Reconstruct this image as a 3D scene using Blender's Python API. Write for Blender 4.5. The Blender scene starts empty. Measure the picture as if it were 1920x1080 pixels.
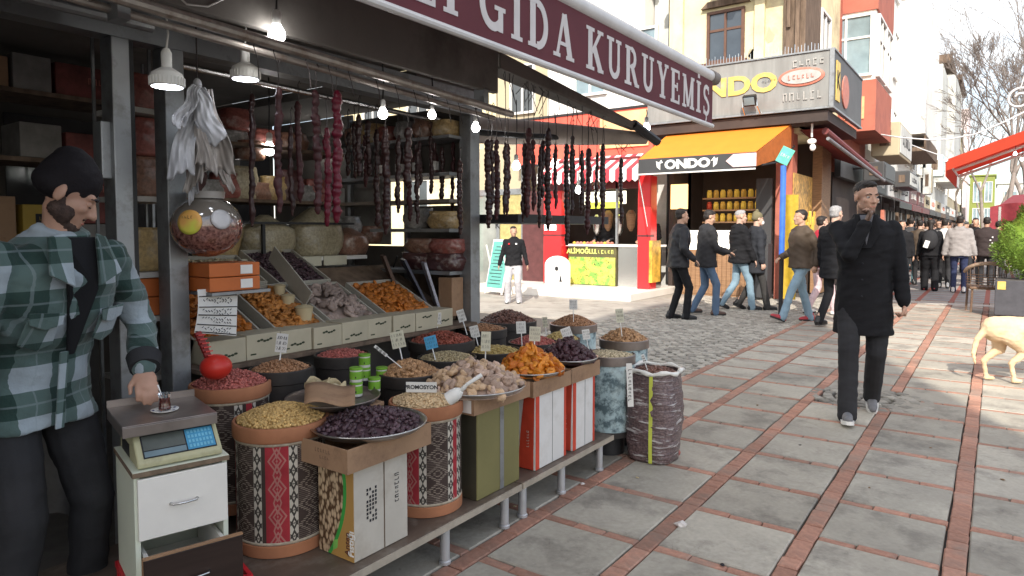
import bpy, math, random
import numpy as np
from mathutils import Vector, Matrix
rnd = random.Random(7); nr = np.random.RandomState(7)
sc = bpy.context.scene
C = sc.collection
PI = math.pi
# ------------------------------------------------------------ camera, sky, sun, exposure
YAW, PIT = math.radians(35.6), math.radians(3.0)
cam_d = bpy.data.cameras.new('camera'); cam = bpy.data.objects.new('camera', cam_d); C.objects.link(cam)
cam.location = (0, 0, 1.42); cam.rotation_euler = (PI/2 - PIT, 0, YAW)
cam_d.sensor_width = 36; cam_d.lens = 1265/1920*36; cam_d.shift_y = -41.7/1920
cam_d.clip_start = .05; cam_d.clip_end = 600
sc.camera = cam
SUN_EL = math.radians(36); SX, SY = .40, -.9165
w = bpy.data.worlds.new('World'); sc.world = w; w.use_nodes = True
nt = w.node_tree; nt.nodes.clear()
def nn(t, **k):
    n = nt.nodes.new(t)
    for a, b in k.items(): setattr(n, a, b)
    return n
sky = nn('ShaderNodeTexSky', sky_type='NISHITA', sun_disc=False, sun_elevation=SUN_EL, sun_rotation=math.atan2(SX, SY), air_density=1.0, dust_density=1.5)
bg = nn('ShaderNodeBackground'); bg.inputs[1].default_value = .15
out = nn('ShaderNodeOutputWorld'); tc = nn('ShaderNodeTexCoord'); mp = nn('ShaderNodeMapping'); mp.inputs['Scale'].default_value = (1.2, 1.2, 3.2)
no = nn('ShaderNodeTexNoise'); no.inputs['Scale'].default_value = 1.7; no.inputs['Detail'].default_value = 7; no.inputs['Roughness'].default_value = .55
cr = nn('ShaderNodeValToRGB'); cr.color_ramp.elements[0].position = .42; cr.color_ramp.elements[1].position = .64
mx = nn('ShaderNodeMix', data_type='RGBA'); mx.inputs[7].default_value = (7.6, 7.3, 6.7, 1)
L = nt.links.new
L(tc.outputs['Generated'], mp.inputs[0]); L(mp.outputs[0], no.inputs['Vector']); L(no.outputs[0], cr.inputs[0])
L(cr.outputs[0], mx.inputs[0]); L(sky.outputs[0], mx.inputs[6]); L(mx.outputs[2], bg.inputs[0]); L(bg.outputs[0], out.inputs[0])
sd = bpy.data.lights.new('sun', 'SUN'); sd.energy = 3.3; sd.angle = math.radians(.53); sd.color = (1, .93, .82)
so = bpy.data.objects.new('sun', sd); C.objects.link(so); so.location = (20, -40, 40)
so.rotation_euler = Vector((SX*math.cos(SUN_EL), SY*math.cos(SUN_EL), math.sin(SUN_EL))).to_track_quat('Z', 'Y').to_euler()
vs = sc.view_settings; vs.view_transform = 'Standard'; vs.look = 'None'; vs.gamma = 1; vs.use_curve_mapping = False
vs.exposure = .9
sc.cycles.max_bounces = 6; sc.cycles.transparent_max_bounces = 12

# ------------------------------------------------------------ node expressions and materials
class E:
    def __init__(s, t, o): s.t = t; s.o = o
    def _m(s, op, b=None, c=None):
        n = s.t.nodes.new('ShaderNodeMath'); n.operation = op; s.t.links.new(s.o, n.inputs[0])
        for i, v in ((1, b), (2, c)):
            if v is None: continue
            if isinstance(v, E): s.t.links.new(v.o, n.inputs[i])
            else: n.inputs[i].default_value = v
        return E(s.t, n.outputs[0])
    def __add__(s, b): return s._m('ADD', b)
    def __sub__(s, b): return s._m('SUBTRACT', b)
    def __mul__(s, b): return s._m('MULTIPLY', b)
    def frac(s): return s._m('FRACT')
    def floor(s): return s._m('FLOOR')
    def abs(s): return s._m('ABSOLUTE')
    def sin(s): return s._m('SINE')
    def lt(s, b): return s._m('LESS_THAN', b)
    def gt(s, b): return s._m('GREATER_THAN', b)
    def mx(s, b): return s._m('MAXIMUM', b)
    def mn(s, b): return s._m('MINIMUM', b)
    def inv(s): return s._m('SUBTRACT').neg1() if False else s*(-1.)+1.
class Mat:
    def __init__(s, name, rough=.7, metal=0, spec=.4):
        s.m = bpy.data.materials.new(name); s.m.use_nodes = True; s.t = s.m.node_tree
        s.b = s.t.nodes['Principled BSDF']; s.b.inputs['Roughness'].default_value = rough
        s.b.inputs['Metallic'].default_value = metal; s.b.inputs['Specular IOR Level'].default_value = spec
    def n(s, t, **k):
        n = s.t.nodes.new(t)
        for a, b in k.items(): setattr(n, a, b)
        return n
    def lk(s, a, b): s.t.links.new(a.o if isinstance(a, E) else a, b)
    def co(s, kind='Object'):
        if not hasattr(s, '_tc'): s._tc = s.n('ShaderNodeTexCoord')
        return s._tc.outputs[kind]
    def xyz(s, kind='Object'):
        q = s.n('ShaderNodeSeparateXYZ'); s.lk(s.co(kind), q.inputs[0]); return [E(s.t, o) for o in q.outputs]
    def pos(s): q = s.n('ShaderNodeNewGeometry'); return q.outputs['Position']
    def pnoise(s, scale=1, detail=5, rough=.6):
        q = s.n('ShaderNodeTexNoise'); q.inputs['Scale'].default_value = scale; q.inputs['Detail'].default_value = detail; q.inputs['Roughness'].default_value = rough
        s.lk(s.pos(), q.inputs['Vector']); return E(s.t, q.outputs[0])
    def noise(s, scale=5, detail=4, kind='Object', sc3=None, rough=.6):
        q = s.n('ShaderNodeTexNoise'); q.inputs['Scale'].default_value = scale; q.inputs['Detail'].default_value = detail; q.inputs['Roughness'].default_value = rough
        v = s.co(kind)
        if sc3:
            mp = s.n('ShaderNodeMapping'); mp.inputs['Scale'].default_value = sc3; s.lk(v, mp.inputs[0]); v = mp.outputs[0]
        s.lk(v, q.inputs['Vector']); return E(s.t, q.outputs[0])
    def rgb(s, c):
        q = s.n('ShaderNodeRGB'); q.outputs[0].default_value = (*c, 1); return q.outputs[0]
    def mix(s, f, a, b, blend='MIX'):
        q = s.n('ShaderNodeMix', data_type='RGBA', blend_type=blend)
        for v, i in ((f, 0), (a, 6), (b, 7)):
            if isinstance(v, (E,)): s.t.links.new(v.o, q.inputs[i])
            elif isinstance(v, (tuple, list)): q.inputs[i].default_value = (*v, 1)
            elif isinstance(v, (int, float)): q.inputs[i].default_value = v
            else: s.t.links.new(v, q.inputs[i])
        return q.outputs[2]
    def ramp(s, f, lo, hi):
        q = s.n('ShaderNodeMapRange'); q.inputs[1].default_value = lo; q.inputs[2].default_value = hi; s.lk(f, q.inputs[0]); return E(s.t, q.outputs[0])
    def isl(s): q = s.n('ShaderNodeNewGeometry'); return E(s.t, q.outputs['Random Per Island'])
    def ornd(s): q = s.n('ShaderNodeObjectInfo'); return E(s.t, q.outputs['Random'])
    def val(s, f, col, amt):     # scale the value of a colour by 1 +- amt following f (0..1)
        q = s.n('ShaderNodeHueSaturation'); s.lk((f*(2*amt))+(1-amt), q.inputs['Value']); s.lk(col, q.inputs['Color']); return q.outputs[0]
    def base(s, c): s.lk(c, s.b.inputs['Base Color']); return s
    def bump(s, f, st=.3, d=.01):
        q = s.n('ShaderNodeBump'); q.inputs['Strength'].default_value = st; q.inputs['Distance'].default_value = d
        s.lk(f, q.inputs['Height']); s.lk(q.outputs[0], s.b.inputs['Normal']); return s
def M(name, col, rough=.7, metal=0, spec=.4, var=.18, scale=9, bump=0, bs=80, isl=0, ob=0, kind='Object', emit=0, trans=0, alpha=1, sc3=None, dirt=None, sheen=0):
    m = Mat(name, rough, metal, spec)
    c = m.rgb(col)
    if var: c = m.val(m.ramp(m.noise(scale, 5, kind, sc3), .3, .7), c, var)
    if dirt: c = m.mix(m.ramp(m.noise(dirt[1], 6, kind, rough=.7), .5, .72), c, dirt[0])
    if isl: c = m.val(m.isl(), c, isl)
    if ob: c = m.val(m.ornd(), c, ob)
    m.base(c)
    if bump: m.bump(m.noise(bs, 3, kind), bump, .004)
    if emit: m.b.inputs['Emission Color'].default_value = (*col, 1); m.b.inputs['Emission Strength'].default_value = emit
    if trans: m.b.inputs['Transmission Weight'].default_value = trans
    if alpha < 1: m.b.inputs['Alpha'].default_value = alpha
    if sheen: m.b.inputs['Sheen Weight'].default_value = sheen
    return m.m

# ------------------------------------------------------------ mesh building
def Rz(a): c, s = math.cos(a), math.sin(a); return np.array([[c, -s, 0], [s, c, 0], [0, 0, 1.]])
def Rx(a): c, s = math.cos(a), math.sin(a); return np.array([[1., 0, 0], [0, c, -s], [0, s, c]])
def Ry(a): c, s = math.cos(a), math.sin(a); return np.array([[c, 0, s], [0, 1., 0], [-s, 0, c]])
def V(*a): return np.array(a, float)
def unit(v): v = np.asarray(v, float); return v/max(1e-9, np.linalg.norm(v))
def frame(d):
    d = unit(d); a = V(0, 0, 1) if abs(d[2]) < .9 else V(1, 0, 0)
    x = unit(np.cross(a, d)); return x, np.cross(d, x), d
def _ico(n):
    import bmesh
    b = bmesh.new(); bmesh.ops.create_icosphere(b, subdivisions=n, radius=1)
    v = np.array([q.co[:] for q in b.verts]); f = [[q.index for q in p.verts] for p in b.faces]; b.free(); return v, f
ICO = {1: _ico(1), 2: _ico(2), 3: _ico(3)}
class MB:
    def __init__(s): s.v = []; s.f = []; s.uv = None; s.n = 0
    def add(s, vs, fs):
        vs = np.asarray(vs, float).reshape(-1, 3); n = s.n; s.v.append(vs); s.n += len(vs)
        s.f.extend([[i+n for i in f] for f in fs]); return s
    def box(s, a, b):
        x0, y0, z0 = a; x1, y1, z1 = b
        return s.add([(x0,y0,z0),(x1,y0,z0),(x1,y1,z0),(x0,y1,z0),(x0,y0,z1),(x1,y0,z1),(x1,y1,z1),(x0,y1,z1)],
                     [(0,3,2,1),(4,5,6,7),(0,1,5,4),(1,2,6,5),(2,3,7,6),(3,0,4,7)])
    def ob(s, c, size, R=None):
        m = MB().box(-np.array(size)/2, np.array(size)/2); v = m.v[0]
        if R is not None: v = v @ R.T
        return s.add(v+np.array(c), m.f)
    def beam(s, a, b, w, h):
        a = np.array(a, float); b = np.array(b, float); x, y, d = frame(b-a); l = np.linalg.norm(b-a)
        return s.ob((a+b)/2, (w, h, l), np.array([x, y, d]).T)
    def tube(s, pts, r, n=8, caps=True):
        pts = [np.array(p, float) for p in pts]; k = len(pts); rs = r if hasattr(r, '__len__') else [r]*k
        vs = []; px = None
        for i, p in enumerate(pts):
            d = unit(pts[min(i+1, k-1)]-pts[max(i-1, 0)])
            if px is None: x, y, _ = frame(d)
            else: x = unit(px-d*np.dot(px, d)); y = np.cross(d, x)
            px = x
            for j in range(n):
                a = 2*PI*j/n; vs.append(p+rs[i]*(math.cos(a)*x+math.sin(a)*y))
        fs = [(i*n+j, i*n+(j+1) % n, (i+1)*n+(j+1) % n, (i+1)*n+j) for i in range(k-1) for j in range(n)]
        if caps: fs += [tuple(range(n))[::-1], tuple((k-1)*n+j for j in range(n))]
        return s.add(vs, fs)
    def lathe(s, prof, n=24, c=(0,0,0), R=None, sx=1, sy=1):
        vs = []
        for r_, z in prof:
            for j in range(n):
                a = 2*PI*j/n; vs.append((r_*math.cos(a)*sx, r_*math.sin(a)*sy, z))
        vs = np.array(vs)
        if R is not None: vs = vs @ R.T
        k = len(prof)
        fs = [(i*n+j, i*n+(j+1) % n, (i+1)*n+(j+1) % n, (i+1)*n+j) for i in range(k-1) for j in range(n)]
        if prof[0][0] > 1e-4: fs.append(tuple(range(n))[::-1])
        if prof[-1][0] > 1e-4: fs.append(tuple((k-1)*n+j for j in range(n)))
        return s.add(vs+np.array(c), fs)
    def open_lathe(s, prof, n=24, c=(0,0,0)):
        m = len(s.f); s.lathe(prof, n, c); s.f = [f for i, f in enumerate(s.f) if i < m or len(f) == 4]; return s
    def prism(s, poly, ext):      # planar polygon (3d points) extruded by vector
        p = np.array(poly, float); k = len(p); e = np.array(ext, float)
        return s.add(np.vstack([p, p+e]), [tuple(range(k))[::-1], tuple(range(k, 2*k))]+[(i, (i+1) % k, k+(i+1) % k, k+i) for i in range(k)])
    def ell(s, c, r, q=2, R=None):
        v, f = ICO[q]; v = v*np.array(r if hasattr(r, '__len__') else (r, r, r))
        if R is not None: v = v @ R.T
        return s.add(v+np.array(c), f)
    def cap(s, a, b, ra, rb=None, n=12):  # tapered capsule, closed
        rb = ra if rb is None else rb; a = np.array(a, float); b = np.array(b, float)
        x, y, d = frame(b-a) if np.linalg.norm(b-a) > 1e-6 else (V(1,0,0), V(0,1,0), V(0,0,1)); l = np.linalg.norm(b-a)
        pr = [(0.001, -ra)]+[(ra*math.cos(t), ra*math.sin(t)) for t in (-1.1, -.6, -.2)]+[(rb*math.cos(t), l+rb*math.sin(t)) for t in (.2, .6, 1.1)]+[(0.001, l+rb)]
        return s.lathe(pr, n, a, np.array([x, y, d]).T)
    def grid(s, fn, nu, nv):      # fn(u,v)->xyz
        vs = [fn(i/nu, j/nv) for j in range(nv+1) for i in range(nu+1)]
        return s.add(vs, [(j*(nu+1)+i, j*(nu+1)+i+1, (j+1)*(nu+1)+i+1, (j+1)*(nu+1)+i) for j in range(nv) for i in range(nu)])
    def xf(s, R=None, t=(0,0,0)):
        s.v = [(v @ R.T if R is not None else v)+np.array(t) for v in s.v]; return s
    def merge(s, o):
        for v in o.v: pass
        allv = np.vstack(o.v); return s.add(allv, o.f)
    def mesh(s, name, smooth=False, off=None):
        me = bpy.data.meshes.new(name); v = np.vstack(s.v)
        if off is not None: v = v-np.array(off)
        me.from_pydata(v.tolist(), [], s.f)
        if smooth: me.polygons.foreach_set('use_smooth', [True]*len(me.polygons))
        return me
def smooth_angle(me, ang=.6):
    me.polygons.foreach_set('use_smooth', [True]*len(me.polygons))
    try: me.set_sharp_from_angle(angle=ang)
    except Exception: pass
def tag(o, label=None, cat=None, group=None, kind=None):
    if label: o['label'] = label
    if cat: o['category'] = cat
    if group: o['group'] = group
    if kind: o['kind'] = kind
    return o
def T(name, label, cat, loc=(0,0,0), rz=0, group=None):
    o = bpy.data.objects.new(name, None); C.objects.link(o); o.empty_display_size = .1
    o.location = tuple(float(q) for q in loc); o.rotation_euler = (0, 0, rz)
    return tag(o, label, cat, group)
def obj(name, mb, m, parent=None, smooth=0, bev=0, world=False, loc=None, rot=None, seg=2, label=None, kind=None):
    """smooth: 0 flat, 1 all smooth, 2 by angle; world: mesh coordinates are world ones"""
    if isinstance(mb, MB):
        off = parent.location if (world and parent is not None) else None
        me = mb.mesh(name, smooth == 1, off)
        if smooth == 2: smooth_angle(me)
    else: me = mb
    if m is not None and not len(me.materials): me.materials.append(m)
    o = bpy.data.objects.new(name, me); C.objects.link(o)
    if parent is not None: o.parent = parent
    if loc is not None: o.location = tuple(float(q) for q in loc)
    if rot is not None: o.rotation_euler = rot
    if bev:
        b = o.modifiers.new('bevel', 'BEVEL'); b.width = bev; b.segments = seg; b.limit_method = 'ANGLE'; b.harden_normals = False
    if label: o['label'] = label
    if kind: o['kind'] = kind
    return o
def kids(o): return [c for c in C.objects if c.parent == o]
def dup(root, loc, rz=None, label=None, group=None, parent=None):
    r = root.copy(); C.objects.link(r); r.location = tuple(float(q) for q in loc)
    if rz is not None: r.rotation_euler = (0, 0, rz)
    if label: r['label'] = label
    if group: r['group'] = group
    for ch in root.children:
        c = ch.copy(); C.objects.link(c); c.parent = r
        for g in ch.children:
            d = g.copy(); C.objects.link(d); d.parent = c
    return r
def struct(name, mb, m, **k):
    o = obj(name, mb, m, **k); o['kind'] = 'structure'; return o
def text(name, s, size, m, parent, o, right, up, ext=.002, bold=0, align='CENTER', sx=1, world=False, label=None):
    cu = bpy.data.curves.new(name, 'FONT'); cu.body = s; cu.size = size; cu.extrude = ext/2; cu.offset = bold; cu.align_x = align; cu.align_y = 'CENTER'; cu.resolution_u = 3
    ob = bpy.data.objects.new(name, cu); C.objects.link(ob)
    me = bpy.data.meshes.new_from_object(ob.evaluated_get(bpy.context.evaluated_depsgraph_get()))
    bpy.data.objects.remove(ob)
    r = unit(right); u = unit(up); n = np.cross(r, u)
    v = np.zeros(len(me.vertices)*3); me.vertices.foreach_get('co', v); v = v.reshape(-1, 3)
    v = np.outer(v[:, 0]*sx, r)+np.outer(v[:, 1], u)+np.outer(v[:, 2], n)+np.array(o)
    if world and parent is not None: v = v-np.array(parent.location)
    me.vertices.foreach_set('co', v.ravel()); me.update(); me.materials.clear()
    return obj(name, me, m, parent, label=label)
def wob(v, amp, fr, seed=0):      # cheap smooth noise for organic displacement
    r = np.random.RandomState(seed); o = np.zeros(len(v))
    for k in range(5):
        d = r.normal(size=3); d /= np.linalg.norm(d); f = fr*(1.6**k)*.6
        o += np.sin(v @ d*f*2*PI+r.rand()*6.28+1.5*np.sin(v @ r.normal(size=3)*f*1.3))*(.62**k)
    return o*amp*.6
CF = V(-math.sin(YAW)*math.cos(PIT), math.cos(YAW)*math.cos(PIT), -math.sin(PIT)); CU = V(-math.sin(YAW)*math.sin(PIT), math.cos(YAW)*math.sin(PIT), math.cos(PIT)); CR = V(math.cos(YAW), math.sin(YAW), 0)
def _ray(px, py): return CF+(px-960)/1265*CR+(498.3-py)/1265*CU
def PZ(px, py, z): d = _ray(px, py); return V(0,0,1.42)+d*(z-1.42)/d[2]
def PX(px, py, x): d = _ray(px, py); return V(0,0,1.42)+d*x/d[0]
def PY(px, py, y): d = _ray(px, py); return V(0,0,1.42)+d*y/d[1]

def chunks(mb):
    out_ = []; st = 0; k = 0
    for v in mb.v:
        en = st+len(v); g = MB(); fs = []
        while k < len(mb.f) and mb.f[k][0] < en: fs.append([i-st for i in mb.f[k]]); k += 1
        g.add(v, fs); out_.append(g); st = en
    return out_
def marks(name, m, th, o, right, up, wd, ht, n, seed=0, dep=.002):
    """illegible print: a row of small strokes"""
    r = random.Random(seed); R_ = unit(right); U_ = unit(up); N_ = np.cross(R_, U_); g = MB(); o = np.array(o, float); x = -wd/2; st = wd/n
    for i in range(n):
        w_ = st*r.uniform(.45,.75); h = ht*r.uniform(.6,1); c0 = o+R_*(x+st/2); k = r.choice((0,1,2))
        def bar(cx, cz, bw, bh):
            c1 = c0+R_*cx+U_*cz; g.add([c1+R_*a*bw/2*.8+U_*b*bh/2+N_*d*dep for d in (0,1) for a, b in ((-1,-1),(1,-1),(1,1),(-1,1))], [(0,3,2,1),(4,5,6,7),(0,1,5,4),(1,2,6,5),(2,3,7,6),(3,0,4,7)])
        t_ = w_*.3; bar(-w_/2+t_/2, 0, t_, h)
        if k: bar(t_/2, h/2-t_/2, w_-t_, t_)
        if k == 2: bar(w_/2-t_/2, -t_*.6, t_*.9, h-t_*1.2)
        else: bar(t_/2, -h*.5+t_/2, w_-t_, t_)
        x += st
    return obj(name, g, m, th, world=True, kind='stuff')
# ------------------------------------------------------------ common materials
m_white = M('white_paint', (.75,.74,.71), .5, var=.08, scale=3)
m_alu = M('aluminium', (.30,.31,.32), .45, .6, var=.12, scale=4, dirt=((.16,.15,.14), 7))
m_steel = M('steel', (.62,.62,.62), .25, 1, var=.1, scale=30)
m_dark = M('dark_metal', (.035,.035,.037), .5, .3, var=.2)
m_black = M('black_plastic', (.02,.02,.021), .45, var=.2)
m_glass = M('glass', (.9,.95,.95), .05, 0, .5, var=0, trans=1)
def windowglass(name, col=(.05,.06,.07)):
    return M(name, col, .08, 0, .8, var=.35, scale=1.2)
m_win = windowglass('window_glass'); m_winb = windowglass('window_glass_blue', (.22,.30,.34))
m_card = M('brown_cardboard', (.32,.195,.115), .8, var=.12, scale=6, bump=.1, dirt=((.22,.13,.08), 9))
m_paper = M('white_paper', (.72,.71,.68), .8, var=.06)
m_ink = M('black_ink', (.02,.02,.025), .8, var=0)
m_red = M('red_panel', (.62,.02,.025), .4, var=.1, scale=3)
m_concrete = M('concrete', (.36,.34,.31), .9, var=.15, scale=2, bump=.2, dirt=((.2,.19,.17), 3))
m_wood = M('wood', (.28,.16,.085), .6, var=.25, scale=6, sc3=(1,1,8))

# ------------------------------------------------------------ ground and paving
m_mortar = M('dark_joint_sand', (.085,.075,.068), .95, var=.3, scale=20, bump=.4)
m = Mat('far_paving', .85)
X, Y, Z = m.xyz()
bx = ((X+.10)*(1/.573)+.5).frac(); bx = (bx-.5).abs().lt(.075); by = (((Y-.66)*(1/.53)).frac()-.5).abs().gt(.44)
cc = m.val(m.ramp(m.noise(3, 6), .3, .7), m.rgb((.30,.295,.28)), .2)
m.base(m.mix(bx.mx(by), cc, (.33,.115,.085))); m_far = m.m
m_lane = M('lane_concrete', (.36,.33,.29), .9, var=.22, scale=1.3, bump=.25, dirt=((.2,.18,.16), 2.2))
struct('ground', MB().box((-150,-60,-.6), (150,260,-.03)), m_mortar)
struct('street', MB().box((-2.43,16.03,-.03), (5,150,0)), m_far)
struct('lane', MB().box((-30,9.3,-.03), (-5.0,19,0)), m_lane)
pav = T('pavement', None, None, (0,0,0)); pav['kind'] = 'structure'
m = Mat('grey_paving_stone', .72, spec=.35)
n1 = m.noise(3.1, 6); n2 = m.noise(38, 4); n3 = m.noise(1.3, 5, rough=.75)
c = m.val(m.ramp(n1, .28, .72), m.rgb((.40,.37,.31)), .16); c = m.val(m.ramp(n2, .3, .7), c, .10)
w1 = m.pnoise(.55, 6, .65); w2 = m.pnoise(2.6, 7, .7); w3 = m.pnoise(11, 5, .7)
c = m.mix(m.ramp(n3, .52, .68)*.4, c, (.17,.155,.135)); c = m.mix(m.ramp(w1, .42, .60)*.5, c, (.21,.19,.16)); c = m.mix(m.ramp(w2, .50, .64)*.6, c, (.135,.12,.105)); c = m.mix(m.ramp(w3, .66, .73)*.55, c, (.09,.08,.075)); w4 = m.pnoise(5, 2, .5); c = m.mix((w4-.5).abs().lt(.003)*m.ramp(w2,.5,.62)*.3, c, (.07,.06,.055)); c = m.mix(m.ramp(w3, .36, .29)*.5, c, (.44,.42,.37)); c = m.val(m.ornd(), c, .19)
m.base(c).bump(n2+n1, .25, .006); m_slab = m.m
# object coordinates repeat on shared meshes: several cut variants keep the stones different
m = Mat('red_paving_brick', .8, spec=.3)
n2 = m.noise(30, 5); c = m.val(m.ramp(n2, .3, .7), m.rgb((.37,.195,.14)), .25); c = m.mix(m.ramp(m.noise(9, 5), .55, .7)*.5, c, (.19,.12,.10)); c = m.mix(m.ramp(m.pnoise(2.2,6,.7), .48, .66)*.6, c, (.22,.19,.16)); c = m.val(m.ornd(), c, .2); c = m.val(m.isl(), c, .16)
m.base(c).bump(n2, .4, .004); m_brick = m.m
PCOL, PROW = .573, .53
def slabmesh(seed, wx, wy, th=.035):
    r = random.Random(seed); g = MB(); b = .006
    x, y = wx/2, wy/2; j = lambda: r.uniform(-.0035, .0035)
    top = [(-x+b+j(), -y+b+j(), 0), (x-b+j(), -y+b+j(), 0), (x-b+j(), y-b+j(), 0), (-x+b+j(), y-b+j(), 0)]
    mid = [(p[0]+math.copysign(b, p[0]), p[1]+math.copysign(b, p[1]), -b) for p in top]; bot = [(p[0], p[1], -th) for p in mid]
    g.add(top+mid+bot, [(0,1,2,3)]+[(4+i, 4+(i+1) % 4, (i+1) % 4, i) for i in range(4)]+[(8+i, 8+(i+1) % 4, 4+(i+1) % 4, 4+i) for i in range(4)])
    return g
slabs = [slabmesh(i, PCOL-.09-.006, PROW-.062).mesh('paving_slab') for i in range(8)]
bricks_l = [slabmesh(50+i, .083, .198).mesh('brick') for i in range(5)]; bricks_s = [slabmesh(70+i, .083, .095).mesh('brick') for i in range(4)]
bricks_c = [slabmesh(90+i, .157, .052).mesh('brick') for i in range(5)]
for me in slabs: me.materials.append(m_slab)
for me in bricks_l+bricks_s+bricks_c: me.materials.append(m_brick)
allb = []; spare = MB()
PATCH = V(-.82, 6.35)     # the round patch of setts under the walking man
def inpatch(x, y, k=1.): return ((x-PATCH[0])/.47)**2+((y-PATCH[1])/.42)**2 < k
def vis(x, y):
    d = x*CF[0]+y*CF[1]
    if d < 1.6: return False
    px = 960+1265*(x*CR[0]+y*CR[1])/d; py = 432+1.42*1265/d
    return -60 < px < 1980 and py < 1180
ns = 0
for i in range(-4, 9):
    x0 = -.10+(i)*PCOL            # band centre
    for j in range(0, 29):
        y0 = .66+j*PROW
        cx, cy = x0+PCOL/2, y0+PROW/2
        if vis(cx, cy) and not inpatch(cx, cy, .55):
            if ns < 290:
                obj('paving_slab', rnd.choice(slabs), None, pav, loc=(cx, cy, rnd.uniform(-.002,.0015)), rot=(rnd.uniform(-.003,.003), rnd.uniform(-.003,.003), rnd.choice((0, PI))+rnd.uniform(-.004,.004))); ns += 1
        for k in range(3):
            allb.append(('c', x0+.045+.0805+k*.161, y0))
    y = .5
    while y < 16:
        s_ = rnd.random() < .35; l = .1 if s_ else .203
        allb.append(('s' if s_ else 'l', x0, y+l/2)); y += l
allb = [b for b in allb if vis(b[1], b[2]) and not inpatch(b[1], b[2], .8)]
allb.sort(key=lambda b: b[1]*CF[0]+b[2]*CF[1]); nb = 0
for t, x, y in allb:
    me = rnd.choice({'c': bricks_c, 's': bricks_s, 'l': bricks_l}[t])
    if nb < 292:
        obj('brick', me, None, pav, loc=(x, y, rnd.uniform(-.003,.002)), rot=(rnd.uniform(-.012,.012), rnd.uniform(-.012,.012), rnd.uniform(-.02,.02))); nb += 1
    else:
        g = slabmesh(rnd.randint(0, 999), *({'c': (.157,.052), 's': (.083,.095), 'l': (.083,.198)}[t])); g.xf(Rz(rnd.uniform(-.02,.02)), (x, y, rnd.uniform(-.003,.002))); spare.merge(g)
obj('far_bricks', spare, m_brick, pav, kind='stuff')
# small setts left of the slabs and in the round patch
m = Mat('grey_cobble', .75, spec=.35); c = m.val(m.isl(), m.rgb((.25,.232,.20)), .3); c = m.val(m.ornd(), c, .3); c = m.val(m.ramp(m.noise(40,4), .3, .7), c, .15); m.base(c).bump(m.noise(60,3), .3, .004); m_cob = m.m
def cobm(r, w=.1, d=.085):
    g = MB(); x, y = w/2, d/2; j = lambda: r.uniform(-.008, .008)
    top = [(-x*.8+j(), -y*.8+j(), .004), (x*.8+j(), -y*.8+j(), .004), (x*.8+j(), y*.8+j(), .004), (-x*.8+j(), y*.8+j(), .004)]
    mid = [(p[0]*1.22, p[1]*1.22, -.006) for p in top]; bot = [(p[0], p[1], -.035) for p in mid]
    return g.add(top+mid+bot, [(0,1,2,3)]+[(4+i, 4+(i+1) % 4, (i+1) % 4, i) for i in range(4)]+[(8+i, 8+(i+1) % 4, 4+(i+1) % 4, 4+i) for i in range(4)])
rc = random.Random(3); cobs = [cobm(rc).mesh('cobble') for _ in range(8)]
for me in cobs: me.materials.append(m_cob)
pos = []
for k in range(1, 5):
    n = 1 if k == 0 else int(2*PI*k*.098/.1)
    for q in range(n): a = 2*PI*q/n+k*.4; pos.append((PATCH[0]+1.08*k*.102*math.cos(a), PATCH[1]+k*.096*math.sin(a), a+PI/2))
pos.append((PATCH[0], PATCH[1], 0))
for j in range(0, 128):
    for i in range(0, 26):
        x = -2.5-.105*i+(.05 if j % 2 else 0); y = 3.6+.092*j+.18*math.sin(i*.55)
        if y < 16.2 and x > -5.1 and vis(x, y) and not (x < -2.2 and y < 4.0): pos.append((x+rc.uniform(-.008,.008), y+rc.uniform(-.008,.008), rc.uniform(-.12,.12)))
pos.sort(key=lambda p: p[0]*CF[0]+p[1]*CF[1]); far = MB()
for k, (x, y, a) in enumerate(pos):
    if k < 280: obj('cobble', rc.choice(cobs), None, pav, loc=(x, y, rc.uniform(-.006,.002)), rot=(rc.uniform(-.04,.04), rc.uniform(-.04,.04), a))
    else: far.merge(cobm(rc).xf(Rz(a), (x, y, rc.uniform(-.006,.002))))
obj('far_cobbles', far, m_cob, pav, kind='stuff')
m_sett = M('pale_stone', (.5,.47,.42), .85, var=.2, scale=3, bump=.2)
struct('drain_kerb', MB().box((-2.4,15.3,-.02), (3,15.62,.006)), m_sett)

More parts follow.
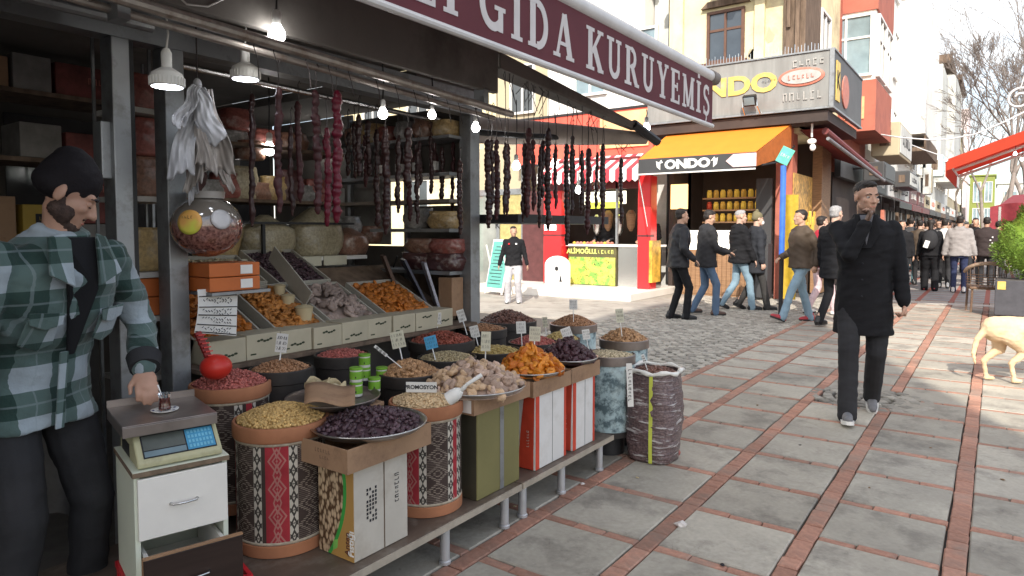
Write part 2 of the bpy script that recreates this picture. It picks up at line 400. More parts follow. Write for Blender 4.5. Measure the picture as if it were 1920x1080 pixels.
# ------------------------------------------------------------ buildings
m_yel = M('ochre_plaster', (.70,.62,.40), .9, var=.12, scale=1.5, bump=.3, bs=12, dirt=((.42,.33,.22), 1.1))
m_wht = M('white_plaster', (.78,.77,.74), .85, var=.05, scale=1, dirt=((.62,.60,.56), .8))
m_gry = M('grey_plaster', (.55,.56,.54), .9, var=.1, scale=.8, dirt=((.40,.40,.38), .7))
m_tan = M('tan_plaster', (.45,.39,.27), .9, var=.1, scale=1, dirt=((.3,.26,.2), 1))
m_brk = M('brick_red_render', (.40,.13,.09), .8, var=.1, scale=2, dirt=((.28,.09,.07), 1.5))
m_oldw = M('weathered_boards', (.15,.105,.075), .9, var=.45, scale=5, sc3=(3,3,.5), bump=.5, bs=20)
m_roof = M('roof_tiles', (.3,.13,.08), .8, var=.3)
def window(th, a, b, axis, frame=m_white, glass=m_win, nx=2, ny=1, fw=.06, dep=.08, mull=.05, name='window', sill=False):
    """window on the wall plane: axis 'y' = faces -Y at y=a[1]; axis 'x' = faces +X at x=a[0]. a,b opposite corners (world). Frame proud of wall, pane inside."""
    g = MB(); p = MB()
    if axis == 'y':
        (x0, y, z0), (x1, _, z1) = a, b; bx = lambda q, w0, w1, h0, h1, d0, d1: q.box((w0, y-d1, h0), (w1, y-d0, h1)); u0, u1 = x0, x1
    else:
        (x, y0, z0), (_, y1, z1) = a, b; bx = lambda q, w0, w1, h0, h1, d0, d1: q.box((x+d0, w0, h0), (x+d1, w1, h1)); u0, u1 = y0, y1
    e = .003
    bx(g, u0, u0+fw, z0, z1, e, dep); bx(g, u1-fw, u1, z0, z1, e, dep); bx(g, u0+fw, u1-fw, z0, z0+fw, e, dep); bx(g, u0+fw, u1-fw, z1-fw, z1, e, dep)
    for i in range(1, nx): q = u0+(u1-u0)*i/nx; bx(g, q-mull/2, q+mull/2, z0+fw, z1-fw, e, dep-.015)
    for j in range(1, ny): q = z0+(z1-z0)*j/ny+(.25*(z1-z0)/ny if ny == 2 else 0); bx(g, u0+fw, u1-fw, q-mull/2, q+mull/2, e, dep-.02)
    f = obj(name, g, frame, th, world=True)
    if sill:
        s_ = MB(); bx(s_, u0-.08, u1+.08, z0-.08, z0-.003, e, dep+.09); sl = obj('sill', s_, frame, f, loc=(0,0,0)); sl.data.transform(Matrix.Translation(-th.location))
    bx(p, u0+fw, u1-fw, z0+fw, z1-fw, e, .03)
    pn = obj('pane', p, glass, f); pn.data.transform(Matrix.Translation(-th.location))
    return f
def part(name, mb, m, th, **k):
    if not k.get('kind') and not k.get('smooth') and 2 <= len(mb.v) <= 12:
        for g in chunks(mb): o = obj(name, g, m, th, world=True, **k)
        return o
    return obj(name, mb, m, th, world=True, **k)
def sub(name, mb, m, par, th, **k):
    o = obj(name, mb, m, par, **k); o.data.transform(Matrix.Translation(-th.location)); return o
m_orange = M('orange_awning_cloth', (.78,.22,.02), .8, var=.06, scale=3)
m_blk = M('charcoal_sign', (.05,.05,.052), .5, var=.15, scale=2)

# --- corner building with the wraparound shop sign
cb = T('corner_building', 'weathered ochre plastered corner building above the wraparound grey shop sign', 'building', (-4.6,17,0))
part('wall', MB().box((-6.1,14.6,3.4), (-3.3,18.6,9.6)), m_yel, cb)
part('cornice', MB().box((-6.25,14.35,9.6), (-3.1,18.6,9.85)), m_yel, cb, bev=.03)
part('ledge', MB().box((-6.15,14.42,6.75), (-4.0,14.597,6.98)), m_yel, cb, bev=.03)
part('balcony_slab', MB().box((-4.95,13.9,6.55), (-3.1,14.59,6.78)).box((-4.6,14.05,6.3), (-4.45,14.59,6.55)), m_oldw, cb)
part('boarded_corner', MB().box((-3.62,14.5,3.5), (-3.2,15.9,6.6)).box((-3.55,14.44,5.5), (-3.48,14.5,6.6)).box((-3.38,14.43,4.4), (-3.3,14.5,6.5)), m_oldw, cb)
window(cb, (-5.22,14.6,5.02), (-4.42,14.6,6.12), 'y', frame=M('brown_window_frame', (.12,.06,.04), .6), nx=2, ny=2, sill=True, dep=.07)
window(cb, (-3.3,16.2,5.0), (-3.3,17.2,6.3), 'x', nx=2, sill=True)
part('pilaster', MB().box((-5.98,14.5,3.4), (-5.75,14.597,9.6)).box((-4.2,14.5,3.4), (-4.0,14.597,6.5)), m_yel, cb)
part('window_hood', MB().prism([(-5.35,14.5,6.2), (-5.2,14.5,6.33), (-4.45,14.5,6.33), (-4.3,14.5,6.2)], (0,.097,0)), m_oldw, cb)
# plaster cracks and patches built as thin flakes
fl = MB(); rr = random.Random(5)
for k in range(9):
    x = rr.uniform(-5.7,-3.7); z = rr.uniform(4.9,6.7)
    if -5.35 < x < -4.3: continue
    p = [(x+rr.uniform(.05,.2)*math.cos(a), 14.594, z+rr.uniform(.05,.28)*math.sin(a)) for a in np.linspace(0, 2*PI, 8)[:-1]]
    fl.prism(p, (0,.02,0))
part('plaster_patch', fl, m_tan, cb)
# pigeon spikes on top of the sign
sp = MB()
for x in np.arange(-5.6,-2.75,.06): sp.box((x,13.92,4.83), (x+.008,13.93,4.97+.03*math.sin(x*40)))
# wraparound sign: a thing
sg = T('shop_sign', 'large wraparound grey shop sign with yellow ONDO lettering on the corner building', 'sign', (-4.4,14.1,3.75))
m_sgn = M('weathered_grey_sign', (.24,.24,.23), .5, var=.22, scale=1.5, sc3=(4,4,.5), dirt=((.22,.21,.2), 2))
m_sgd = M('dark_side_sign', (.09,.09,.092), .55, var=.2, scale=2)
part('sign_face', MB().box((-6.3,13.9,3.76), (-2.62,14.45,4.8)), m_sgn, sg, bev=.01)
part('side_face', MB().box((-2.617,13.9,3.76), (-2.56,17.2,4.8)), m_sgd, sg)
part('trim', MB().box((-6.32,13.87,4.8), (-2.54,14.5,4.83)).box((-6.32,13.87,3.72), (-2.54,14.5,3.757)).box((-2.62,13.872,3.757), (-2.54,13.897,4.8)).box((-2.62,14.5,4.8), (-2.54,17.22,4.83)).box((-2.62,14.5,3.72), (-2.54,17.22,3.757)), m_alu, sg)
part('pigeon_spikes', sp, m_steel, sg, kind='stuff')
m_ys = M('yellow_letters', (.62,.46,.12), .5, dirt=((.5,.44,.28), 3)); m_rl = M('red_letters', (.48,.16,.11), .5, dirt=((.45,.3,.25), 3))
text('lettering', 'ONDO', .5, m_ys, sg, (-4.55,13.885,4.32), (1,0,0), (0,0,1), .02, .02, world=True, sx=1.25)
part('oval_logo', MB().lathe([(.42,0),(.42,.02),(.36,.025)], 28, (-3.12,13.897,4.36), Rx(PI/2), 1, .42), m_rl, sg)
part('oval_inner', MB().lathe([(.36,0),(.36,.012)], 28, (-3.12,13.865,4.36), Rx(PI/2), 1, .36), M('bleached_grey', (.40,.38,.36), .6), sg)
marks('small_lettering', m_rl, sg, (-3.12,13.845,4.36), (1,0,0), (0,0,1), .5, .1, 6, 1, .006)
m_fad = M('faded_print', (.38,.37,.35), .6); marks('small_lettering', m_fad, sg, (-3.1,13.885,4.0), (1,0,0), (0,0,1), .75, .17, 6, 5, .01); marks('small_lettering', m_fad, sg, (-3.0,13.885,4.62), (1,0,0), (0,0,1), .6, .14, 5, 6, .01); marks('small_lettering', m_alu, sg, (-3.72,13.885,4.36), (1,0,0), (0,0,1), .28, .05, 5, 7, .01)
part('side_panel', MB().box((-2.557,14.15,3.9), (-2.54,14.5,4.65)), m_ys, sg)
part('side_disc', MB().lathe([(.36,0),(.36,.02)], 24, (-2.555,15.1,4.2), Ry(PI/2), .9, 1), m_rl, sg)
text('lettering', 'K', .5, m_ink, sg, (-2.535,14.32,4.28), (0,1,0), (0,0,1), .006, world=True)
fd = T('floodlight', 'small black floodlight bracketed in front of the grey sign', 'floodlight', (-3.95,13.6,3.8))
part('lamp_housing', MB().ob((-4.02,13.68,3.98), (.26,.1,.22), Rx(.5)), m_black, fd, bev=.02); part('lens', MB().ob((-4.02,13.625,3.955), (.2,.012,.15), Rx(.5)), m_winb, fd)
part('bracket', MB().tube([(-4.17,13.86,3.74),(-4.16,13.68,3.86),(-4.15,13.68,3.98)], .012, 6).tube([(-3.87,13.86,3.74),(-3.88,13.68,3.86),(-3.89,13.68,3.98)], .012, 6), m_steel, fd)
# the shop itself under the sign
os_ = T('corner_shop', 'open corner delicatessen under the grey sign with lit glass counter', 'shop', (-4.6,14.6,0))
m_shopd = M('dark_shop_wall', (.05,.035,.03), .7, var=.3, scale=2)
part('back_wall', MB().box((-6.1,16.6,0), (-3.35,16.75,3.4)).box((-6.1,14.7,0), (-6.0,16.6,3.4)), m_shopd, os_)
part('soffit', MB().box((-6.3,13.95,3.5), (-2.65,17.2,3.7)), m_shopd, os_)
part('brick_pier', MB().box((-3.72,14.55,0), (-3.4,14.95,3.5)), m_brk, os_)
part('side_pier', MB().box((-3.4,16.4,0), (-3.2,17.4,3.5)), m_wood, os_)
part('counter_front', MB().box((-5.7,14.35,.0), (-4.15,15.05,1.0)), m_wood, os_, bev=.01)
cn = MB()
for k in range(16): cn.box((-5.7+k*.097, 14.33, .05), (-5.7+k*.097+.08, 14.347, .97))
part('slat', cn, m_wood, os_, kind='stuff')
m_lit = M('lit_case', (1,.93,.8), .4, emit=1.6, var=.1, scale=4)
part('display_case', MB().box((-5.68,14.45,1.003), (-4.17,14.95,1.42)), m_lit, os_)
part('lit_panel', MB().box((-5.98,14.5,1.9), (-5.6,14.56,2.45)), M('lit_orange_panel', (1,.62,.25), .5, emit=1.3, var=.1), os_)
m_jar = [M('jar_yellow', (.62,.42,.06), .3, emit=.12), M('jar_ochre', (.5,.3,.05), .3, emit=.1), M('jar_red', (.5,.06,.03), .3)]
for r_ in range(3):
    z = 1.62+r_*.27
    part('shelf', MB().box((-5.5,15.2,z-.03), (-4.0,15.5,z)), m_wood, os_)
    for k in range(9):
        j = part('jar', MB().lathe([(.055,0),(.06,.02),(.06,.14),(.045,.16),(.045,.18)], 10, (-5.38+k*.155, 15.33, z)), m_jar[2] if (r_ == 1 and k == 0) else m_jar[(k+r_) % 2], os_, smooth=2)
part('fridge_door', MB().box((-4.1,14.5,.02), (-3.78,14.6,2.5)), m_blk, os_)
part('dark_stand', MB().box((-4.05,14.05,.05), (-3.72,14.4,1.15)), m_blk, os_, bev=.01)
part('wall_mosaic', MB().box((-3.398,14.6,1.7), (-3.38,16.3,2.6)), M('golden_stock', (.45,.26,.07), .5, var=.8, scale=11, emit=.1), os_)
for k in range(12):
    part('hanging_pack', MB().ob((-3.3,14.7+k*.135,1.45+.12*(k % 3)), (.05,.11,.3), Rz(.2*(k % 2))), m_jar[k % 2], os_, bev=.01)
# orange awning
aw = T('orange_awning', 'orange canvas awning with black ONDO valance over the corner delicatessen', 'awning', (-5,13.5,2.6))
a0, a1 = -5.95, -3.62
part('canvas', MB().prism([(a0,12.75,2.86),(a1,12.75,2.86),(a1+.28,14.1,3.5),(a0+.05,14.1,3.5)], (0,.004,.012)), m_orange, aw)
part('valance', MB().box((a0,12.72,2.57), (a1,12.745,2.86)), m_blk, aw)
part('valance_hem', MB().box((a0-.01,12.715,2.54), (a1,12.75,2.567)), m_white, aw)
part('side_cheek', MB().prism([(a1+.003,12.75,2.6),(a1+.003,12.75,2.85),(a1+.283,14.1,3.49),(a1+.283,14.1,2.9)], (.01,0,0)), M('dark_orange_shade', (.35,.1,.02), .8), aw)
text('lettering', 'ONDO', .24, m_white, aw, (-4.92,12.712,2.71), (1,0,0), (0,0,1), .008, .012, world=True, sx=1.2)
for x, s_ in ((-5.47,-1), (-4.40,1)):
    part('ear_of_corn_emblem', MB().prism([(x,12.705,2.62),(x+s_*.07,12.705,2.68),(x+s_*.09,12.705,2.8),(x,12.705,2.76)], (0,.006,0)).prism([(x-.05,12.703,2.74),(x+.02,12.703,2.82),(x+.06,12.703,2.76)], (0,.006,0)), m_white, aw)
part('pink_panel', MB().prism([(-4.16,12.70,2.72),(-4.02,12.70,2.84),(-3.6,12.70,2.84),(-3.6,12.70,2.6),(-4.02,12.70,2.6)], (0,.015,0)), M('pink_arrow', (.78,.52,.52), .6), aw)
part('awning_arm', MB().tube([(a1+.1,12.8,2.62),(a1+.3,13.6,2.75),(a1+.3,14.3,3.1)], .02, 6).tube([(a0+.1,12.8,2.62),(a0+.1,13.6,2.75),(a0+.1,14.3,3.1)], .02, 6), m_dark, aw)
# street side awning of the corner shop
sa = T('street_side_awning', 'rolled dark red awning cassette along the street side of the corner building', 'awning', (-2.7,16,3))
part('cassette', MB().tube([(-2.75,14.3,3.35),(-2.3,18.2,2.72)], .07, 10), M('maroon_cassette', (.16,.04,.04), .5), sa, smooth=2)
part('front_bar', MB().tube([(-2.7,14.3,3.2),(-2.2,18.3,2.6)], .035, 8), m_alu, sa, smooth=2)
part('canvas', MB().prism([(-3.3,14.7,3.45),(-2.76,14.35,3.4),(-2.32,18.2,2.78),(-3.3,18.2,3.2)], (0,0,.012)), M('maroon_canvas', (.2,.03,.03), .8), sa)
# blue and yellow pole and direction sign
g0 = PZ(1463, 600, 0); g0 = V(-2.75, 10.6, 0); g0 = PY(1463, 600, 11.3); bp = T('signpost', 'blue topped signpost with a tilted green street plate', 'sign', (g0[0],11.3,0))
X0 = g0[0]
part('pole', MB().tube([(X0,11.3,0),(X0,11.3,1.0)], .035, 12), m_dark, bp, smooth=2)
part('blue_sleeve', MB().tube([(X0,11.3,1.003),(X0,11.3,2.45)], .045, 12), M('blue_sleeve', (.05,.16,.6), .4), bp, smooth=2)
part('street_plate', MB().ob((X0+.03,11.27,2.6), (.2,.02,.26), Ry(.5)), M('green_plate', (.12,.5,.38), .5), bp, bev=.004)
marks('lettering', m_white, bp, (X0+.03,11.257,2.6), Ry(.5) @ V(1,0,0), Ry(.5) @ V(0,0,1), .15, .06, 4, 3, .003)
yb = T('yellow_banner', 'tall yellow shop banner standing behind the blue signpost', 'banner', (-3.35,13.9,0))
part('banner_cloth', MB().grid(lambda u, v: (PY(1469,500,13.6)[0]+.24*u, 13.6+.04*math.sin(u*5+v*3), .1+2.0*v), 8, 12), M('yellow_cloth', (.42,.28,.02), .6), yb, smooth=1)
part('banner_pole', MB().tube([(PY(1468,500,13.6)[0],13.6,0),(PY(1468,500,13.6)[0],13.6,2.15)], .012, 6), m_steel, yb); part('foot', MB().box((PY(1468,500,13.6)[0]-.07,13.45,0), (PY(1468,500,13.6)[0]+.07,13.75,.02)), m_dark, yb)

# --- lane shop: red fronted grill with striped awning
rs = T('grill_shop', 'red fronted grill shop with glass counter on a raised white floor', 'shop', (-7.5,14,0))
m_flr = M('white_tile_floor', (.72,.68,.62), .5, var=.06, scale=2)
m_rdp = M('glossy_red_panel', (.72,.03,.035), .3, var=.06, scale=2)
m_mrn = M('maroon_board', (.14,.025,.028), .5, var=.2)
part('floor', MB().box((-10.1,12.2,0), (-5.85,14.7,.15)), m_flr, rs, bev=.01)
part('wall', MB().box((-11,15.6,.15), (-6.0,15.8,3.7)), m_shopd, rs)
part('fascia', MB().box((-9.9,14.0,3.05), (-6.2,14.3,4.15)), M('lit_red_fascia', (.75,.12,.08), .4, var=.3, scale=1.3), rs)
part('fascia_glow', MB().box((-7.5,13.96,3.3), (-6.3,13.997,4.1)), M('pale_orange_sign', (.85,.5,.25), .5, var=.25, scale=2), rs)
marks('lettering', m_white, rs, (-8.3,13.985,3.62), (1,0,0), (0,0,1), 1.9, .26, 8, 4, .01)
part('frame', MB().box((-9.9,13.97,3.0), (-6.2,13.995,3.05)).box((-9.9,13.97,4.15), (-6.2,14.3,4.2)), m_dark, rs)
def redcol(x, y, w, h, lab=None):
    part('red_column', MB().box((x,y,.15), (x+w,y+.35,h)), m_rdp, rs, bev=.02)
    part('column_band', MB().box((x-.005,y-.004,1.28), (x+w+.005,y+.2,1.33)), m_mrn, rs)
redcol(-8.78,13.55,.5,2.35); redcol(-6.32,13.5,.3,2.6)
part('screen', MB().box((-8.72,13.5,1.42), (-8.42,13.545,1.7)), M('bright_screen', (1,.97,.92), .4, emit=1.5, var=.05), rs)
part('counter', MB().box((-8.2,13.75,.15), (-6.95,14.3,1.05)), M('counter_base', (.1,.09,.04), .6), rs)
m = Mat('counter_picture', .5); X, Y, Z = m.xyz(); c = m.mix(m.ramp(m.noise(5,4), .4, .6), (.75,.68,.12), (.2,.45,.08)); c = m.mix((m.noise(9,2)-.5).abs().lt(.012), c, (.03,.03,.02)); m.base(c)
part('counter_picture', MB().box((-8.18,13.73,.17), (-6.97,13.747,.8)), m.m, rs)
text('counter_lettering', 'ALİMOĞLU', .15, M('lime_letters', (.7,.75,.2), .5), rs, (-7.85,13.735,.93), (1,0,0), (0,0,1), .008, .004, world=True)
marks('counter_lettering', bpy.data.materials['lime_letters'], rs, (-7.25,13.735,.93), (1,0,0), (0,0,1), .5, .1, 6, 2, .006)
part('counter_top', MB().box((-8.25,13.7,1.052), (-6.0,14.35,1.1)), m_white, rs, bev=.006)
part('side_cabinet', MB().box((-6.93,13.8,.15), (-6.1,14.3,1.05)), m_steel, rs)
for k in range(12): part('food_tray', MB().ell((-8.1+.09*k,13.85,1.13), (.05,.04,.035), 1), m_rl if k % 3 else m_jar[0], rs, smooth=1)
for k in range(4): part('spit', MB().lathe([(.03,0),(.09,.1),(.12,.4),(.05,.5)], 12, (-7.9+.3*k,14.6,1.3+.1*(k % 2))), m_wood if k % 2 else m_steel, rs, smooth=2)
part('shop_window', MB().box((-6.95,13.7,1.1), (-6.9,13.75,3.0)).box((-8.22,13.7,1.1), (-8.19,13.73,2.1)), m_alu, rs)
part('menu_board', MB().box((-8.2,14.5,2.05), (-7.1,14.55,2.35)), M('lit_menu', (1,.95,.75), .5, emit=1.2, var=.2, scale=7), rs)
part('menu_strip', MB().box((-8.15,14.47,1.95), (-7.2,14.49,2.1)), M('lit_menu_lime', (.8,.85,.1), .5, emit=.9, var=.2, scale=9), rs)
part('maroon_header', MB().box((-8.9,13.7,2.35), (-6.4,13.8,3.05)), m_mrn, rs)
text('lettering', 'T  BA', .2, m_tan, rs, (-7.55,13.69,2.75), (1,0,0), (0,0,1), .008, .004, world=True)
text('lettering', 'ALİMOĞLU', .17, m_tan, rs, (-7.6,13.69,2.5), (1,0,0), (0,0,1), .008, .002, world=True)
part('logo_disc', MB().lathe([(.15,0),(.15,.02)], 20, (-6.75,13.69,2.75), Rx(PI/2)), m_tan, rs)
part('entrance_panel', MB().box((-9.7,14.0,.15), (-8.8,14.1,2.4)), M('dark_red_tiles', (.10,.035,.035), .5, var=.25, scale=6), rs)
part('poster', MB().box((-6.02,13.45,.3), (-5.95,13.9,1.2)), M('food_poster', (.6,.35,.05), .5, var=.7, scale=4), rs)
# a man working behind the counter is only a dark shape in the photograph; striped awning
st = T('striped_awning', 'red and white striped awning with scalloped edge over the grill shop', 'awning', (-7.3,13.4,2.9))
m_st = [M('white_canvas', (.8,.78,.76), .7, var=.04), M('red_canvas', (.65,.05,.07), .7, var=.05)]
n = 19; xs = np.linspace(-8.7,-6.15,n+1)
for k in range(n):
    x0, x1 = xs[k], xs[k+1]; o = .0
    part('stripe', MB().prism([(x0,13.15,2.72),(x1,13.15,2.72),(x1,14.0,3.12),(x0,14.0,3.12)], (0,0,.01)).prism([(x0,13.14,2.72),(x1,13.14,2.72),(x1,13.14,2.5),((x0+x1)/2,13.14,2.45),(x0,13.14,2.5)], (0,.008,0)), m_st[k % 2], st)
part('awning_arm', MB().tube([(-6.17,13.16,2.7),(-5.95,13.2,1.5)], .012, 6).tube([(-8.68,13.16,2.7),(-8.7,13.9,2.3)], .012, 6), m_steel, st)
# upper floors across the lane
def plainb(name, lab, x0, x1, y0, y1, h, m, wins, cat='building', base=0, roof=True):
    t = T(name, lab, cat, ((x0+x1)/2, (y0+y1)/2, 0)); part('wall', MB().box((x0,y0,base), (x1,y1,h)), m, t)
    if roof: part('cornice', MB().box((x0-.12,y0-.14,h), (x1+.12,y1,h+.16)), m, t, bev=.02)
    for a in wins:
        ax = a[0]; kw = a[3] if len(a) > 3 else {}
        window(t, a[1], a[2], ax, **kw)
    return t
lw = [('y', (x,14.7,z), (x+.9,14.7,z+1.4), dict(glass=m_winb)) for x in (-8.6,-7.3) for z in (4.7,7.2)]
lw[1] = ('y', (-8.6,14.7,7.2), (-7.7,14.7,8.6), dict(glass=m_winb))
b = plainb('white_lane_building', 'bright white plastered building above the grill shop', -9.4,-6.75,14.7,20,11, m_wht, lw, base=3.9)
b = plainb('grey_rear_building', 'narrow grey building squeezed between white and ochre houses', -6.72,-6.12,15.2,20,12, m_gry, [], base=0)
part('drain_pipe', MB().tube([(-6.3,15.15,.2),(-6.3,15.15,11.5)], .05, 8), m_dark, b, smooth=2)
b = plainb('tan_lane_building', 'tan plastered building left of the white one across the lane', -11.2,-9.45,14.9,20,6.6, m_tan, [('y', (-10.7,14.9,4.5), (-9.9,14.9,5.8), {})], base=0)
b = plainb('ochre_lane_building', 'sunlit yellow plastered building farthest left across the lane', -18,-11.25,15.4,22,8.2, m_yel, [('y', (x,15.4,z), (x+.9,15.4,z+1.5), {}) for x in (-17,-15,-13) for z in (1.5,4.6)], base=0)
part('door', MB().box((-12.4,15.3,0), (-11.6,15.39,2.2)), m_wood, b)
kk = T('glass_shopfront', 'pale grey shopfront with glass doors and green and red edge strip beyond the lane', 'shop', (-10.5,14.3,0))
part('door_frame', MB().box((-11.6,14.3,0), (-11.5,14.4,3.2)).box((-10.75,14.3,0), (-10.65,14.4,3.2)).box((-9.95,14.3,0), (-9.85,14.4,3.2)).box((-11.5,14.31,2.35), (-9.95,14.39,2.5)), m_alu, kk)
part('pane', MB().box((-11.5,14.34,0), (-10.75,14.36,2.35)), windowglass('pane_a', (.25,.26,.24)), kk); part('pane', MB().box((-10.65,14.34,0), (-9.95,14.36,2.35)), M('amber_pane', (.35,.29,.12), .2, var=.3, emit=.25), kk)
part('edge_strip', MB().box((-11.72,14.0,2.3), (-11.5,14.05,3.6)), M('salmon_strip', (.8,.25,.22), .5, emit=.4), kk); part('edge_strip', MB().box((-11.72,14.0,.3), (-11.5,14.05,2.29)), M('mint_strip', (.5,.85,.75), .5, emit=.5), kk)
for i, ch in enumerate('JAK'): text('vertical_lettering', ch, .26, m_ink, kk, (-10.7,14.285,2.15-.3*i), (1,0,0), (0,0,1), .004, world=True)
part('upper_shutter', MB().box((-11.5,14.35,2.5), (-9.95,14.38,3.6)), m_tan, kk)

# --- the row of the street, left side, beyond the corner
b = T('red_bay_building', 'brick red building with a glazed white bay projecting over the street', 'building', (-3.6,21,0))
part('wall', MB().box((-7,18.65,2.9), (-3.3,23,11)), m_brk, b)
part('bay', MB().box((-3.9,18.9,3.9), (-2.5,21.9,5.15)).box((-3.9,18.9,6.85), (-2.5,21.9,9.5)), m_brk, b)
part('bay_glazing', MB().box((-3.9,18.95,5.15), (-2.55,21.85,6.85)), m_white, b)
window(b, (-3.82,18.95,5.25), (-2.6,18.95,6.78), 'y', glass=m_winb, nx=2, ny=2); window(b, (-2.55,19.1,5.25), (-2.55,20.4,6.78), 'x', glass=m_win, nx=2, ny=2); window(b, (-2.55,20.5,5.25), (-2.55,21.7,6.78), 'x', glass=m_win, nx=2, ny=2)
window(b, (-4.6,18.65,5.0), (-4.0,18.65,6.8), 'y', glass=m_winb, ny=2)
part('poster', MB().box((-3.2,18.87,4.2), (-2.75,18.897,4.75)), M('orange_poster', (.85,.4,.2), .5), b)
part('shop_front', MB().box((-6.5,18.7,0), (-3.4,23,2.9)), m_shopd, b)
part('sign_band', MB().box((-3.29,18.3,2.75), (-3.15,22.8,3.5)), m_blk, b)
m_dwin = M('dark_shop_glass', (.045,.045,.05), .35, spec=.4, var=.5, scale=3)
def shopfront(th, y0, y1, k):
    rr = random.Random(k)
    part('sign_band', MB().box((-3.295,y0+.1,2.65), (-3.12,y1-.1,3.3)), [m_blk, m_gry, m_mrn, m_tan, m_white][k % 5], th)
    marks('lettering', [m_white, m_ink, m_white, m_ink, m_rl][k % 5], th, (-3.118,(y0+y1)/2,2.97), (0,1,0), (0,0,1), min(2.4,(y1-y0)*.7), .3, 8, k, .01)
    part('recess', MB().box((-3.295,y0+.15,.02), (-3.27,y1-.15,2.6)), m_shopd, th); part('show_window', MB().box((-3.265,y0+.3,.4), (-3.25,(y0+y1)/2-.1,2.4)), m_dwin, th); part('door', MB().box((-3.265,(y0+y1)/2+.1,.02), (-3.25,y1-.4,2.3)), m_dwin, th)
    for q in range(int((y1-y0)/.8)):
        yq = y0+.5+q*.8; part('goods', MB().box((-3.2,yq,.02), (-2.75,yq+.55,rr.uniform(.5,1.1))), rr.choice([m_oldw, m_tan, m_mrn, m_blk, m_gry]), th); part('hanging_goods', MB().box((-2.9,yq,rr.uniform(1.3,1.6)), (-2.8,yq+.4,2.05)), rr.choice([m_mrn, m_gry, m_blk, m_oldw, m_rl]), th)
    part('awning', MB().prism([(-3.12,y0+.1,2.62),(-3.12,y1-.1,2.62),(-2.35,y1-.1,2.28),(-2.35,y0+.1,2.28)], (0,0,.02)).box((-2.36,y0+.1,2.1), (-2.34,y1-.1,2.28)), [m_dark, m_mrn, m_blk, m_oldw, m_dark][k % 5], th)
specs = [('tall_white_building', 'tall white plastered building with plain flank right of the red bay', 23.05,30.5,17, m_wht, 0),
         ('white_bay_building', 'white building with blank projecting bay below a rusty balcony', 30.55,38,10.6, m_wht, 1),
         ('grey_cornice_building', 'grey green building with long drainpipe and roof cornice farther down', 38.05,50,11.3, m_gry, 2),
         ('pale_stepped_building', 'pale building with dark stepped roof edge far down the row', 50.05,66,11.6, m_gry, 3),
         ('far_cream_building', 'cream coloured farthest building of the left row', 66.05,95,11.0, m_tan, 4)]
for nm, lab, y0, y1, h, mm, k in specs:
    ws = []
    for f in range(int((h-3.6)/2.9)):
        for q in np.arange(y0+1, y1-1.6, 2.4): ws.append(('x', (-3.3,q,4.2+f*2.9), (-3.3,q+1.1,5.9+f*2.9), dict(glass=m_win if (k+f) % 2 else m_winb)))
    if k == 0: ws = [w_ for w_ in ws if w_[1][1] > 24]
    t = plainb(nm, lab, -9,-3.3, y0, y1, h, mm, ws)
    for q in range(2 if k < 2 else 3):
        shopfront(t, y0+(y1-y0)*q/(2 if k < 2 else 3), y0+(y1-y0)*(q+1)/(2 if k < 2 else 3), k+q)
    if k == 1:
        part('bay', MB().box((-3.3,30.9,5.2), (-2.35,37,10.4)), m_wht, t); part('balcony', MB().box((-3.3,30.7,4.5), (-2.3,37,4.66)).box((-2.36,30.7,4.66), (-2.3,37,5.1)), m_oldw, t)
        part('antenna', MB().tube([(-3.4,32,10.7),(-2.9,32,12.6)], .03, 6).ell((-2.9,32,12.7), (.1,.1,.14), 1), m_dark, t)
    if k == 2: part('drain_pipe', MB().tube([(-3.2,42,3.2),(-3.2,42,11)], .09, 8), m_dark, t, smooth=2); part('side_bay', MB().box((-3.3,44,5), (-2.6,49,10.5)), m_gry, t)
    if k == 3: part('stepped_roof', MB().box((-3.6,50,11.76), (-2.5,56,12.3)).box((-3.6,56,11.76), (-2.2,64,12.1)), m_oldw, t); part('bay', MB().box((-3.3,51,4.5), (-2.3,60,11.2)), m_gry, t)
# hanging sign boxes
def hsign(lab, x, y, z, wx, h, ly, face, cat='sign', fr=m_tan, txt=None):
    t = T('hanging_sign', lab, cat, (x, y, z)); part('sign_box', MB().box((x,y,z), (x+wx,y+ly,z+h)), fr, t, bev=.03)
    part('sign_panel', MB().box((x+wx+.003,y+.08,z+.08), (x+wx+.02,y+ly-.08,z+h-.08)), face, t); part('end_panel', MB().box((x+wx*.3,y-.02,z+h*.3), (x+wx*.7,y-.003,z+h*.75)), m_oldw, t)
    part('bracket', MB().tube([(x-.3,y+.1,z+h*.7),(x+.05,y+.1,z+h*.7)], .03, 6), m_dark, t)
    if txt: marks('lettering', m_ink, t, (x+wx+.022,y+ly/2,z+h/2), (0,1,0), (0,0,1), ly*.65, h*.35, 6, len(lab), .006)
    return t
hsign('yellowish lantern shaped sign box with dark framed grey panel over the street', -3.0,22.0,3.55,.72,.95,3.2, m_gry, txt='OPTİK')
hsign('white framed dark sign with three pale squares below the lantern sign', -2.9,20.0,2.72,.5,.5,2.2, m_blk, fr=m_blk)
hsign('long grey sign box farther along the row of shops', -3.1,28.5,3.0,.5,.6,3.0, m_gry, fr=m_blk, txt='ALTIN')
hsign('small pale upright sign box before the far shops', -3.0,39,3.2,.35,1.3,.9, m_tan, fr=m_gry)
hsign('round cornered pale cyan sign box on the drainpipe building', -3.0,41,4.2,.7,1.1,1.2, m_winb, fr=M('pale_cyan', (.6,.72,.68), .6))
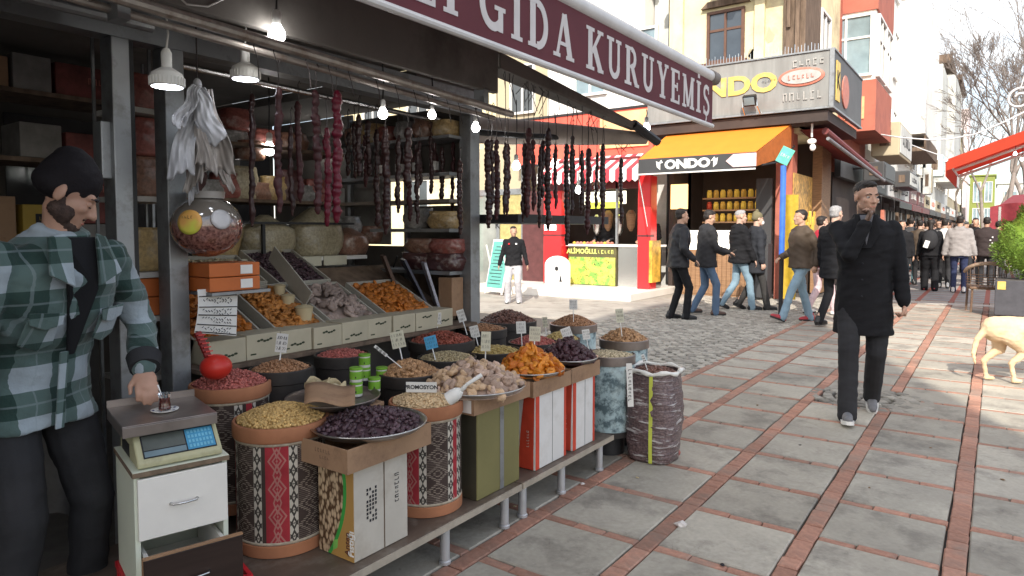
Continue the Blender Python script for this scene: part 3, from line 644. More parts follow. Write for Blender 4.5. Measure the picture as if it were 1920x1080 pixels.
# buildings closing the view
b = plainb('far_pink_building', 'sunlit pink white building behind the bare trees at the end of the street', -5.6,-3.05,98,106,15.8, M('pink_white', (.8,.68,.68), .85, var=.05), [('y', (x,98,z), (x+.7,98,z+1.6), {}) for x in (-5.2,-4.1) for z in (5,8.5,12)])
b = plainb('far_green_building', 'yellow green building with tall windows at the end of the street', -2.4,-.2,88,94,7.2, M('yellow_green_render', (.22,.26,.07), .85), [('y', (x,88,z), (x+.7,88,z+2.2), dict(glass=m_winb)) for x in (-2.1,-1.1) for z in (1.6,4.4)])
b = plainb('far_shop_row', 'low pale shop row closing the street behind the bare trees', 0,12,92,100,6.5, m_gry, [('y', (x,92,z), (x+1.2,92,z+1.5), dict(glass=m_winb)) for x in (.6,2.8,5.0,7.2) for z in (1.2,4.2)])
# building added out of view behind the camera, sized to shade the foreground
b = plainb('shading_building', 'plain white building added unseen behind the viewpoint to shade the street', 2.6,5.0,-20,-5.2,13.9, m_wht, [])
m_dkc = M('market_cloth', (.22,.03,.04), .8, var=.2)
ms = T('market_stall', 'dark red covered market stall beyond the terrace on the right', 'stall', (2.2,24,0))
q0 = PZ(1890, 500, .1)
part('canopy', MB().prism([(1.1,24,2.1),(4.4,24,2.2),(4.6,29,2.8),(1.5,29,2.6)], (0,0,.03)), m_dkc, ms); part('drape', MB().grid(lambda u, v: (.9+u*3.4, 23.9+.12*math.sin(u*22), .5+v*1.6+.1*math.sin(u*9)), 40, 6), m_dkc, ms, smooth=1)
part('post', MB().box((1.1,24,0), (1.16,24.06,2.1)), m_steel, ms); part('post', MB().box((4.3,24,0), (4.36,24.06,2.2)), m_steel, ms); part('table_top', MB().box((1.2,24.2,.8), (4.3,26,.86)), m_wood, ms)
# ------------------------------------------------------------ the nut kiosk
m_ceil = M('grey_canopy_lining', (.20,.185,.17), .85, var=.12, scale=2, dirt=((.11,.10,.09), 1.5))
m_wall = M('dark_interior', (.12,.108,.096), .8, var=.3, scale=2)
m_maroon = M('maroon_awning_cloth', (.115,.022,.03), .75, var=.12, scale=3)
m_letter = M('off_white_letters', (.62,.58,.57), .7, var=.06)
m_plast = M('clear_bag_film', (.75,.74,.7), .18, spec=.7, var=.15, scale=14, bump=.6, bs=18)
kb = T('kiosk', 'open fronted nut and dried fruit kiosk with grey aluminium posts', 'kiosk', (-3.6,1,0))
part('floor', MB().box((-5.4,-1.6,0), (-2.95,3.75,.05)), M('kiosk_floor', (.13,.12,.11), .8), kb)
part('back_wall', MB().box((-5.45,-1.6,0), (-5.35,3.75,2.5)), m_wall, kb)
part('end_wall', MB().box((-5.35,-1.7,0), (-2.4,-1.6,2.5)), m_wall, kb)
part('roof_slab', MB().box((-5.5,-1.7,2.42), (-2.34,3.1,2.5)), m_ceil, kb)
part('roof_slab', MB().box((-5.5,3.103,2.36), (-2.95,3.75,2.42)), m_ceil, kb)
part('fascia', MB().box((-2.337,-1.7,2.19), (-2.3,3.08,2.52)), m_ceil, kb, bev=.004)
part('lintel', MB().box((-3.0,-1.6,2.2), (-2.9,3.7,2.36)), m_alu, kb)
for y, w_ in ((1.55,.085), (3.62,.1), (1.33,.07)): part('post', MB().box((-3.0,y-w_/2,.05), (-2.9,y+w_/2,2.2)), m_alu, kb, bev=.004)
part('door_channel', MB().box((-2.99,1.371,.05), (-2.92,1.39,2.2)), m_black, kb)
part('rail', MB().tube([(-2.62,-1.5,2.19),(-2.62,1.32,2.19)], .022, 10), m_alu, kb, smooth=2)
m_pipe = M('worn_galvanised_pipe', (.42,.38,.35), .4, .7, var=.25, scale=14, dirt=((.2,.15,.12), 8))
part('hook_pipe', MB().tube([(-2.16,.9,2.12),(-2.33,3.25,2.10)], .02, 10), m_pipe, kb, smooth=2)
part('hook_pipe', MB().tube([(-2.35,.9,2.14),(-2.42,3.2,2.08)], .014, 10), m_pipe, kb, smooth=2)
part('hook_pipe', MB().tube([(-3.15,1.6,2.2),(-3.15,3.7,2.17)], .016, 10), m_steel, kb, smooth=2)
part('pipe_bracket', MB().box((-2.37,2.95,2.1), (-2.3,2.99,2.2)).box((-2.37,1.05,2.1), (-2.3,1.09,2.2)), m_alu, kb)
# lane-side lean-to awning
lc = T('lane_side_canopy', 'low dusty brown canopy with rolled edge tube at the lane end of the kiosk', 'canopy', (-3,4.4,2.2))
part('canvas', MB().prism([(-2.32,3.09,2.42),(-2.25,4.93,2.2),(-2.34,4.86,2.2),(-2.50,4.0,2.31),(-2.62,3.09,2.42)], (0,0,.012)), m_ceil, lc)
part('edge_flap', MB().prism([(-2.3,3.09,2.42),(-2.3,3.09,2.33),(-2.27,4.5,2.21),(-2.23,4.95,2.165),(-2.23,4.95,2.2)], (.012,0,0)), m_ceil, lc)
part('rolled_tube', MB().tube([(-2.25,4.95,2.14),(-2.6,4.58,2.15),(-3.05,4.15,2.17),(-3.5,3.8,2.2)], [.045,.075,.10,.11], 16), M('brown_rolled_cloth', (.42,.36,.32), .8, var=.2, scale=7), lc, smooth=2)
part('end_bracket', MB().tube([(-2.24,4.7,2.22),(-2.2,5.05,2.12)], .035, 8), m_dark, lc, smooth=2)
part('arm', MB().tube([(-2.95,3.66,2.1),(-2.8,4.0,2.1),(-2.7,4.5,2.13)], .022, 8), m_dark, lc, smooth=2)
part('cross_bar', MB().box((-3.2,3.7,1.47), (-2.6,5.0,1.53)).box((-3.2,3.7,1.44), (-3.14,3.76,1.56)), m_dark, lc)
# big maroon awning
ma = T('maroon_awning', 'maroon shop awning with large white GIDA KURUYEMİŞ lettering over the nut kiosk', 'awning', (-2.4,2,2.2))
part('canvas', MB().prism([(-1.82,-1.6,2.56),(-1.82,5.16,2.59),(-3.05,5.16,3.15),(-3.05,-1.6,3.15)], (0,0,.01)), m_maroon, ma)
part('valance', MB().box((-1.812,-1.6,2.24), (-1.80,5.16,2.57)), m_maroon, ma)
m_tube = M('white_awning_tube', (.66,.64,.63), .35, var=.08)
part('bottom_rail', MB().tube([(-1.806,-1.6,2.225),(-1.806,5.18,2.225)], .017, 10), m_tube, ma, smooth=2)
part('front_tube', MB().tube([(-1.82,-1.6,2.60),(-1.82,5.14,2.60)], .045, 16), m_tube, ma, smooth=2)
part('end_cap', MB().tube([(-1.82,5.143,2.60),(-1.82,5.26,2.60)], .052, 14), M('taupe_cap', (.2,.17,.15), .6), ma, smooth=2)
part('roller_box', MB().box((-3.15,-1.6,3.0), (-3.06,5.1,3.25)), m_ceil, ma)
for y in (1.0, 4.9): part('folding_arm', MB().tube([(-3.05,y,3.05),(-2.4,y-.25,2.82),(-1.86,y,2.56)], .02, 8), m_dark, ma, smooth=2)
rb = MB()
for k in range(26): rb.box((-2.9,-.4+k*.09,2.70), (-2.86,-.36+k*.09,2.95))
part('louvre_slat', rb, M('brown_slats', (.1,.06,.05), .7), ma, kind='stuff')
# slab serif letters built from strokes: each glyph (width, [strokes]); coordinates in units of the cap height
def arc(cx, cy, rx, ry, a0, a1, n=12): return [(cx+rx*math.cos(math.radians(a0+(a1-a0)*i/n)), cy+ry*math.sin(math.radians(a0+(a1-a0)*i/n))) for i in range(n+1)]
TK, TN, SF = .2, .1, .085     # thick, thin, serif
def st_(p, w=TK): return (p, w)
def serif(x, y, l=.38): return ([(x-l/2, y), (x+l/2, y)], SF)
hs = SF/2
GL = {
 'L': (.72, [st_([(.2,0),(.2,1)]), serif(.2,1-hs), ([(.02,hs),(.68,hs)], SF), ([(.64,0),(.64,.3)], SF)]),
 'I': (.42, [st_([(.21,0),(.21,1)]), serif(.21,hs), serif(.21,1-hs)]),
 'İ': (.42, [st_([(.21,0),(.21,.98)]), serif(.21,hs), serif(.21,1-hs), ([(.13,1.17),(.29,1.17)], .14)]),
 'G': (.86, [([(p[0], p[1]) for p in arc(.44,.5,.33,.42,50,318,20)], .17), ([(.68,.02),(.68,.46)], .15), serif(.66,.46,.34), ([(.69,.68),(.69,.98)], SF)]),
 'D': (.84, [st_([(.2,0),(.2,1)]), ([(.03,hs),(.38,hs)], SF), ([(.03,1-hs),(.38,1-hs)], SF), (arc(.36,.5,.33,.44,-90,90,14), .16)]),
 'A': (.86, [([(.16,.04),(.42,.98)], .1), ([(.44,.98),(.7,.04)], TK), ([(.25,.32),(.62,.32)], .08), serif(.14,hs,.28), serif(.7,hs,.34)]),
 'K': (.86, [st_([(.2,0),(.2,1)]), serif(.2,hs), serif(.2,1-hs), ([(.68,.95),(.28,.42)], .1), ([(.38,.56),(.7,.03)], TK), serif(.7,hs,.28), serif(.68,1-hs,.28)]),
 'U': (.84, [([(.2,1),(.2,.35)]+arc(.42,.32,.22,.25,180,360,10)[1:-1]+[(.64,.35)], .15), ([(.64,.3),(.64,1)], .12), serif(.2,1-hs,.36), serif(.64,1-hs,.28)]),
 'R': (.86, [st_([(.2,0),(.2,1)]), serif(.2,hs), ([(.03,1-hs),(.4,1-hs)], SF), (arc(.38,.72,.22,.23,-90,90,10), .14), ([(.3,.49),(.4,.49)], .08), ([(.42,.5),(.68,.04)], TK-.02), serif(.74,hs,.2)]),
 'Y': (.84, [st_([(.42,0),(.42,.48)]), serif(.42,hs), ([(.17,.97),(.42,.45)], TK-.02), ([(.68,.97),(.43,.45)], .1), serif(.17,1-hs,.3), serif(.68,1-hs,.26)]),
 'E': (.74, [st_([(.2,0),(.2,1)]), ([(.03,hs),(.68,hs)], SF), ([(.03,1-hs),(.66,1-hs)], SF), ([(.2,.5),(.5,.5)], SF), ([(.64,0),(.64,.28)], .08), ([(.62,.74),(.62,1)], .08), ([(.5,.38),(.5,.62)], .07)]),
 'M': (1.04, [([(.18,0),(.18,1)], .11), ([(.2,.98),(.5,.06)], TK-.02), ([(.52,.06),(.8,.98)], .1), st_([(.82,0),(.82,1)]), serif(.18,hs,.3), serif(.82,hs,.34), serif(.16,1-hs,.26), serif(.86,1-hs,.26)]),
 'Ş': (.66, [(arc(.34,.74,.2,.2,40,270,12)+arc(.34,.27,.22,.22,90,-140,12)[1:], .14), ([(.53,.72),(.53,.97)], .06), ([(.12,.03),(.12,.28)], .06), ([(.34,0),(.36,-.1),(.3,-.2)], .07)]),
}
def poly_stroke(mb, p, w, y0, z0, h, x, dep, k):
    p = [np.array(q)*h for q in p]; w = w*h; L_ = []; R_ = []
    for i, q in enumerate(p):
        d = p[min(i+1, len(p)-1)]-p[max(i-1, 0)]; d = d/np.linalg.norm(d); nrm = np.array([-d[1], d[0]])
        L_.append(q+nrm*w/2); R_.append(q-nrm*w/2)
    x1 = x+dep+k*.00025
    for i in range(len(p)-1):
        qd = [L_[i], L_[i+1], R_[i+1], R_[i]]; qd = [(x, y0+a[0], z0+a[1]) for a in qd]
        mb.prism(qd[::-1], (x1-x, 0, 0))
def slabtext(s, y0, z0, h, kern, th, m):
    y = y0
    for ch in s:
        if ch == ' ': y += .42*h; continue
        wd, stx = GL[ch]; mb = MB()
        for k, (p, w_) in enumerate(stx): poly_stroke(mb, [(a*1.02, b) for a, b in p], w_, y, z0, h, -1.7995, .002, k)
        part('letter', mb, m, th); y += (wd+kern)*h
    return y
# cap height .24; the string ends just before the far end of the valance
def slabwidth(s, h, kern): return sum(.42*h if c == ' ' else (GL[c][0]+kern)*h for c in s)
S_ = 'LI GIDA KURUYEMİŞ'; h_ = .225; k_ = .17
slabtext(S_, 5.13-slabwidth(S_, h_, k_), 2.285, h_, k_, ma, m_letter)

# hooks, bulbs and lamps
m_bulb = M('lit_bulb', (1,.98,.95), .3, emit=15, var=0); m_cool = M('cool_led', (.85,.9,1), .3, emit=12, var=0)
def bulb(p, r=.035, lab='', cable=.12, lit=True):
    t = T('light_bulb', lab, 'light bulb', p, 0, 'bare bulbs strung through the kiosk')
    part('globe', MB().lathe([(0.001,-r*1.0),(r*.6,-r*.82),(r*.95,-r*.3),(r,.0),(r*.9,r*.5),(r*.6,r),(r*.45,r*1.3)], 16, p), m_bulb, t, smooth=1)
    part('socket', MB().lathe([(r*.5,r*1.25),(r*.55,r*1.4),(r*.55,r*2.6),(r*.4,r*2.9),(.004,r*3.0)], 14, p), m_white, t, smooth=2)
    part('cable', MB().tube([p+V(0,0,r*2.9), p+V(.004,.003,r*2.9+cable*.5), p+V(0,0,r*2.9+cable)], .004, 6), m_dark, t)
    return t
bulb(PX(519,66,-2.26)-V(0,0,0), .032, 'large lit bulb in front of the pipe, nearest the awning', .22)
bulb(PX(718,214,-2.45), .024, 'lit bulb hanging between the dark fruit strings at the kiosk middle', .18)
bulb(PX(810,216,-2.5), .022, 'lit bulb left of the far kiosk post', .15)
bulb(PX(892,240,-2.6), .026, 'lit bulb right in front of the far kiosk post', .2)
bulb(PX(505,281,-3.9), .038, 'round lit bulb deep inside behind the fruit strings', .5)
bulb(PX(600,275,-4.6), .034, 'left lit bulb over the nut bags at the back', .4)
bulb(PX(640,300,-4.9), .034, 'second lit bulb at the back wall', .4)
bulb(PX(968,312,-2.9), .03, 'lit bulb under the rolled tube of the lane canopy, left one', .4)
bulb(PX(1040,308,-2.75), .03, 'lit bulb under the rolled tube, above the red column', .3)
bulb(PX(1085,357,-2.75), .028, 'lowest lit bulb among the strings in the lane', .4)
bulb(PX(1212,240,-2.3), .03, 'lit bulb at the tip of the lane canopy', .06)
def led(p, lab):
    t = T('led_lamp', lab, 'lamp', p, 0, 'white ribbed lamps hanging over the scale')
    fin = MB().lathe([(.052,-.034),(.056,-.03),(.056,-.002),(.05,.014),(.028,.028),(.018,.034)], 28, p)
    part('lamp_body', fin, m_white, t, smooth=2)
    fb = MB()
    for k in range(28): a = 2*PI*k/28; fb.ob(p+V(.057*math.cos(a), .057*math.sin(a), -.016), (.004,.003,.028), Rz(a))
    part('rib', fb, m_white, t, kind='stuff')
    part('diffuser', MB().lathe([(.001,-.038),(.05,-.0345)], 24, p), m_cool, t)
    part('socket', MB().lathe([(.017,.032),(.018,.036),(.018,.085),(.01,.1)], 14, p), m_white, t, smooth=2)
    part('cable', MB().tube([p+V(0,0,.098), p+V(.008,.004,.15), p+V(-.004,0,.3)], .004, 6), m_white, t)
led(PX(313,145,-2.4), 'white ribbed lamp at left, in front of the aluminium post'); led(PX(460,133,-2.5), 'white ribbed lamp right of the hanging plastic bags')
bar = obj('tube_light', MB().tube([PX(590,335,-5.0), PX(655,348,-5.0)], .012, 8), m_cool); tag(bar, 'thin white strip light glowing at the back of the kiosk', 'lamp')
m_wire = M('white_wire', (.55,.54,.52), .6, var=.1)
wr = obj('cable', MB().tube([PX(330,-10,-2.3), PX(350,8,-2.3), PX(390,12,-2.3), PX(440,-12,-2.3)], .004, 6), m_wire); tag(wr, 'loose white cable looping under the canopy lining', 'cable')
m_hook = M('dark_hook_wire', (.05,.04,.04), .5, .4)
def hook(th, p, l): part('hook', MB().tube([p+V(.012,0,.03), p+V(.02,0,.05), p+V(0,0,.062), p+V(-.012,0,.05), p+V(0,0,.02), p+V(0,0,-l)], .0022, 5), m_hook, th)
# walnut and grape strings
m_str = {'dark': M('dark_fruit_string', (.035,.014,.014), .35, var=.45, scale=30, isl=0, bump=.4, bs=60), 'maroon': M('maroon_fruit_string', (.052,.013,.015), .5, var=.4, scale=40, bump=.5, bs=70), 'pink': M('crimson_fruit_string', (.12,.006,.02), .4, var=.4, scale=45, bump=.5, bs=70)}
def fstring(px, yt, yb, xw, w, kind, lab, hk=.08, seed=0):
    a = PX(px, yt, xw); b = PX(px, yb, xw); l = a[2]-b[2]; r = random.Random(seed); n = max(10, int(l/.0075))
    t = T('fruit_string', lab, 'dried fruit string', a, 0, 'walnut and grape strings hanging from the pipes')
    pts, rr_ = [], []
    for i in range(n+1):
        u = i/n; pts.append(a+V(.0035*math.sin(u*5+seed)+.0025*math.sin(u*31), .0035*math.cos(u*4+seed)+.0025*math.cos(u*27+seed), -l*u)); bulge = abs(math.sin(u*l/.034*PI+seed+.9*math.sin(u*11+seed)))
        rr_.append(w*(.66+.28*bulge+.13*math.sin(i*.37+seed*2)+r.uniform(-.09,.09))*(min(1, 8*u+.6))*(min(1, 7*(1-u)+.4)))
    part('fruit_body', MB().tube(pts, rr_, 9), m_str[kind], t, smooth=1); hook(t, a, 0) if hk < .02 else part('hook', MB().tube([a, a+V(.003,.002,hk*.5), a+V(0,0,hk), a+V(.012,0,hk+.015), a+V(.02,0,hk)], .0022, 5), m_hook, t)
    return t
FS = [(470,175,425,-2.75,.014,'dark'),(521,165,400,-2.35,.016,'maroon'),(545,235,405,-2.7,.013,'dark'),(559,190,380,-2.7,.016,'maroon'),(592,170,402,-2.38,.018,'maroon'),(612,240,425,-2.55,.017,'pink'),(630,170,418,-2.4,.022,'pink'),(652,250,330,-3.2,.016,'dark'),
      (672,215,330,-2.9,.017,'dark'),(690,225,330,-3.1,.016,'dark'),(706,330,425,-2.9,.016,'dark'),(722,240,440,-2.6,.018,'dark'),(745,260,385,-2.8,.014,'dark'),(764,240,350,-2.6,.02,'dark'),(782,280,420,-3.0,.015,'dark'),
      (862,300,440,-2.6,.015,'dark'),(915,262,428,-2.72,.02,'dark'),(931,262,412,-2.66,.019,'maroon'),(947,268,402,-2.8,.014,'dark'),(990,240,408,-2.72,.021,'maroon'),(1017,265,372,-2.72,.019,'dark'),(1028,240,432,-2.6,.022,'dark'),(1063,270,460,-2.72,.02,'dark'),(1074,255,372,-2.6,.017,'dark'),
      (1091,282,400,-2.72,.017,'dark'),(1103,278,440,-2.6,.022,'maroon'),(1119,286,392,-2.72,.014,'dark'),(1130,270,398,-2.6,.02,'dark'),(1165,296,420,-2.6,.018,'dark'),(1000,262,396,-2.9,.016,'maroon')]
labs = ['nearly black string farthest left, beside the round jar','long maroon brown string hanging from the front pipe','short dark string between two maroon ones','reddish dark string under the ribbed lamp','thick brownish red string left of the crimson pair','crimson lumpy string with its tip lowest of the pair','thick bright crimson string hanging from the front pipe','short dark string deep inside, right of the crimson pair',
        'dark string first left of the shelf unit','dark string second left of the shelf unit','dark string hanging low before the white strip','long dark string beside the shelf unit','thin dark string before the bright gap','thick dark string crossing the upper shelf','dark string before the packets of the shelf unit',
        'dark string right of the shelf packets','thick dark string just right of the far post','maroon string second right of the far post','slim dark string third right of the far post','long maroon string before the lane opening','dark string left of the middle bulb','longest black string reaching down before the red column','black string reaching lowest, before the grill shop','short black string beside the middle bulb',
        'dark string before the striped awning, left','wide maroon string before the grill shop counter','thin dark string before the striped awning','thick dark string at the right of the cluster','last dark string at the far right, apart from the rest','maroon string behind the long one before the lane']
for k, (q, lb) in enumerate(zip(FS, labs)): q = (q[0], q[1], q[2], q[3] if k < 16 else -2.36-.05*(k % 3), q[4]*(1.2 if k > 7 else 1.05)*(1 if k < 16 else .9), q[5]); a_ = PX(q[0], q[1], q[3]); fstring(*q, lb, hk=(.06+.07*rnd.random()) if k < 16 else max(.03, 2.42-.12*(a_[1]-3.09)-.0-a_[2]-.015), seed=k)
ords = ['first','second','third','fourth','fifth','sixth','seventh','eighth','ninth','tenth']
for k in range(10):
    px = 664+20.5*k; fstring(px, 232+6*((k*3) % 5)+.12*(px-664), 335+14*((k*7) % 6)+.1*(px-664), -3.12, .0155+.002*(k % 3), 'maroon' if k % 4 == 1 else 'dark', ords[k]+' string from the left in the rear row on the inner steel pipe', .10+.02*(k % 3), 60+k)
for k in range(8):
    px = 922+30*k; fstring(px, 262+3*k+5*(k % 2), 392+12*((k*5) % 4), -2.44, .0155, 'maroon' if k % 3 == 1 else 'dark', ords[k]+' string from the left in the rear row under the lane canopy edge', .2, 80+k)
hw = MB(); rr = random.Random(11)
for k in range(26):
    y = 3.2+rr.random()*1.75; x = -2.31-rr.random()*.14; z = 2.40-.12*(y-3.09)
    hw.tube([V(x,y,z), V(x+rr.uniform(-.05,.05), y+rr.uniform(-.03,.05), z-.06), V(x+rr.uniform(-.04,.04), y+.02, z-.1-rr.random()*.1)], .0025, 4)
for k in range(14):
    y = 1.5+k*.13+rr.uniform(-.03,.03); x = -2.2-.072*(y-.9); z = 2.105
    hw.tube([V(x+.02,y,z+.01), V(x,y,z+.028), V(x-.02,y,z), V(x-.01,y+.01,z-.05), V(x+.01,y,z-.08-.05*rr.random())], .0025, 4)
o = obj('hook_wires', hw, m_hook); tag(o, 'tangle of empty wire hooks hanging along pipe and canopy edge', 'hooks', kind='stuff')

# ---- platform (two benches on chrome legs)
m_leg = M('brushed_leg_metal', (.55,.56,.58), .45, .55, var=.1)
m_bench = M('brown_laminate', (.115,.085,.065), .45, var=.25, scale=5, sc3=(1,.3,1), dirt=((.2,.17,.14), 9)); m_edge = M('pale_bench_edge', (.36,.31,.25), .6, var=.2, scale=9)
for k, (y0, y1, lab) in enumerate(((.9,2.62,'low brown display bench nearer the viewer under the pistachio box'),(2.63,3.58,'low display bench farther away under the white and red boxes'))):
    t = T('display_bench', lab, 'bench', (-2.2,(y0+y1)/2,0), 0, 'low display benches on chrome legs')
    part('bench_top', MB().box((-2.75,y0,.175), (-1.825,y1,.2)), m_bench, t, bev=.002); part('edge_strip', MB().box((-1.822,y0,.172), (-1.815,y1,.2)), m_edge, t)
    for y in ((1.55,2.12,2.55) if k == 0 else (2.7,3.07,3.5)):
        for x in (-1.87, -2.65):
            part('leg', MB().lathe([(.026,0),(.026,.012),(.021,.016),(.021,.165),(.026,.168),(.026,.1745)], 16, (x,y,.001)), m_leg, t, smooth=2)

# ---- kilim covered drums
def kilim():
    m = Mat('kilim_cloth', .9, spec=.15); uvn = m.n('ShaderNodeUVMap'); q = m.n('ShaderNodeSeparateXYZ'); m.lk(uvn.outputs[0], q.inputs[0])
    u = E(m.t, q.outputs[0]); v = E(m.t, q.outputs[1])      # metres
    P = .262; s = (u*(1/P)).frac()*P                         # 0..P metres
    def band(a, b): return s.gt(a)*s.lt(b)
    def dia(cu, pu, pv, off=0.): return ((s-cu).abs()*(1/pu))+(((v*(1/pv)+off).frac()-.5).abs()*2)
    red = (.33,.035,.045); blk = (.03,.024,.022); wh = (.52,.47,.40); dk = (.06,.042,.036)
    c = m.mix(band(0,.085), m.rgb(dk), red)
    d1 = dia(.0425,.036,.105); ring = (d1-.85).abs().lt(.10).mx((d1-.42).abs().lt(.09)).mx(d1.lt(.12))
    d1b = dia(.0425,.018,.105,.5); rb_ = (d1b-.75).abs().lt(.16).mn(band(.02,.065))
    c = m.mix(band(.004,.081)*ring.mx(rb_)*.75, c, (.40,.20,.17))
    for a in (.085, .215):
        w_ = .032; c = m.mix(band(a,a+w_), c, wh)
        d2 = dia(a+w_/2,.012,.05); k1 = (d2-.8).abs().lt(.3).mx(d2.lt(.2)); d3 = dia(a+w_/2,.030,.05,.5); k2 = d3.gt(1.05)*d3.lt(1.45)
        c = m.mix(band(a+.001,a+w_-.001)*k1.mx(k2)*.93, c, blk)
    d4 = dia(.166,.05,.075); bl = (d4-.9).abs().lt(.18).mx((d4-.4).abs().lt(.1)); st2 = ((v*(1/.0075)).frac()-.5).abs().lt(.22)
    c = m.mix(band(.118,.214)*bl*st2*.8, c, (.33,.27,.22)); c = m.mix(band(.118,.214)*(((v*(1/.15)).frac()-.5).abs().lt(.16))*st2*.35, c, (.25,.2,.17))
    c = m.val(m.ramp(m.noise(12,4), .3, .7), c, .15)
    wv = ((u*(1/.0035)).frac()-.5).abs()+((v*(1/.0035)).frac()-.5).abs()
    m.base(c).bump(wv, .25, .001); return m.m
m_kilim = kilim(); m_rim = M('terracotta_felt', (.36,.15,.075), .85, var=.18, scale=8); m_rope = M('beige_braid', (.4,.34,.26), .9, var=.3, scale=40)
def uvlathe(prof, n, c, u0=0):
    g = MB(); vs = []; uv = []
    for r_, z in prof:
        for j in range(n+1): a = 2*PI*j/n; vs.append((c[0]+r_*math.cos(a), c[1]+r_*math.sin(a), c[2]+z)); uv.append((a*prof[0][0]+u0, z))
    k = len(prof); f = [(i*(n+1)+j, i*(n+1)+j+1, (i+1)*(n+1)+j+1, (i+1)*(n+1)+j) for i in range(k-1) for j in range(n)]
    g.add(vs, f); return g, uv
def adduv(o, uv):
    l = o.data.uv_layers.new(name='UVMap')
    for lp in o.data.loops: l.data[lp.index].uv = uv[lp.vertex_index]
def kdrum(p, z0, z1, r, lab, u0):
    t = T('kilim_drum', lab, 'drum', (p[0],p[1],z0), 0, 'kilim covered display drums')
    g, uv = uvlathe([(r*.94,.0),(r*.94,(z1-z0)-.055)], 48, (p[0],p[1],z0+.001), u0); o = part('kilim_cover', g, m_kilim, t, smooth=1); adduv(o, uv)
    part('top_band', MB().lathe([(r*.9,z1-.058),(r*.98,z1-.056),(r,z1-.05),(r,z1-.006),(r*.98,z1),(r*.93,z1),(r*.92,z1-.03),(.001,z1-.03)], 40, (p[0],p[1],0)), m_rim, t, smooth=2)
    part('bottom_band', MB().lathe([(r*.955,z0+.002),(r*.965,z0+.004),(r*.965,z0+.045),(r*.95,z0+.048)], 40, (p[0],p[1],0)), m_rim, t, smooth=2)
    part('braid', MB().lathe([(r*.95,z1-.068),(r*.965,z1-.062),(r*.95,z1-.056)], 40, (p[0],p[1],0)), m_rope, t, smooth=1); part('braid', MB().lathe([(r*.945,z0+.049),(r*.96,z0+.054),(r*.945,z0+.06)], 40, (p[0],p[1],0)), m_rope, t, smooth=1)
    return t
# ---- nuts
def item(kind, seed):
    r = np.random.RandomState(seed)
    if kind in ('chickpea','berry'): v, f = ICO[1]; v = v*(1+r.uniform(-.08,.08,(len(v),1))); return v, f
    if kind == 'almond': v, f = ICO[1]; v = v*V(.62,1.15,.45); v[:,0] *= 1-.35*v[:,1]/1.15; return v, f
    if kind == 'cashew':
        g = MB().tube([(math.cos(a)*.8, math.sin(a)*.8, 0) for a in np.linspace(-1.4,1.4,6)], [.2,.36,.42,.42,.36,.2], 6); return np.vstack(g.v), g.f
    if kind == 'walnut': v, f = ICO[2]; v = v*(1+.16*wob(v*1., 3, 1.3, seed)[:,None])*V(1,.75,.55); return v, f
    if kind == 'raisin': v, f = ICO[2]; v = v*(1+.12*wob(v, 3, 1.6, seed)[:,None])*V(.8,1.15,.7); return v, f
    if kind == 'date': v, f = ICO[2]; v = v*(1+.09*wob(v, 3, 1.2, seed)[:,None])*V(.7,1.25,.62); return v, f
    if kind == 'apricot': v, f = ICO[2]; v = v.copy(); v[:,2] = v[:,2]*.42+.22*(v[:,0]**2)-.1; v = v*(1+.10*wob(v, 3, .9, seed)[:,None]); return v*V(1.1,.9,1), f
    if kind == 'fig':
        v, f = ICO[3]; v = v.copy(); rr2 = v[:,0]**2+v[:,1]**2; up = v[:,2] > 0
        v[:,2] = v[:,2]*.55-np.where(up, .42*np.exp(-rr2*6), 0); a = np.arctan2(v[:,1], v[:,0]); v[:,:2] *= (1+.07*np.sin(a*7+seed)+.05*np.sin(a*3+seed))[:,None]
        v = v*(1+.07*wob(v, 3, 1.4, seed)[:,None]); return v*V(1,.85,1), f
def rrot(r): q = r.normal(size=4); q /= np.linalg.norm(q); w_, x, y, z = q; return np.array([[1-2*(y*y+z*z),2*(x*y-z*w_),2*(x*z+y*w_)],[2*(x*y+z*w_),1-2*(x*x+z*z),2*(y*z-x*w_)],[2*(x*z-y*w_),2*(y*z+x*w_),1-2*(x*x+y*y)]])
def lay(r, nrm, flat):   # rotation that lays an item roughly on the slope
    x, y, d = frame(unit(nrm+r.normal(size=3)*flat)); a = r.uniform(0, 2*PI); c, s = math.cos(a), math.sin(a)
    return np.array([c*x+s*y, -s*x+c*y, d]).T
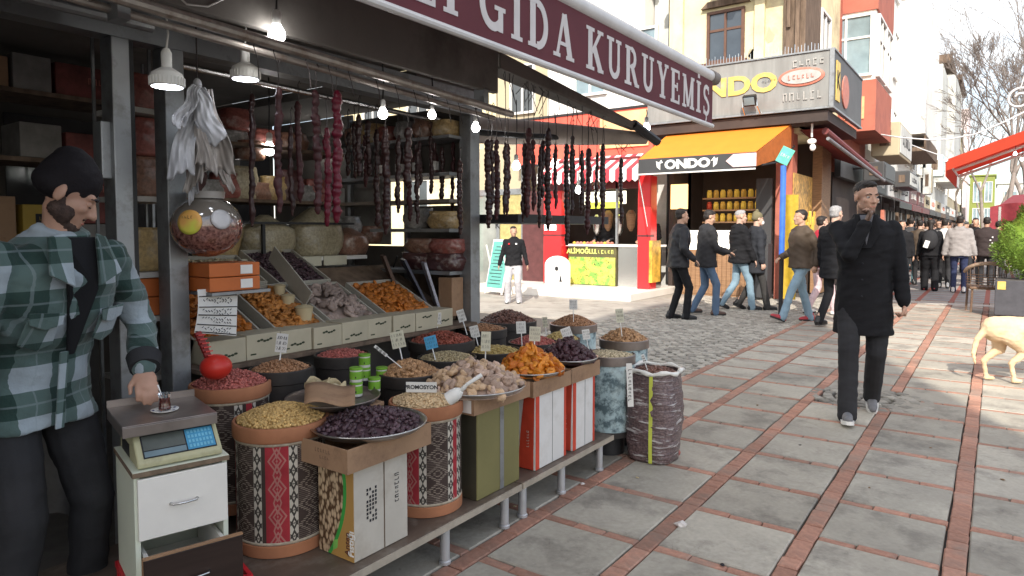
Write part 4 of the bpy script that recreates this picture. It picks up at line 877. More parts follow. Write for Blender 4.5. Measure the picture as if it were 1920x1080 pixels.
def heap(name, lab, cat, p, R, h, kind, size, m, n=None, seed=0, indiv=False, mats=None, group=None, pw=1.6, fill=1.0, sy=1, flat=.5):
    """heap of items on a disc centred at p (top surface z=p[2])"""
    r = np.random.RandomState(seed); protos = [item(kind, seed+i) for i in range(4)]
    hh = lambda q: h*max(0, 1-(q/R)**pw)
    n = n or int(2.3*R*R*PI/(size*size*2.2)*1.25)
    out = MB(); cnt = 0; base = MB().lathe([(R*.985,-.01)]+[(R*q*.97, hh(R*q)-size*.5) for q in (.97,.85,.7,.55,.4,.25,.12)]+[(.001, h-size*.5)], 28, p)
    items = []
    for k in range(n):
        q = R*.97*math.sqrt((k+.5)/n); a = k*2.39996+r.uniform(-.3,.3); q = min(R*.97, q+r.uniform(-.4,.4)*size)
        x, y = q*math.cos(a), q*math.sin(a)*sy; z = hh(abs(q))+r.uniform(-.35,.35)*size; g = -h*pw*(q/R)**(pw-1)/R if q > 0 else 0
        nrm = unit(V(-g*math.cos(a), -g*math.sin(a), 1)); Q = lay(r, nrm, flat)*(size*r.uniform(.82,1.12)); items.append((V(x,y,z)+np.array(p), Q, r.randint(4)))
    if not indiv:
        vs = []; fs = []; off = 0
        for c_, Q, i in items:
            v, f = protos[i]; vs.append(v @ Q.T+c_); fs.append(np.array(f)+off if isinstance(f, np.ndarray) else [[j+off for j in ff] for ff in f]); off += len(v)
        g = MB(); g.merge(base); g.add(np.vstack(vs), [ff for fl_ in fs for ff in fl_])
        o = obj(name+'_heap', g, m, None, smooth=1, world=True); me = o.data; me.transform(Matrix.Translation((-float(p[0]),-float(p[1]),-float(p[2])))); o.location = tuple(float(v_) for v_ in p)
        return tag(o, lab, cat, kind='stuff')
    mats = mats or [m]; meshes = []
    for i in range(4):
        for mm in mats:
            me = bpy.data.meshes.new(name); v, f = protos[i]; me.from_pydata((v).tolist(), [], [list(x) for x in f]); me.polygons.foreach_set('use_smooth', [True]*len(me.polygons)); me.materials.append(mm); meshes.append(me)
    b = obj(name+'_pile_core', base, mats[0], None, smooth=1); tag(b, lab+', the packed mass underneath', cat, kind='stuff')
    for c_, Q, i in items:
        me = meshes[r.randint(len(meshes))]; o = bpy.data.objects.new(name, me); C.objects.link(o)
        M4 = Matrix([[*map(float, Q[0]), float(c_[0])], [*map(float, Q[1]), float(c_[1])], [*map(float, Q[2]), float(c_[2])], [0,0,0,1]]); o.matrix_world = M4; o.matrix_basis = M4
        tag(o, indiv, cat, group)
m_steelp = M('brushed_steel_platter', (.5,.49,.48), .28, 1, var=.15, scale=6); m_brass = M('dull_tin', (.26,.22,.2), .4, .8, var=.2)
def platter(p, R, lab, m=m_steelp, deep=.02):
    g = MB().lathe([(.001,-deep),(R*.88,-deep),(R*.97,-.002),(R,.003),(R*1.012,.0),(R*1.0,-.005),(R*.9,-deep-.004),(.001,-deep-.004)], 48, p)
    o = obj('platter', g, m, None, smooth=1); o.data.transform(Matrix.Translation((-float(p[0]),-float(p[1]),-float(p[2])))); o.location = tuple(float(v_) for v_ in p)
    return tag(o, lab, 'platter')
m_nut = dict(chick=M('roast_chickpea', (.52,.34,.13), .6, var=.1, isl=.28), pink=M('pink_peanut', (.40,.12,.10), .6, isl=.35), white=M('blanched_nut', (.60,.44,.26), .55, isl=.22), walnut=M('walnut_kernel', (.42,.24,.12), .6, var=.2, scale=60, isl=.3),
   almond=M('almond_brown', (.36,.19,.10), .65, isl=.3), raisin=M('dark_raisin', (.055,.03,.038), .42, var=.3, scale=50, isl=.4, ob=.35), fig=M('dusty_fig', (.48,.345,.27), .75, var=.35, scale=28, ob=.3, bump=.4), figy=M('pale_fig', (.55,.38,.24), .75, var=.3, scale=28, ob=.2, bump=.4), apri=M('dried_apricot', (.62,.22,.02), .45, var=.2, scale=14, ob=.2, bump=.3), apri2=M('deep_apricot', (.48,.13,.012), .45, var=.2, scale=14, ob=.2, bump=.3),
   date=M('plum_date', (.07,.032,.04), .35, var=.3, scale=25, ob=.35, bump=.3), rust=M('rust_berry', (.26,.07,.045), .6, isl=.35), pist=M('pistachio', (.42,.34,.2), .65, isl=.3), seed=M('pale_seed', (.5,.42,.28), .7, isl=.25), brown=M('brown_dates', (.16,.075,.055), .5, isl=.4), corn=M('corn_nut', (.48,.36,.14), .6, isl=.25), grey=M('dusky_fig', (.3,.23,.2), .8, isl=.3))
def carton(name, lab, x0, y0, z0, x1, y1, z1, m=m_card, flap=None, cat='box', bev=.004):
    t = T(name, lab, cat, ((x0+x1)/2,(y0+y1)/2,z0)); part('carton_body', MB().box((x0,y0,z0), (x1,y1,z1)), m, t, bev=bev); return t
# A: chickpea drum
pA = V(-2.26,1.60,0); kdrum(pA, .2, .69, .182, 'kilim drum heaped with roasted chickpeas beside the drawer cabinet', .14)
heap('chickpea', 'golden roasted chickpeas heaped on the kilim drum by the drawer cabinet', 'nuts', V(pA[0],pA[1],.688), .166, .052, 'chickpea', .0068, m_nut['chick'], n=1500, seed=1)
# C: pistachio box with tray and raisin platter
m = Mat('pistachio_print', .55); X, Y, Z = m.xyz()
vo = m.n('ShaderNodeTexVoronoi'); vo.inputs['Scale'].default_value = 48; mp_ = m.n('ShaderNodeMapping'); mp_.inputs['Scale'].default_value = (1.5,.2,.8); mp_.inputs['Rotation'].default_value = (0,.35,0); m.lk(m.co(), mp_.inputs[0]); m.lk(mp_.outputs[0], vo.inputs['Vector']); vd = E(m.t, vo.outputs['Distance'])
xx = X+.1  # 0..0.2 left to right on the end face
edge = (((Z-.26)*(Z-.26))*(-1.35))+.142
isn = xx.lt(edge)*1.; nutc = m.mix(m.ramp(vd, .38, .66), (.56,.42,.27), (.09,.045,.02)); c = m.mix(isn, (.42,.24,.07), nutc)
grn = xx.gt(edge)*xx.lt(edge+.018); c = m.mix(grn, c, (.04,.33,.06)); m.base(c); m_pprint = m.m
m_ivory = M('off_white_carton', (.50,.46,.40), .7, var=.1, scale=4, dirt=((.38,.33,.27), 3))
t = T('pistachio_box', 'tall pistachio carton with nut picture, Antep Fıstığı lettering and pale side', 'box', (-1.97,1.76,.2))
part('carton_body', MB().box((-2.07,1.625,.202), (-1.872,1.90,.555)), m_ivory, t, bev=.003)
q = obj('picture_panel', MB().box((-.099,-.137,0), (.097,-.1355,.35)), m_pprint, t, loc=(0,0,.003))
part('side_seam', MB().box((-1.8715,1.772,.203), (-1.870,1.776,.553)), M('seam_brown', (.12,.08,.05), .8), t)
text('lettering', 'Antep', .036, M('brown_print', (.10,.03,.02), .7), t, (-1.908,1.6225,.265), (0,0,1), (-1,0,0), .001, .0006, world=True, align='CENTER')
text('lettering', 'Fıstığı', .04, m_white, t, (-1.887,1.6225,.27), (0,0,1), (-1,0,0), .001, .0012, world=True)
part('green_leaf_mark', MB().prism([(-1.99,1.6225,.22),(-1.965,1.6225,.235),(-1.96,1.6225,.27),(-1.985,1.6225,.26)], (0,.0012,0)), M('leaf_green', (.2,.5,.1), .6), t)
tb = MB()
for j in range(9):
    for i in range(4):
        if (i*7+j*5) % 6: tb.box((-1.8715,1.685+i*.014,.33+j*.015), (-1.8705,1.693+i*.014,.34+j*.015))
part('small_print', tb, m_ink, t, kind='stuff'); marks('stamp', m_ink, t, (-1.8705,1.84,.42), (0,0,1), (0,-1,0), .12, .024, 7, 3, .0006)
def tray(lab, x0, y0, z0, x1, y1, z1):
    t = T('cardboard_tray', lab, 'cardboard tray', ((x0+x1)/2,(y0+y1)/2,z0), 0, 'brown trays between boxes and platters')
    w_ = .004; part('tray_wall', MB().box((x0,y0,z0), (x1,y0+w_,z1)).box((x0,y1-w_,z0), (x1,y1,z1)).box((x0,y0+w_,z0), (x0+w_,y1-w_,z1)).box((x1-w_,y0+w_,z0), (x1,y1-w_,z1)), m_card, t); part('tray_base', MB().box((x0+w_,y0+w_,z0+.001), (x1-w_,y1-w_,z0+.008)), m_card, t); return t
t = tray('brown cardboard tray under the raisin platter on the pistachio box', -2.13,1.565,.556,-1.835,2.0,.645)
m_fs = M('faded_stamp', (.19,.115,.075), .8); marks('stamp', m_fs, t, (-1.97,1.5648,.618), (1,0,0), (0,0,1), .09, .017, 6, 1, .0008); marks('stamp', m_fs, t, (-1.96,1.5648,.594), (1,0,0), (0,0,1), .055, .013, 4, 2, .0008)
pC = V(-1.98,1.80,.672); platter(pC, .225, 'round steel platter of dark raisins in the foreground on the pistachio box')
heap('raisin', 'dark purple raisins heaped on the foreground platter', 'raisin', pC+V(0,0,-.012), .205, .055, 'raisin', .0115, m_nut['raisin'], n=285, seed=2, indiv='glossy dark purple raisin in the foreground platter heap', group='raisins on the foreground platter', flat=.8)
# B: blanched nut drum with scoop
pB = V(-2.03,2.18,0); kdrum(pB, .2, .672, .165, 'kilim drum of blanched nuts behind the raisin platter', .055)
heap('peanut', 'pale blanched peanuts heaped on the second kilim drum with a white scoop', 'nuts', V(pB[0],pB[1],.67), .15, .04, 'almond', .0085, m_nut['white'], n=900, seed=3)
def scoop(th, p, m, s, ang, tilt, length=.14):
    g = MB().lathe([(0.001,-1.0),(.5,-.93),(.85,-.6),(1,-.1),(1,.6),(.93,.6),(.93,-.1),(.78,-.55),(.45,-.84),(.001,-.9)], 20)
    v = g.v[0]*V(.45,.45,.7); part_ = MB().add(v, g.f); Q = Rz(ang) @ Rx(tilt); part_.v = [(q_*s) @ Q.T+p for q_ in part_.v]
    part('scoop_bowl', part_, m, th, smooth=2); d = Q @ V(0,0,-1.)*s
    part('handle', MB().tube([p+Q @ V(0,.0,-.6)*s, p+Q @ V(0,.05,-.95)*s, p+Q @ V(0,.12,-1.2)*s-0*d, p+Q @ V(0,.1,-1.2)*s+unit(d)*length], [s*.16,s*.15,s*.12,s*.14], 10), m, th, smooth=1)
sp_ = V(*PZ(850,742,.735)); t = T('white_scoop', 'white plastic scoop stuck into the blanched nuts', 'scoop', sp_); scoop(t, sp_, m_white, .062, math.radians(-62), math.radians(125), .075)
# red peanut drum, behind
pP = V(-2.64,1.62,0); kdrum(pP, .25, .775, .165, 'kilim drum with pink peanuts and the red scoop, behind the scale', .1)
heap('pink_peanut', 'pink skinned peanuts heaped under the red scoop', 'nuts', V(pP[0],pP[1],.773), .15, .05, 'almond', .0085, m_nut['pink'], n=800, seed=4)
m_rsc = M('red_scoop_plastic', (.55,.03,.02), .35, var=.1, scale=5)
sq = PX(405,688,-2.56); t = T('red_scoop', 'red plastic scoop with ribbed handle on the pink peanuts', 'scoop', sq); part('scoop_bowl', MB().ell(sq, (.062,.062,.052), 3).xf(None,(0,0,0)), m_rsc, t, smooth=1)
part('handle', MB().beam(sq+V(-.02,-.02,.04), sq+V(-.045,-.05,.145), .028, .016), M('dark_red_handle', (.25,.02,.02), .5), t, bev=.004)
hr = MB()
for k in range(6): hr.ob(sq+V(-.014,-.02,.048)+V(-.026,-.03,.1)*k/6, (.034,.03,.005), Ry(-.2))
part('grip_rib', hr, m_rsc, t, kind='stuff')
# D: olive box + fig platter
m_olive = M('olive_carton', (.185,.165,.065), .6, var=.12, scale=3)
t = carton('olive_box', 'tall olive green carton under the fig platter', -2.12,2.33,.202,-1.86,2.66,.60, m_olive); part('tape_strip', MB().box((-1.8595,2.50,.204), (-1.858,2.53,.598)), m_alu, t); part('dark_side', MB().box((-2.115,2.3285,.204), (-1.865,2.3295,.598)), M('dark_olive_print', (.05,.045,.03), .6), t)
t = tray('brown cardboard tray with a white label under the fig platter', -2.14,2.29,.601,-1.845,2.73,.675); part('label', MB().box((-1.98,2.287,.61), (-1.86,2.2885,.668)), m_paper, t)
pD = V(-1.98,2.46,.70); platter(pD, .245, 'wide steel platter of dried figs on the olive carton')
heap('dried_fig', 'dusty dried figs heaped on the wide platter', 'dried fig', pD+V(0,0,-.014), .235, .115, 'fig', .027, m_nut['fig'], n=165, seed=5, indiv='dusty pale brown dried fig in the heap on the wide platter', mats=[m_nut['fig'],m_nut['fig'],m_nut['figy']], group='dried figs on the wide platter', flat=.9, pw=1.4)
# E/F: white and red boxes
m_wbx = M('white_carton', (.68,.66,.64), .55, var=.06, scale=3, dirt=((.55,.52,.48), 4)); m_rst = M('red_stripe', (.55,.06,.03), .5)
for k, (y0, y1, lab, l2) in enumerate(((2.80,3.10,'white carton with red curved stripe under the apricots','brown tray under the apricot platter'),(3.17,3.42,'white carton with red stripe farther along the bench under the dates','brown tray under the date platter'))):
    t = carton('white_box', lab, -2.1,y0,.202,-1.86,y1,.585, m_wbx)
    z = np.linspace(.204,.583,9); cur = lambda q: .045-.035*((q-.204)/.38)**1.5
    part('red_swoosh', MB().prism([(-1.862-cur(q)-.055,y0-.0015,q) for q in z]+[(-1.862-cur(q)*.2,y0-.0015,q) for q in z[::-1]], (0,.001,0)), m_rst, t); part('red_edge', MB().box((-1.8595,y0+.002,.204), (-1.858,y0+.035,.583)).box((-1.8595,y1-.022,.204), (-1.858,y1-.002,.583)), m_rst, t)
    part('seam', MB().box((-1.8595,(y0+y1)/2+.01,.204), (-1.8585,(y0+y1)/2+.013,.583)), m_alu, t); marks('lettering', m_ivory, t, (-1.905,y0-.0017,.36), (0,0,1), (-1,0,0), .09, .016, 6, 8, .0008)
    tray(l2, -2.12,y0-.04,.586,-1.845,y1+.035,.665+.005*k)
pE = V(-1.98,2.93,.695); platter(pE, .185, 'platter of orange dried apricots on the first white carton')
heap('dried_apricot', 'orange dried apricots heaped high on their platter', 'dried apricot', pE+V(0,0,-.012), .175, .125, 'apricot', .024, m_nut['apri'], n=165, seed=6, indiv='bright orange dried apricot in the high heap on the platter', mats=[m_nut['apri'],m_nut['apri'],m_nut['apri2']], group='dried apricots on the platter', flat=.8, pw=1.25)
pF = V(-1.99,3.33,.695); platter(pF, .175, 'platter of dark dates on the second white carton')
heap('dark_date', 'dark sticky dates heaped on their platter', 'date', pF+V(0,0,-.012), .165, .11, 'date', .018, m_nut['date'], n=190, seed=7, indiv='dark purple brown date in the heap on the second carton', group='dark dates on the platter', flat=.8, pw=1.35)
# blue patterned drums and buckets
m = Mat('blue_print', .5); c = m.mix(m.ramp(m.noise(16,5,rough=.7), .42, .56), (.10,.15,.17), (.42,.55,.58)); c = m.mix(m.ramp(m.noise(5,2), .5, .6)*.5, c, (.55,.66,.66)); m.base(c); m_blue = m.m
m_bkt = M('dark_bucket', (.035,.03,.028), .5, var=.3)
def bdrum(p, z1, r, lab, body=None):
    body = body or m_blue; t = T('display_drum', lab, 'drum', (p[0],p[1],0)); part('drum_body', MB().lathe([(r*.93,.16),(r*.95,z1-.06)], 36, (p[0],p[1],0)), body, t, smooth=2); part('base_ring', MB().lathe([(r*.8,.12),(r*.95,.125),(r*.95,.158),(r*.9,.16)], 36, (p[0],p[1],0)), m_bkt, t, smooth=2)
    part('stand', MB().lathe([(r*.6,0.001),(r*.6,.119)], 16, (p[0],p[1],0)), m_dark, t, smooth=2)
    part('top_rim', MB().lathe([(r*.94,z1-.06),(r,z1-.056),(r,z1-.004),(r*.98,z1),(r*.94,z1),(r*.93,z1-.03),(.001,z1-.03)], 36, (p[0],p[1],0)), m_brass if body is m_blue else m_bkt, t, smooth=2); return t
def dh(px, py, z, r, lab, nm, kind, size, mat_, h, seed, n=None, lab2='', body=None):
    p = PZ(px, py, z); bdrum(p, z, r, lab, body); heap(nm, lab2, 'nuts', V(p[0],p[1],z-.012), r*.92, h, kind, size, m_nut[mat_], n=n, seed=seed); return p
dh(1143,662,.635,.165,'blue patterned drum with tin rim, front right beside the plastic sack','peanut_pale','chickpea',.0085,'seed',.02,21,500,'pale nuts lying low in the blue drum beside the sack')
dh(1170,634,.70,.165,'blue patterned drum of walnuts farthest right','walnut','walnut',.0125,'walnut',.075,22,420,'walnut kernels heaped on the rightmost blue drum')
dh(1075,606,.70,.185,'blue patterned drum of hazelnuts at the back right','hazelnut','chickpea',.009,'almond',.075,23,700,'round brown hazelnuts heaped at the back right')
dh(952,600,.71,.23,'dark wide tub of brown dates beside the far kiosk post','brown_date','date',.014,'brown',.085,24,520,'small brown dates heaped beside the far kiosk post',m_bkt)
dh(1000,640,.70,.165,'dark tub of pink pistachios in the middle of the display','pink_nut','almond',.0085,'pink',.05,25,650,'pinkish shelled nuts in the middle of the display',m_bkt)
dh(1052,634,.69,.13,'small dark tub of yellow corn nuts behind the apricots','corn_nut','chickpea',.0085,'corn',.055,26,500,'yellow corn nuts behind the apricots',m_bkt)
dh(925,655,.71,.17,'dark tub of mixed nuts behind the figs','mixed_nut','almond',.0095,'corn',.03,27,480,'mixed pale nuts behind the figs',m_bkt)
dh(838,668,.72,.165,'dark tub of pale pistachios behind the fig platter','pistachio','almond',.0085,'pist',.035,28,700,'pale pistachios with a blue price card',m_bkt)
pW = dh(768,696,.735,.155,'dark tub of walnut pieces above the PROMOSYON card','walnut_piece','walnut',.011,'walnut',.065,29,520,'golden walnut pieces heaped above the PROMOSYON card',m_bkt)
dh(828,636,.77,.20,'wide dark tub of rust coloured berries below the labelled cartons','rust_berry','raisin',.009,'rust',.055,30,520,'rust red dried berries heaped below the labelled cartons',m_bkt)
dh(905,615,.745,.17,'dark tub of brown almonds before the far post','almond','almond',.0095,'almond',.04,31,500,'brown almonds heaped before the far kiosk post',m_bkt)
dh(527,688,.80,.14,'dark tub of shelled almonds with a price card, beneath the cartons','shelled_almond','almond',.009,'almond',.045,32,450,'shelled almonds under the price card beneath the cartons',m_bkt)
dh(642,662,.80,.14,'dark tub of small pink peanuts behind the paper bags','small_peanut','almond',.008,'pink',.03,33,450,'small pink peanuts behind the opened paper bags',m_bkt)
# tins platter
pT = V(*PZ(625,742,.72)); t = carton('brown_stand_box', 'brown carton carrying the tray of paper bags and green tins', pT[0]-.16,pT[1]-.16,.202,pT[0]+.14,pT[1]+.16,.685)
platter(pT, .195, 'dark steel platter carrying paper bags and green tins', m_brass)
m_grn = M('green_label', (.16,.36,.03), .45, var=.2, scale=12); m_tinw = M('white_tin', (.62,.62,.58), .35)
def tin(x, y, z, lab):
    t = T('green_tin', lab, 'tin', (x,y,z), 0, 'green and white tins'); part('tin_body', MB().lathe([(.026,0),(.027,.002),(.027,.05),(.025,.052)], 20, (x,y,z)), m_tinw, t, smooth=2); part('green_label', MB().lathe([(.0275,.012),(.0275,.046)], 20, (x,y,z)), m_grn, t, smooth=2)
    part('lid', MB().lathe([(.0285,.0525),(.0285,.06),(.027,.062),(.001,.062)], 20, (x,y,z)), m_grn, t, smooth=2); part('label_mark', MB().box((x+.018,y-.021,z+.018), (x+.021,y-.006,z+.026)), m_ink, t)
for (px, py, lv, lab) in ((668,742,0,'bottom tin at the front left of the stack'),(702,733,0,'bottom tin at the front right of the stack'),(716,712,0,'bottom tin behind at the right'),(684,712,0,'bottom tin behind at the left')):
    q = PZ(px, py, .704); tin(q[0], q[1], .704, 'green and white tin, '+lab)
q = PZ(668,742,.704); tin(q[0],q[1],.767,'green and white tin on top at the front of the stack'); q = PZ(684,712,.704); tin(q[0],q[1],.767,'green and white tin on top at the back of the stack')
m_kraft = M('cream_paper_bag', (.50,.41,.25), .8, var=.12, scale=9, bump=.3, bs=14)
def pbag(px, py, z, w_, h, rz, lab, m=m_kraft, inner=True, open_=.5, zz=None):
    q = PZ(px, py, z); t = T('paper_bag', lab, 'paper bag', q, rz); r = random.Random(int(px)); v = []
    for j in range(7):
        u = j/6; ww = w_*(1+.15*math.sin(u*2.5)); dd = ww*(.6+.2*u)
        for i in range(16): a = 2*PI*i/16; c_, s_ = math.cos(a), math.sin(a); k = (abs(c_)**4+abs(s_)**4)**-.25; v.append((ww/2*c_*k+r.uniform(-.003,.003), dd/2*s_*k+r.uniform(-.003,.003), h*u+(.012*math.sin(a*3) if j == 6 else 0)))
    g = MB().add(v, [(j*16+i, j*16+(i+1) % 16, (j+1)*16+(i+1) % 16, (j+1)*16+i) for j in range(6) for i in range(16)]+[tuple(range(16))[::-1]]); o = obj('bag_shell', g, m, t, smooth=1)
    s_ = o.modifiers.new('thick', 'SOLIDIFY'); s_.thickness = .002
    if inner: obj('powder', MB().lathe([(w_*.42,h*.7),(w_*.3,h*.85),(.001,h*.98)], 16, sy=.75), m_nut['seed'], t, smooth=1)
pbag(596,745,.704,.09,.075,.3,'cream paper bag of spice left of another before the tins'); pbag(628,748,.704,.085,.07,-.1,'cream paper bag of spice right beside the green tins')
o = obj('kraft_sheet', MB().grid(lambda u, v: tuple(PZ(570+95*u, 742-10*v-14*v, .80)+V(-.02*v,.02*v,.01*math.sin(u*6)-.02*(1-v)-.01)), 8, 4), m_card, None, smooth=1); tag(o, 'torn brown cardboard flap lying over the paper bags', 'cardboard')
for md in (o.modifiers.new('thick', 'SOLIDIFY'),): md.thickness = .003
# transparent sack of raisins on the ground
ps = V(-1.70,3.90,0); t = T('plastic_sack', 'clear plastic sack full of dark raisins with yellow green stripe standing on the paving', 'sack', ps)
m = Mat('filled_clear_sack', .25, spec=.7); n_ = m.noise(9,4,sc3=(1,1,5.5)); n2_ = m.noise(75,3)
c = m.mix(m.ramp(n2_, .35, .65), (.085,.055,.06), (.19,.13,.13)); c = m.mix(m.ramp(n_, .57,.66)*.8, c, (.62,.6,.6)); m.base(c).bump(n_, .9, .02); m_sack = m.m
v = []; NS = 40
for j in range(25):
    u = j/24
    for i in range(NS):
        a = 2*PI*i/NS; c_, s_ = math.cos(a), math.sin(a); k = (abs(c_)**3.4+abs(s_)**3.4)**(-1/3.4); rr_ = (.150+.012*math.sin(u*PI))*k*(1+.025*math.sin(a*5+u*9)+.02*math.sin(u*43+a*3)*(u < .92)); rr_ *= (1-.10*(1-u)**6)
        v.append((rr_*c_, rr_*s_*.95, .002+.555*u))
g = MB().add(v, [(j*NS+i, j*NS+(i+1) % NS, (j+1)*NS+(i+1) % NS, (j+1)*NS+i) for j in range(24) for i in range(NS)]+[tuple(range(NS))[::-1]]); obj('sack_body', g, m_sack, t, smooth=1)
rp = [(.158*math.cos(a)*(abs(math.cos(a))**3.4+abs(math.sin(a))**3.4)**(-1/3.4), .15*math.sin(a)*(abs(math.cos(a))**3.4+abs(math.sin(a))**3.4)**(-1/3.4), .56+.008*math.sin(a*6)) for a in np.linspace(0,2*PI,41)]
obj('rolled_rim', MB().tube(rp, [.013+.004*math.sin(i*1.7) for i in range(41)], 8), m_plast, t, smooth=1)
obj('stripe', MB().grid(lambda u, v_: (.02+.022*u-.02, -.1545-.004*math.sin(v_*8)-.006*math.sin(v_*PI), .01+.54*v_), 1, 12), M('yellow_green_stripe', (.5,.55,.08), .5), t, rot=(0,0,math.radians(12)))
heap('sack_raisin', 'dark raisins heaped in the mouth of the plastic sack', 'raisins', ps+V(0,0,.535), .138, .035, 'raisin', .0105, m_nut['brown'], n=330, seed=40)
o = tag(obj('plastic_knot', MB().ell((-1.60,3.99,.03), (.04,.03,.03), 2), m_rdp if False else M('dull_red_plastic', (.32,.10,.08), .6), None, smooth=1), 'crumpled reddish lump on the paving right of the sack', 'litter')
# price cards
m_cardw = M('white_price_card', (.72,.71,.68), .6, var=.05); m_cardb = M('blue_price_card', (.08,.36,.62), .6, var=.05); m_cardy = M('cream_price_card', (.58,.56,.44), .6, var=.05)
def price(px, py, d, w_, h, lab, m=m_cardw, tilt=0., seed=0, stick=.09, yaw=0):
    c0 = V(0,0,1.42)+_ray(px, py)*d; t = T('price_card', lab, 'price card', c0, 0, 'handwritten price cards on sticks'); Q = Rz(YAW+yaw) @ Rx(-.12) @ Ry(tilt)
    o = obj('card', MB().ob((0,0,0), (w_,.0025,h), Q), m, t); g = MB(); r = random.Random(seed)
    for ln in range(3):
        z = h*(.28-.28*ln); x = -w_*.38
        while x < w_*.36:
            k = r.choice((0,1,2)); s_ = w_*r.uniform(.07,.11); hh_ = h*.085
            pts = [[(x,z-hh_),(x,z+hh_)], [(x,z-hh_),(x+s_,z+hh_),(x+s_,z-hh_)], [(x,z+hh_),(x+s_,z),(x,z-hh_)]][k]
            for a, b in zip(pts, pts[1:]): g.beam(V(a[0],-.0022,a[1]), V(b[0],-.0022,b[1]), .0022, .0008)
            x += s_*1.9
    g.xf(Q); obj('handwriting', g, m_ink, t, kind='stuff')
    obj('stick', MB().beam(Q @ V(0,.003,-h*.2), Q @ V(0,.003,-h*.5-stick), .006, .003), m_white, t)
def dd(px, py, d): return (px, py, d)
P_ = [(528,643,3.05,.052,.085,'white price card on a stick over the shelled almonds, left',m_cardw,.1,0),(746,637,3.45,.07,.085,'cream price card standing in the walnut pieces',m_cardy,-.22,1),(808,642,3.65,.065,.07,'bright blue price card above the pale pistachios',m_cardb,-.25,2),(714,658,3.2,.014,.075,'narrow white card seen edge on by the green tins',m_cardw,-.9,3),
      (820,597,4.3,.05,.075,'whitish card in the rust berries next to the cartons',m_cardw,0,4),(865,592,4.4,.05,.08,'tilted white card before the far kiosk post',m_cardw,-.3,5),(890,622,4.2,.055,.075,'leaning white card over the mixed nuts',m_cardw,-.25,6),(911,640,3.5,.05,.1,'tall off white card standing in the figs',m_cardy,.03,7),(977,614,4.2,.06,.075,'white card between figs and pistachios',m_cardw,-.05,8),
      (1003,626,3.75,.062,.08,'cream card behind the apricot heap',m_cardy,.05,9),(1022,604,4.6,.035,.07,'small cream card in the corn nuts',m_cardy,-.1,10),(1063,626,4.0,.06,.075,'white card leaning left over the dates',m_cardw,-.35,11),(1099,627,4.1,.045,.06,'pale bluish card over the dates, right one',m_cardw,-.15,12),(1075,571,5.0,.06,.075,'white card on top of the hazelnuts',m_cardw,0,13),(1162,592,4.4,.05,.09,'tall card standing in the walnuts at far right',m_cardy,-.1,14),(1207,672,4.15,.02,.05,'small card edge in the raisins of the plastic sack',m_cardw,-.3,15)]
for px, py, d, w_, h, lab, mm, tl, sd_ in P_: price(px, py, d, w_, h, lab, mm, tl, sd_)
c0 = PZ(790,727,.69)+V(.0,0,.0); t = T('promotion_card', 'white card with PROMOSYON in black capitals below the walnut pieces', 'sign', c0)
Q = Rz(YAW-.05); rt = Q @ V(1,0,0); pc = V(0,0,1.42)+_ray(790,726)*2.95; obj('card', MB().ob((0,0,0), (.135,.003,.045), Q), m_cardw, t, loc=pc-c0); text('lettering', 'PROMOSYON', .024, m_ink, t, pc+Q @ V(0,-.003,0), rt, (0,0,1), .001, .0006, world=True)
vc = T('hanging_price_strip', 'long narrow white strip hanging on the blue drum beside the sack', 'sign', PZ(1180,700,.6)); Q = Rz(YAW); pc = V(0,0,1.42)+_ray(1181,722)*4.0; obj('strip', MB().ob((0,0,0), (.035,.003,.26), Q @ Ry(-.05)), m_cardw, vc, loc=pc-np.array(vc.location)); marks('lettering', m_ink, vc, pc+Q @ V(0,-.0022,0), (0,0,-1), Q @ V(1,0,0), .2, .02, 9, 8, .001)
# ------------------------------------------------------------ counter with cartons and sloping crates
m_cream = M('cream_carton', (.46,.41,.30), .7, var=.1, scale=5); m_crate = M('pale_crate', (.40,.38,.33), .7, var=.15, scale=4)
ct = T('display_counter', 'long dark counter behind the drums carrying sloping crates', 'counter', (-3.3,2.6,0))
part('counter_body', MB().box((-3.75,1.72,.05), (-3.02,3.55,.78)), m_wall, ct); part('ledge', MB().box((-3.1,1.60,.78), (-2.84,3.56,.80)), m_oldw, ct)
part('sloping_bed', MB().prism([(-3.02,1.66,.84),(-3.02,3.55,.84),(-3.70,3.55,1.165),(-3.70,1.66,1.165)], (0,0,-.03)), m_oldw, ct)
part('back_shelf', MB().box((-4.2,2.1,1.215), (-3.74,3.4,1.24)), m_white, ct)
dark_leaf = M('dark_leaf_print', (.03,.04,.02), .7)
yy = 1.66; rr = random.Random(9)
for k in range(9):
    wd = .185 if k < 8 else .16; y0 = yy; yy += wd+.006; x1 = -2.87+rr.uniform(-.006,.006); h = .115+rr.uniform(-.004,.006)
    t = T('cream_carton', 'cream date carton with dark leaf print, '+['first','second','third','fourth','fifth','sixth','seventh','eighth','last'][k]+' of the row counted from the left post', 'box', (x1-.1,y0+wd/2,.801), 0, 'row of cream cartons along the counter ledge')
    part('carton_body', MB().box((x1-.16,y0,.801), (x1,y0+wd,.801+h)), m_cream, t, bev=.003)
    z = .801+h*(.72 if k % 2 else .35); pf = MB()
    for q in range(5): pf.ell((x1+.001,y0+wd*(.35+.09*q),z+.004*math.sin(q*2)), (.001,.011,.006), 1)
    part('leaf_print', pf, dark_leaf, t, kind='stuff')
    part('print_line', MB().box((x1+.0005,y0+.02,.801+h*.18), (x1+.0012,y0+.05,.801+h*.24)), dark_leaf, t)
t = carton('mesh_bag_box', 'greenish yellow net filled box at the right end of the cream row', -3.0,3.02,.92,-2.90,3.12,1.0, M('lime_net', (.35,.38,.06), .7, var=.5, scale=40)) if False else None
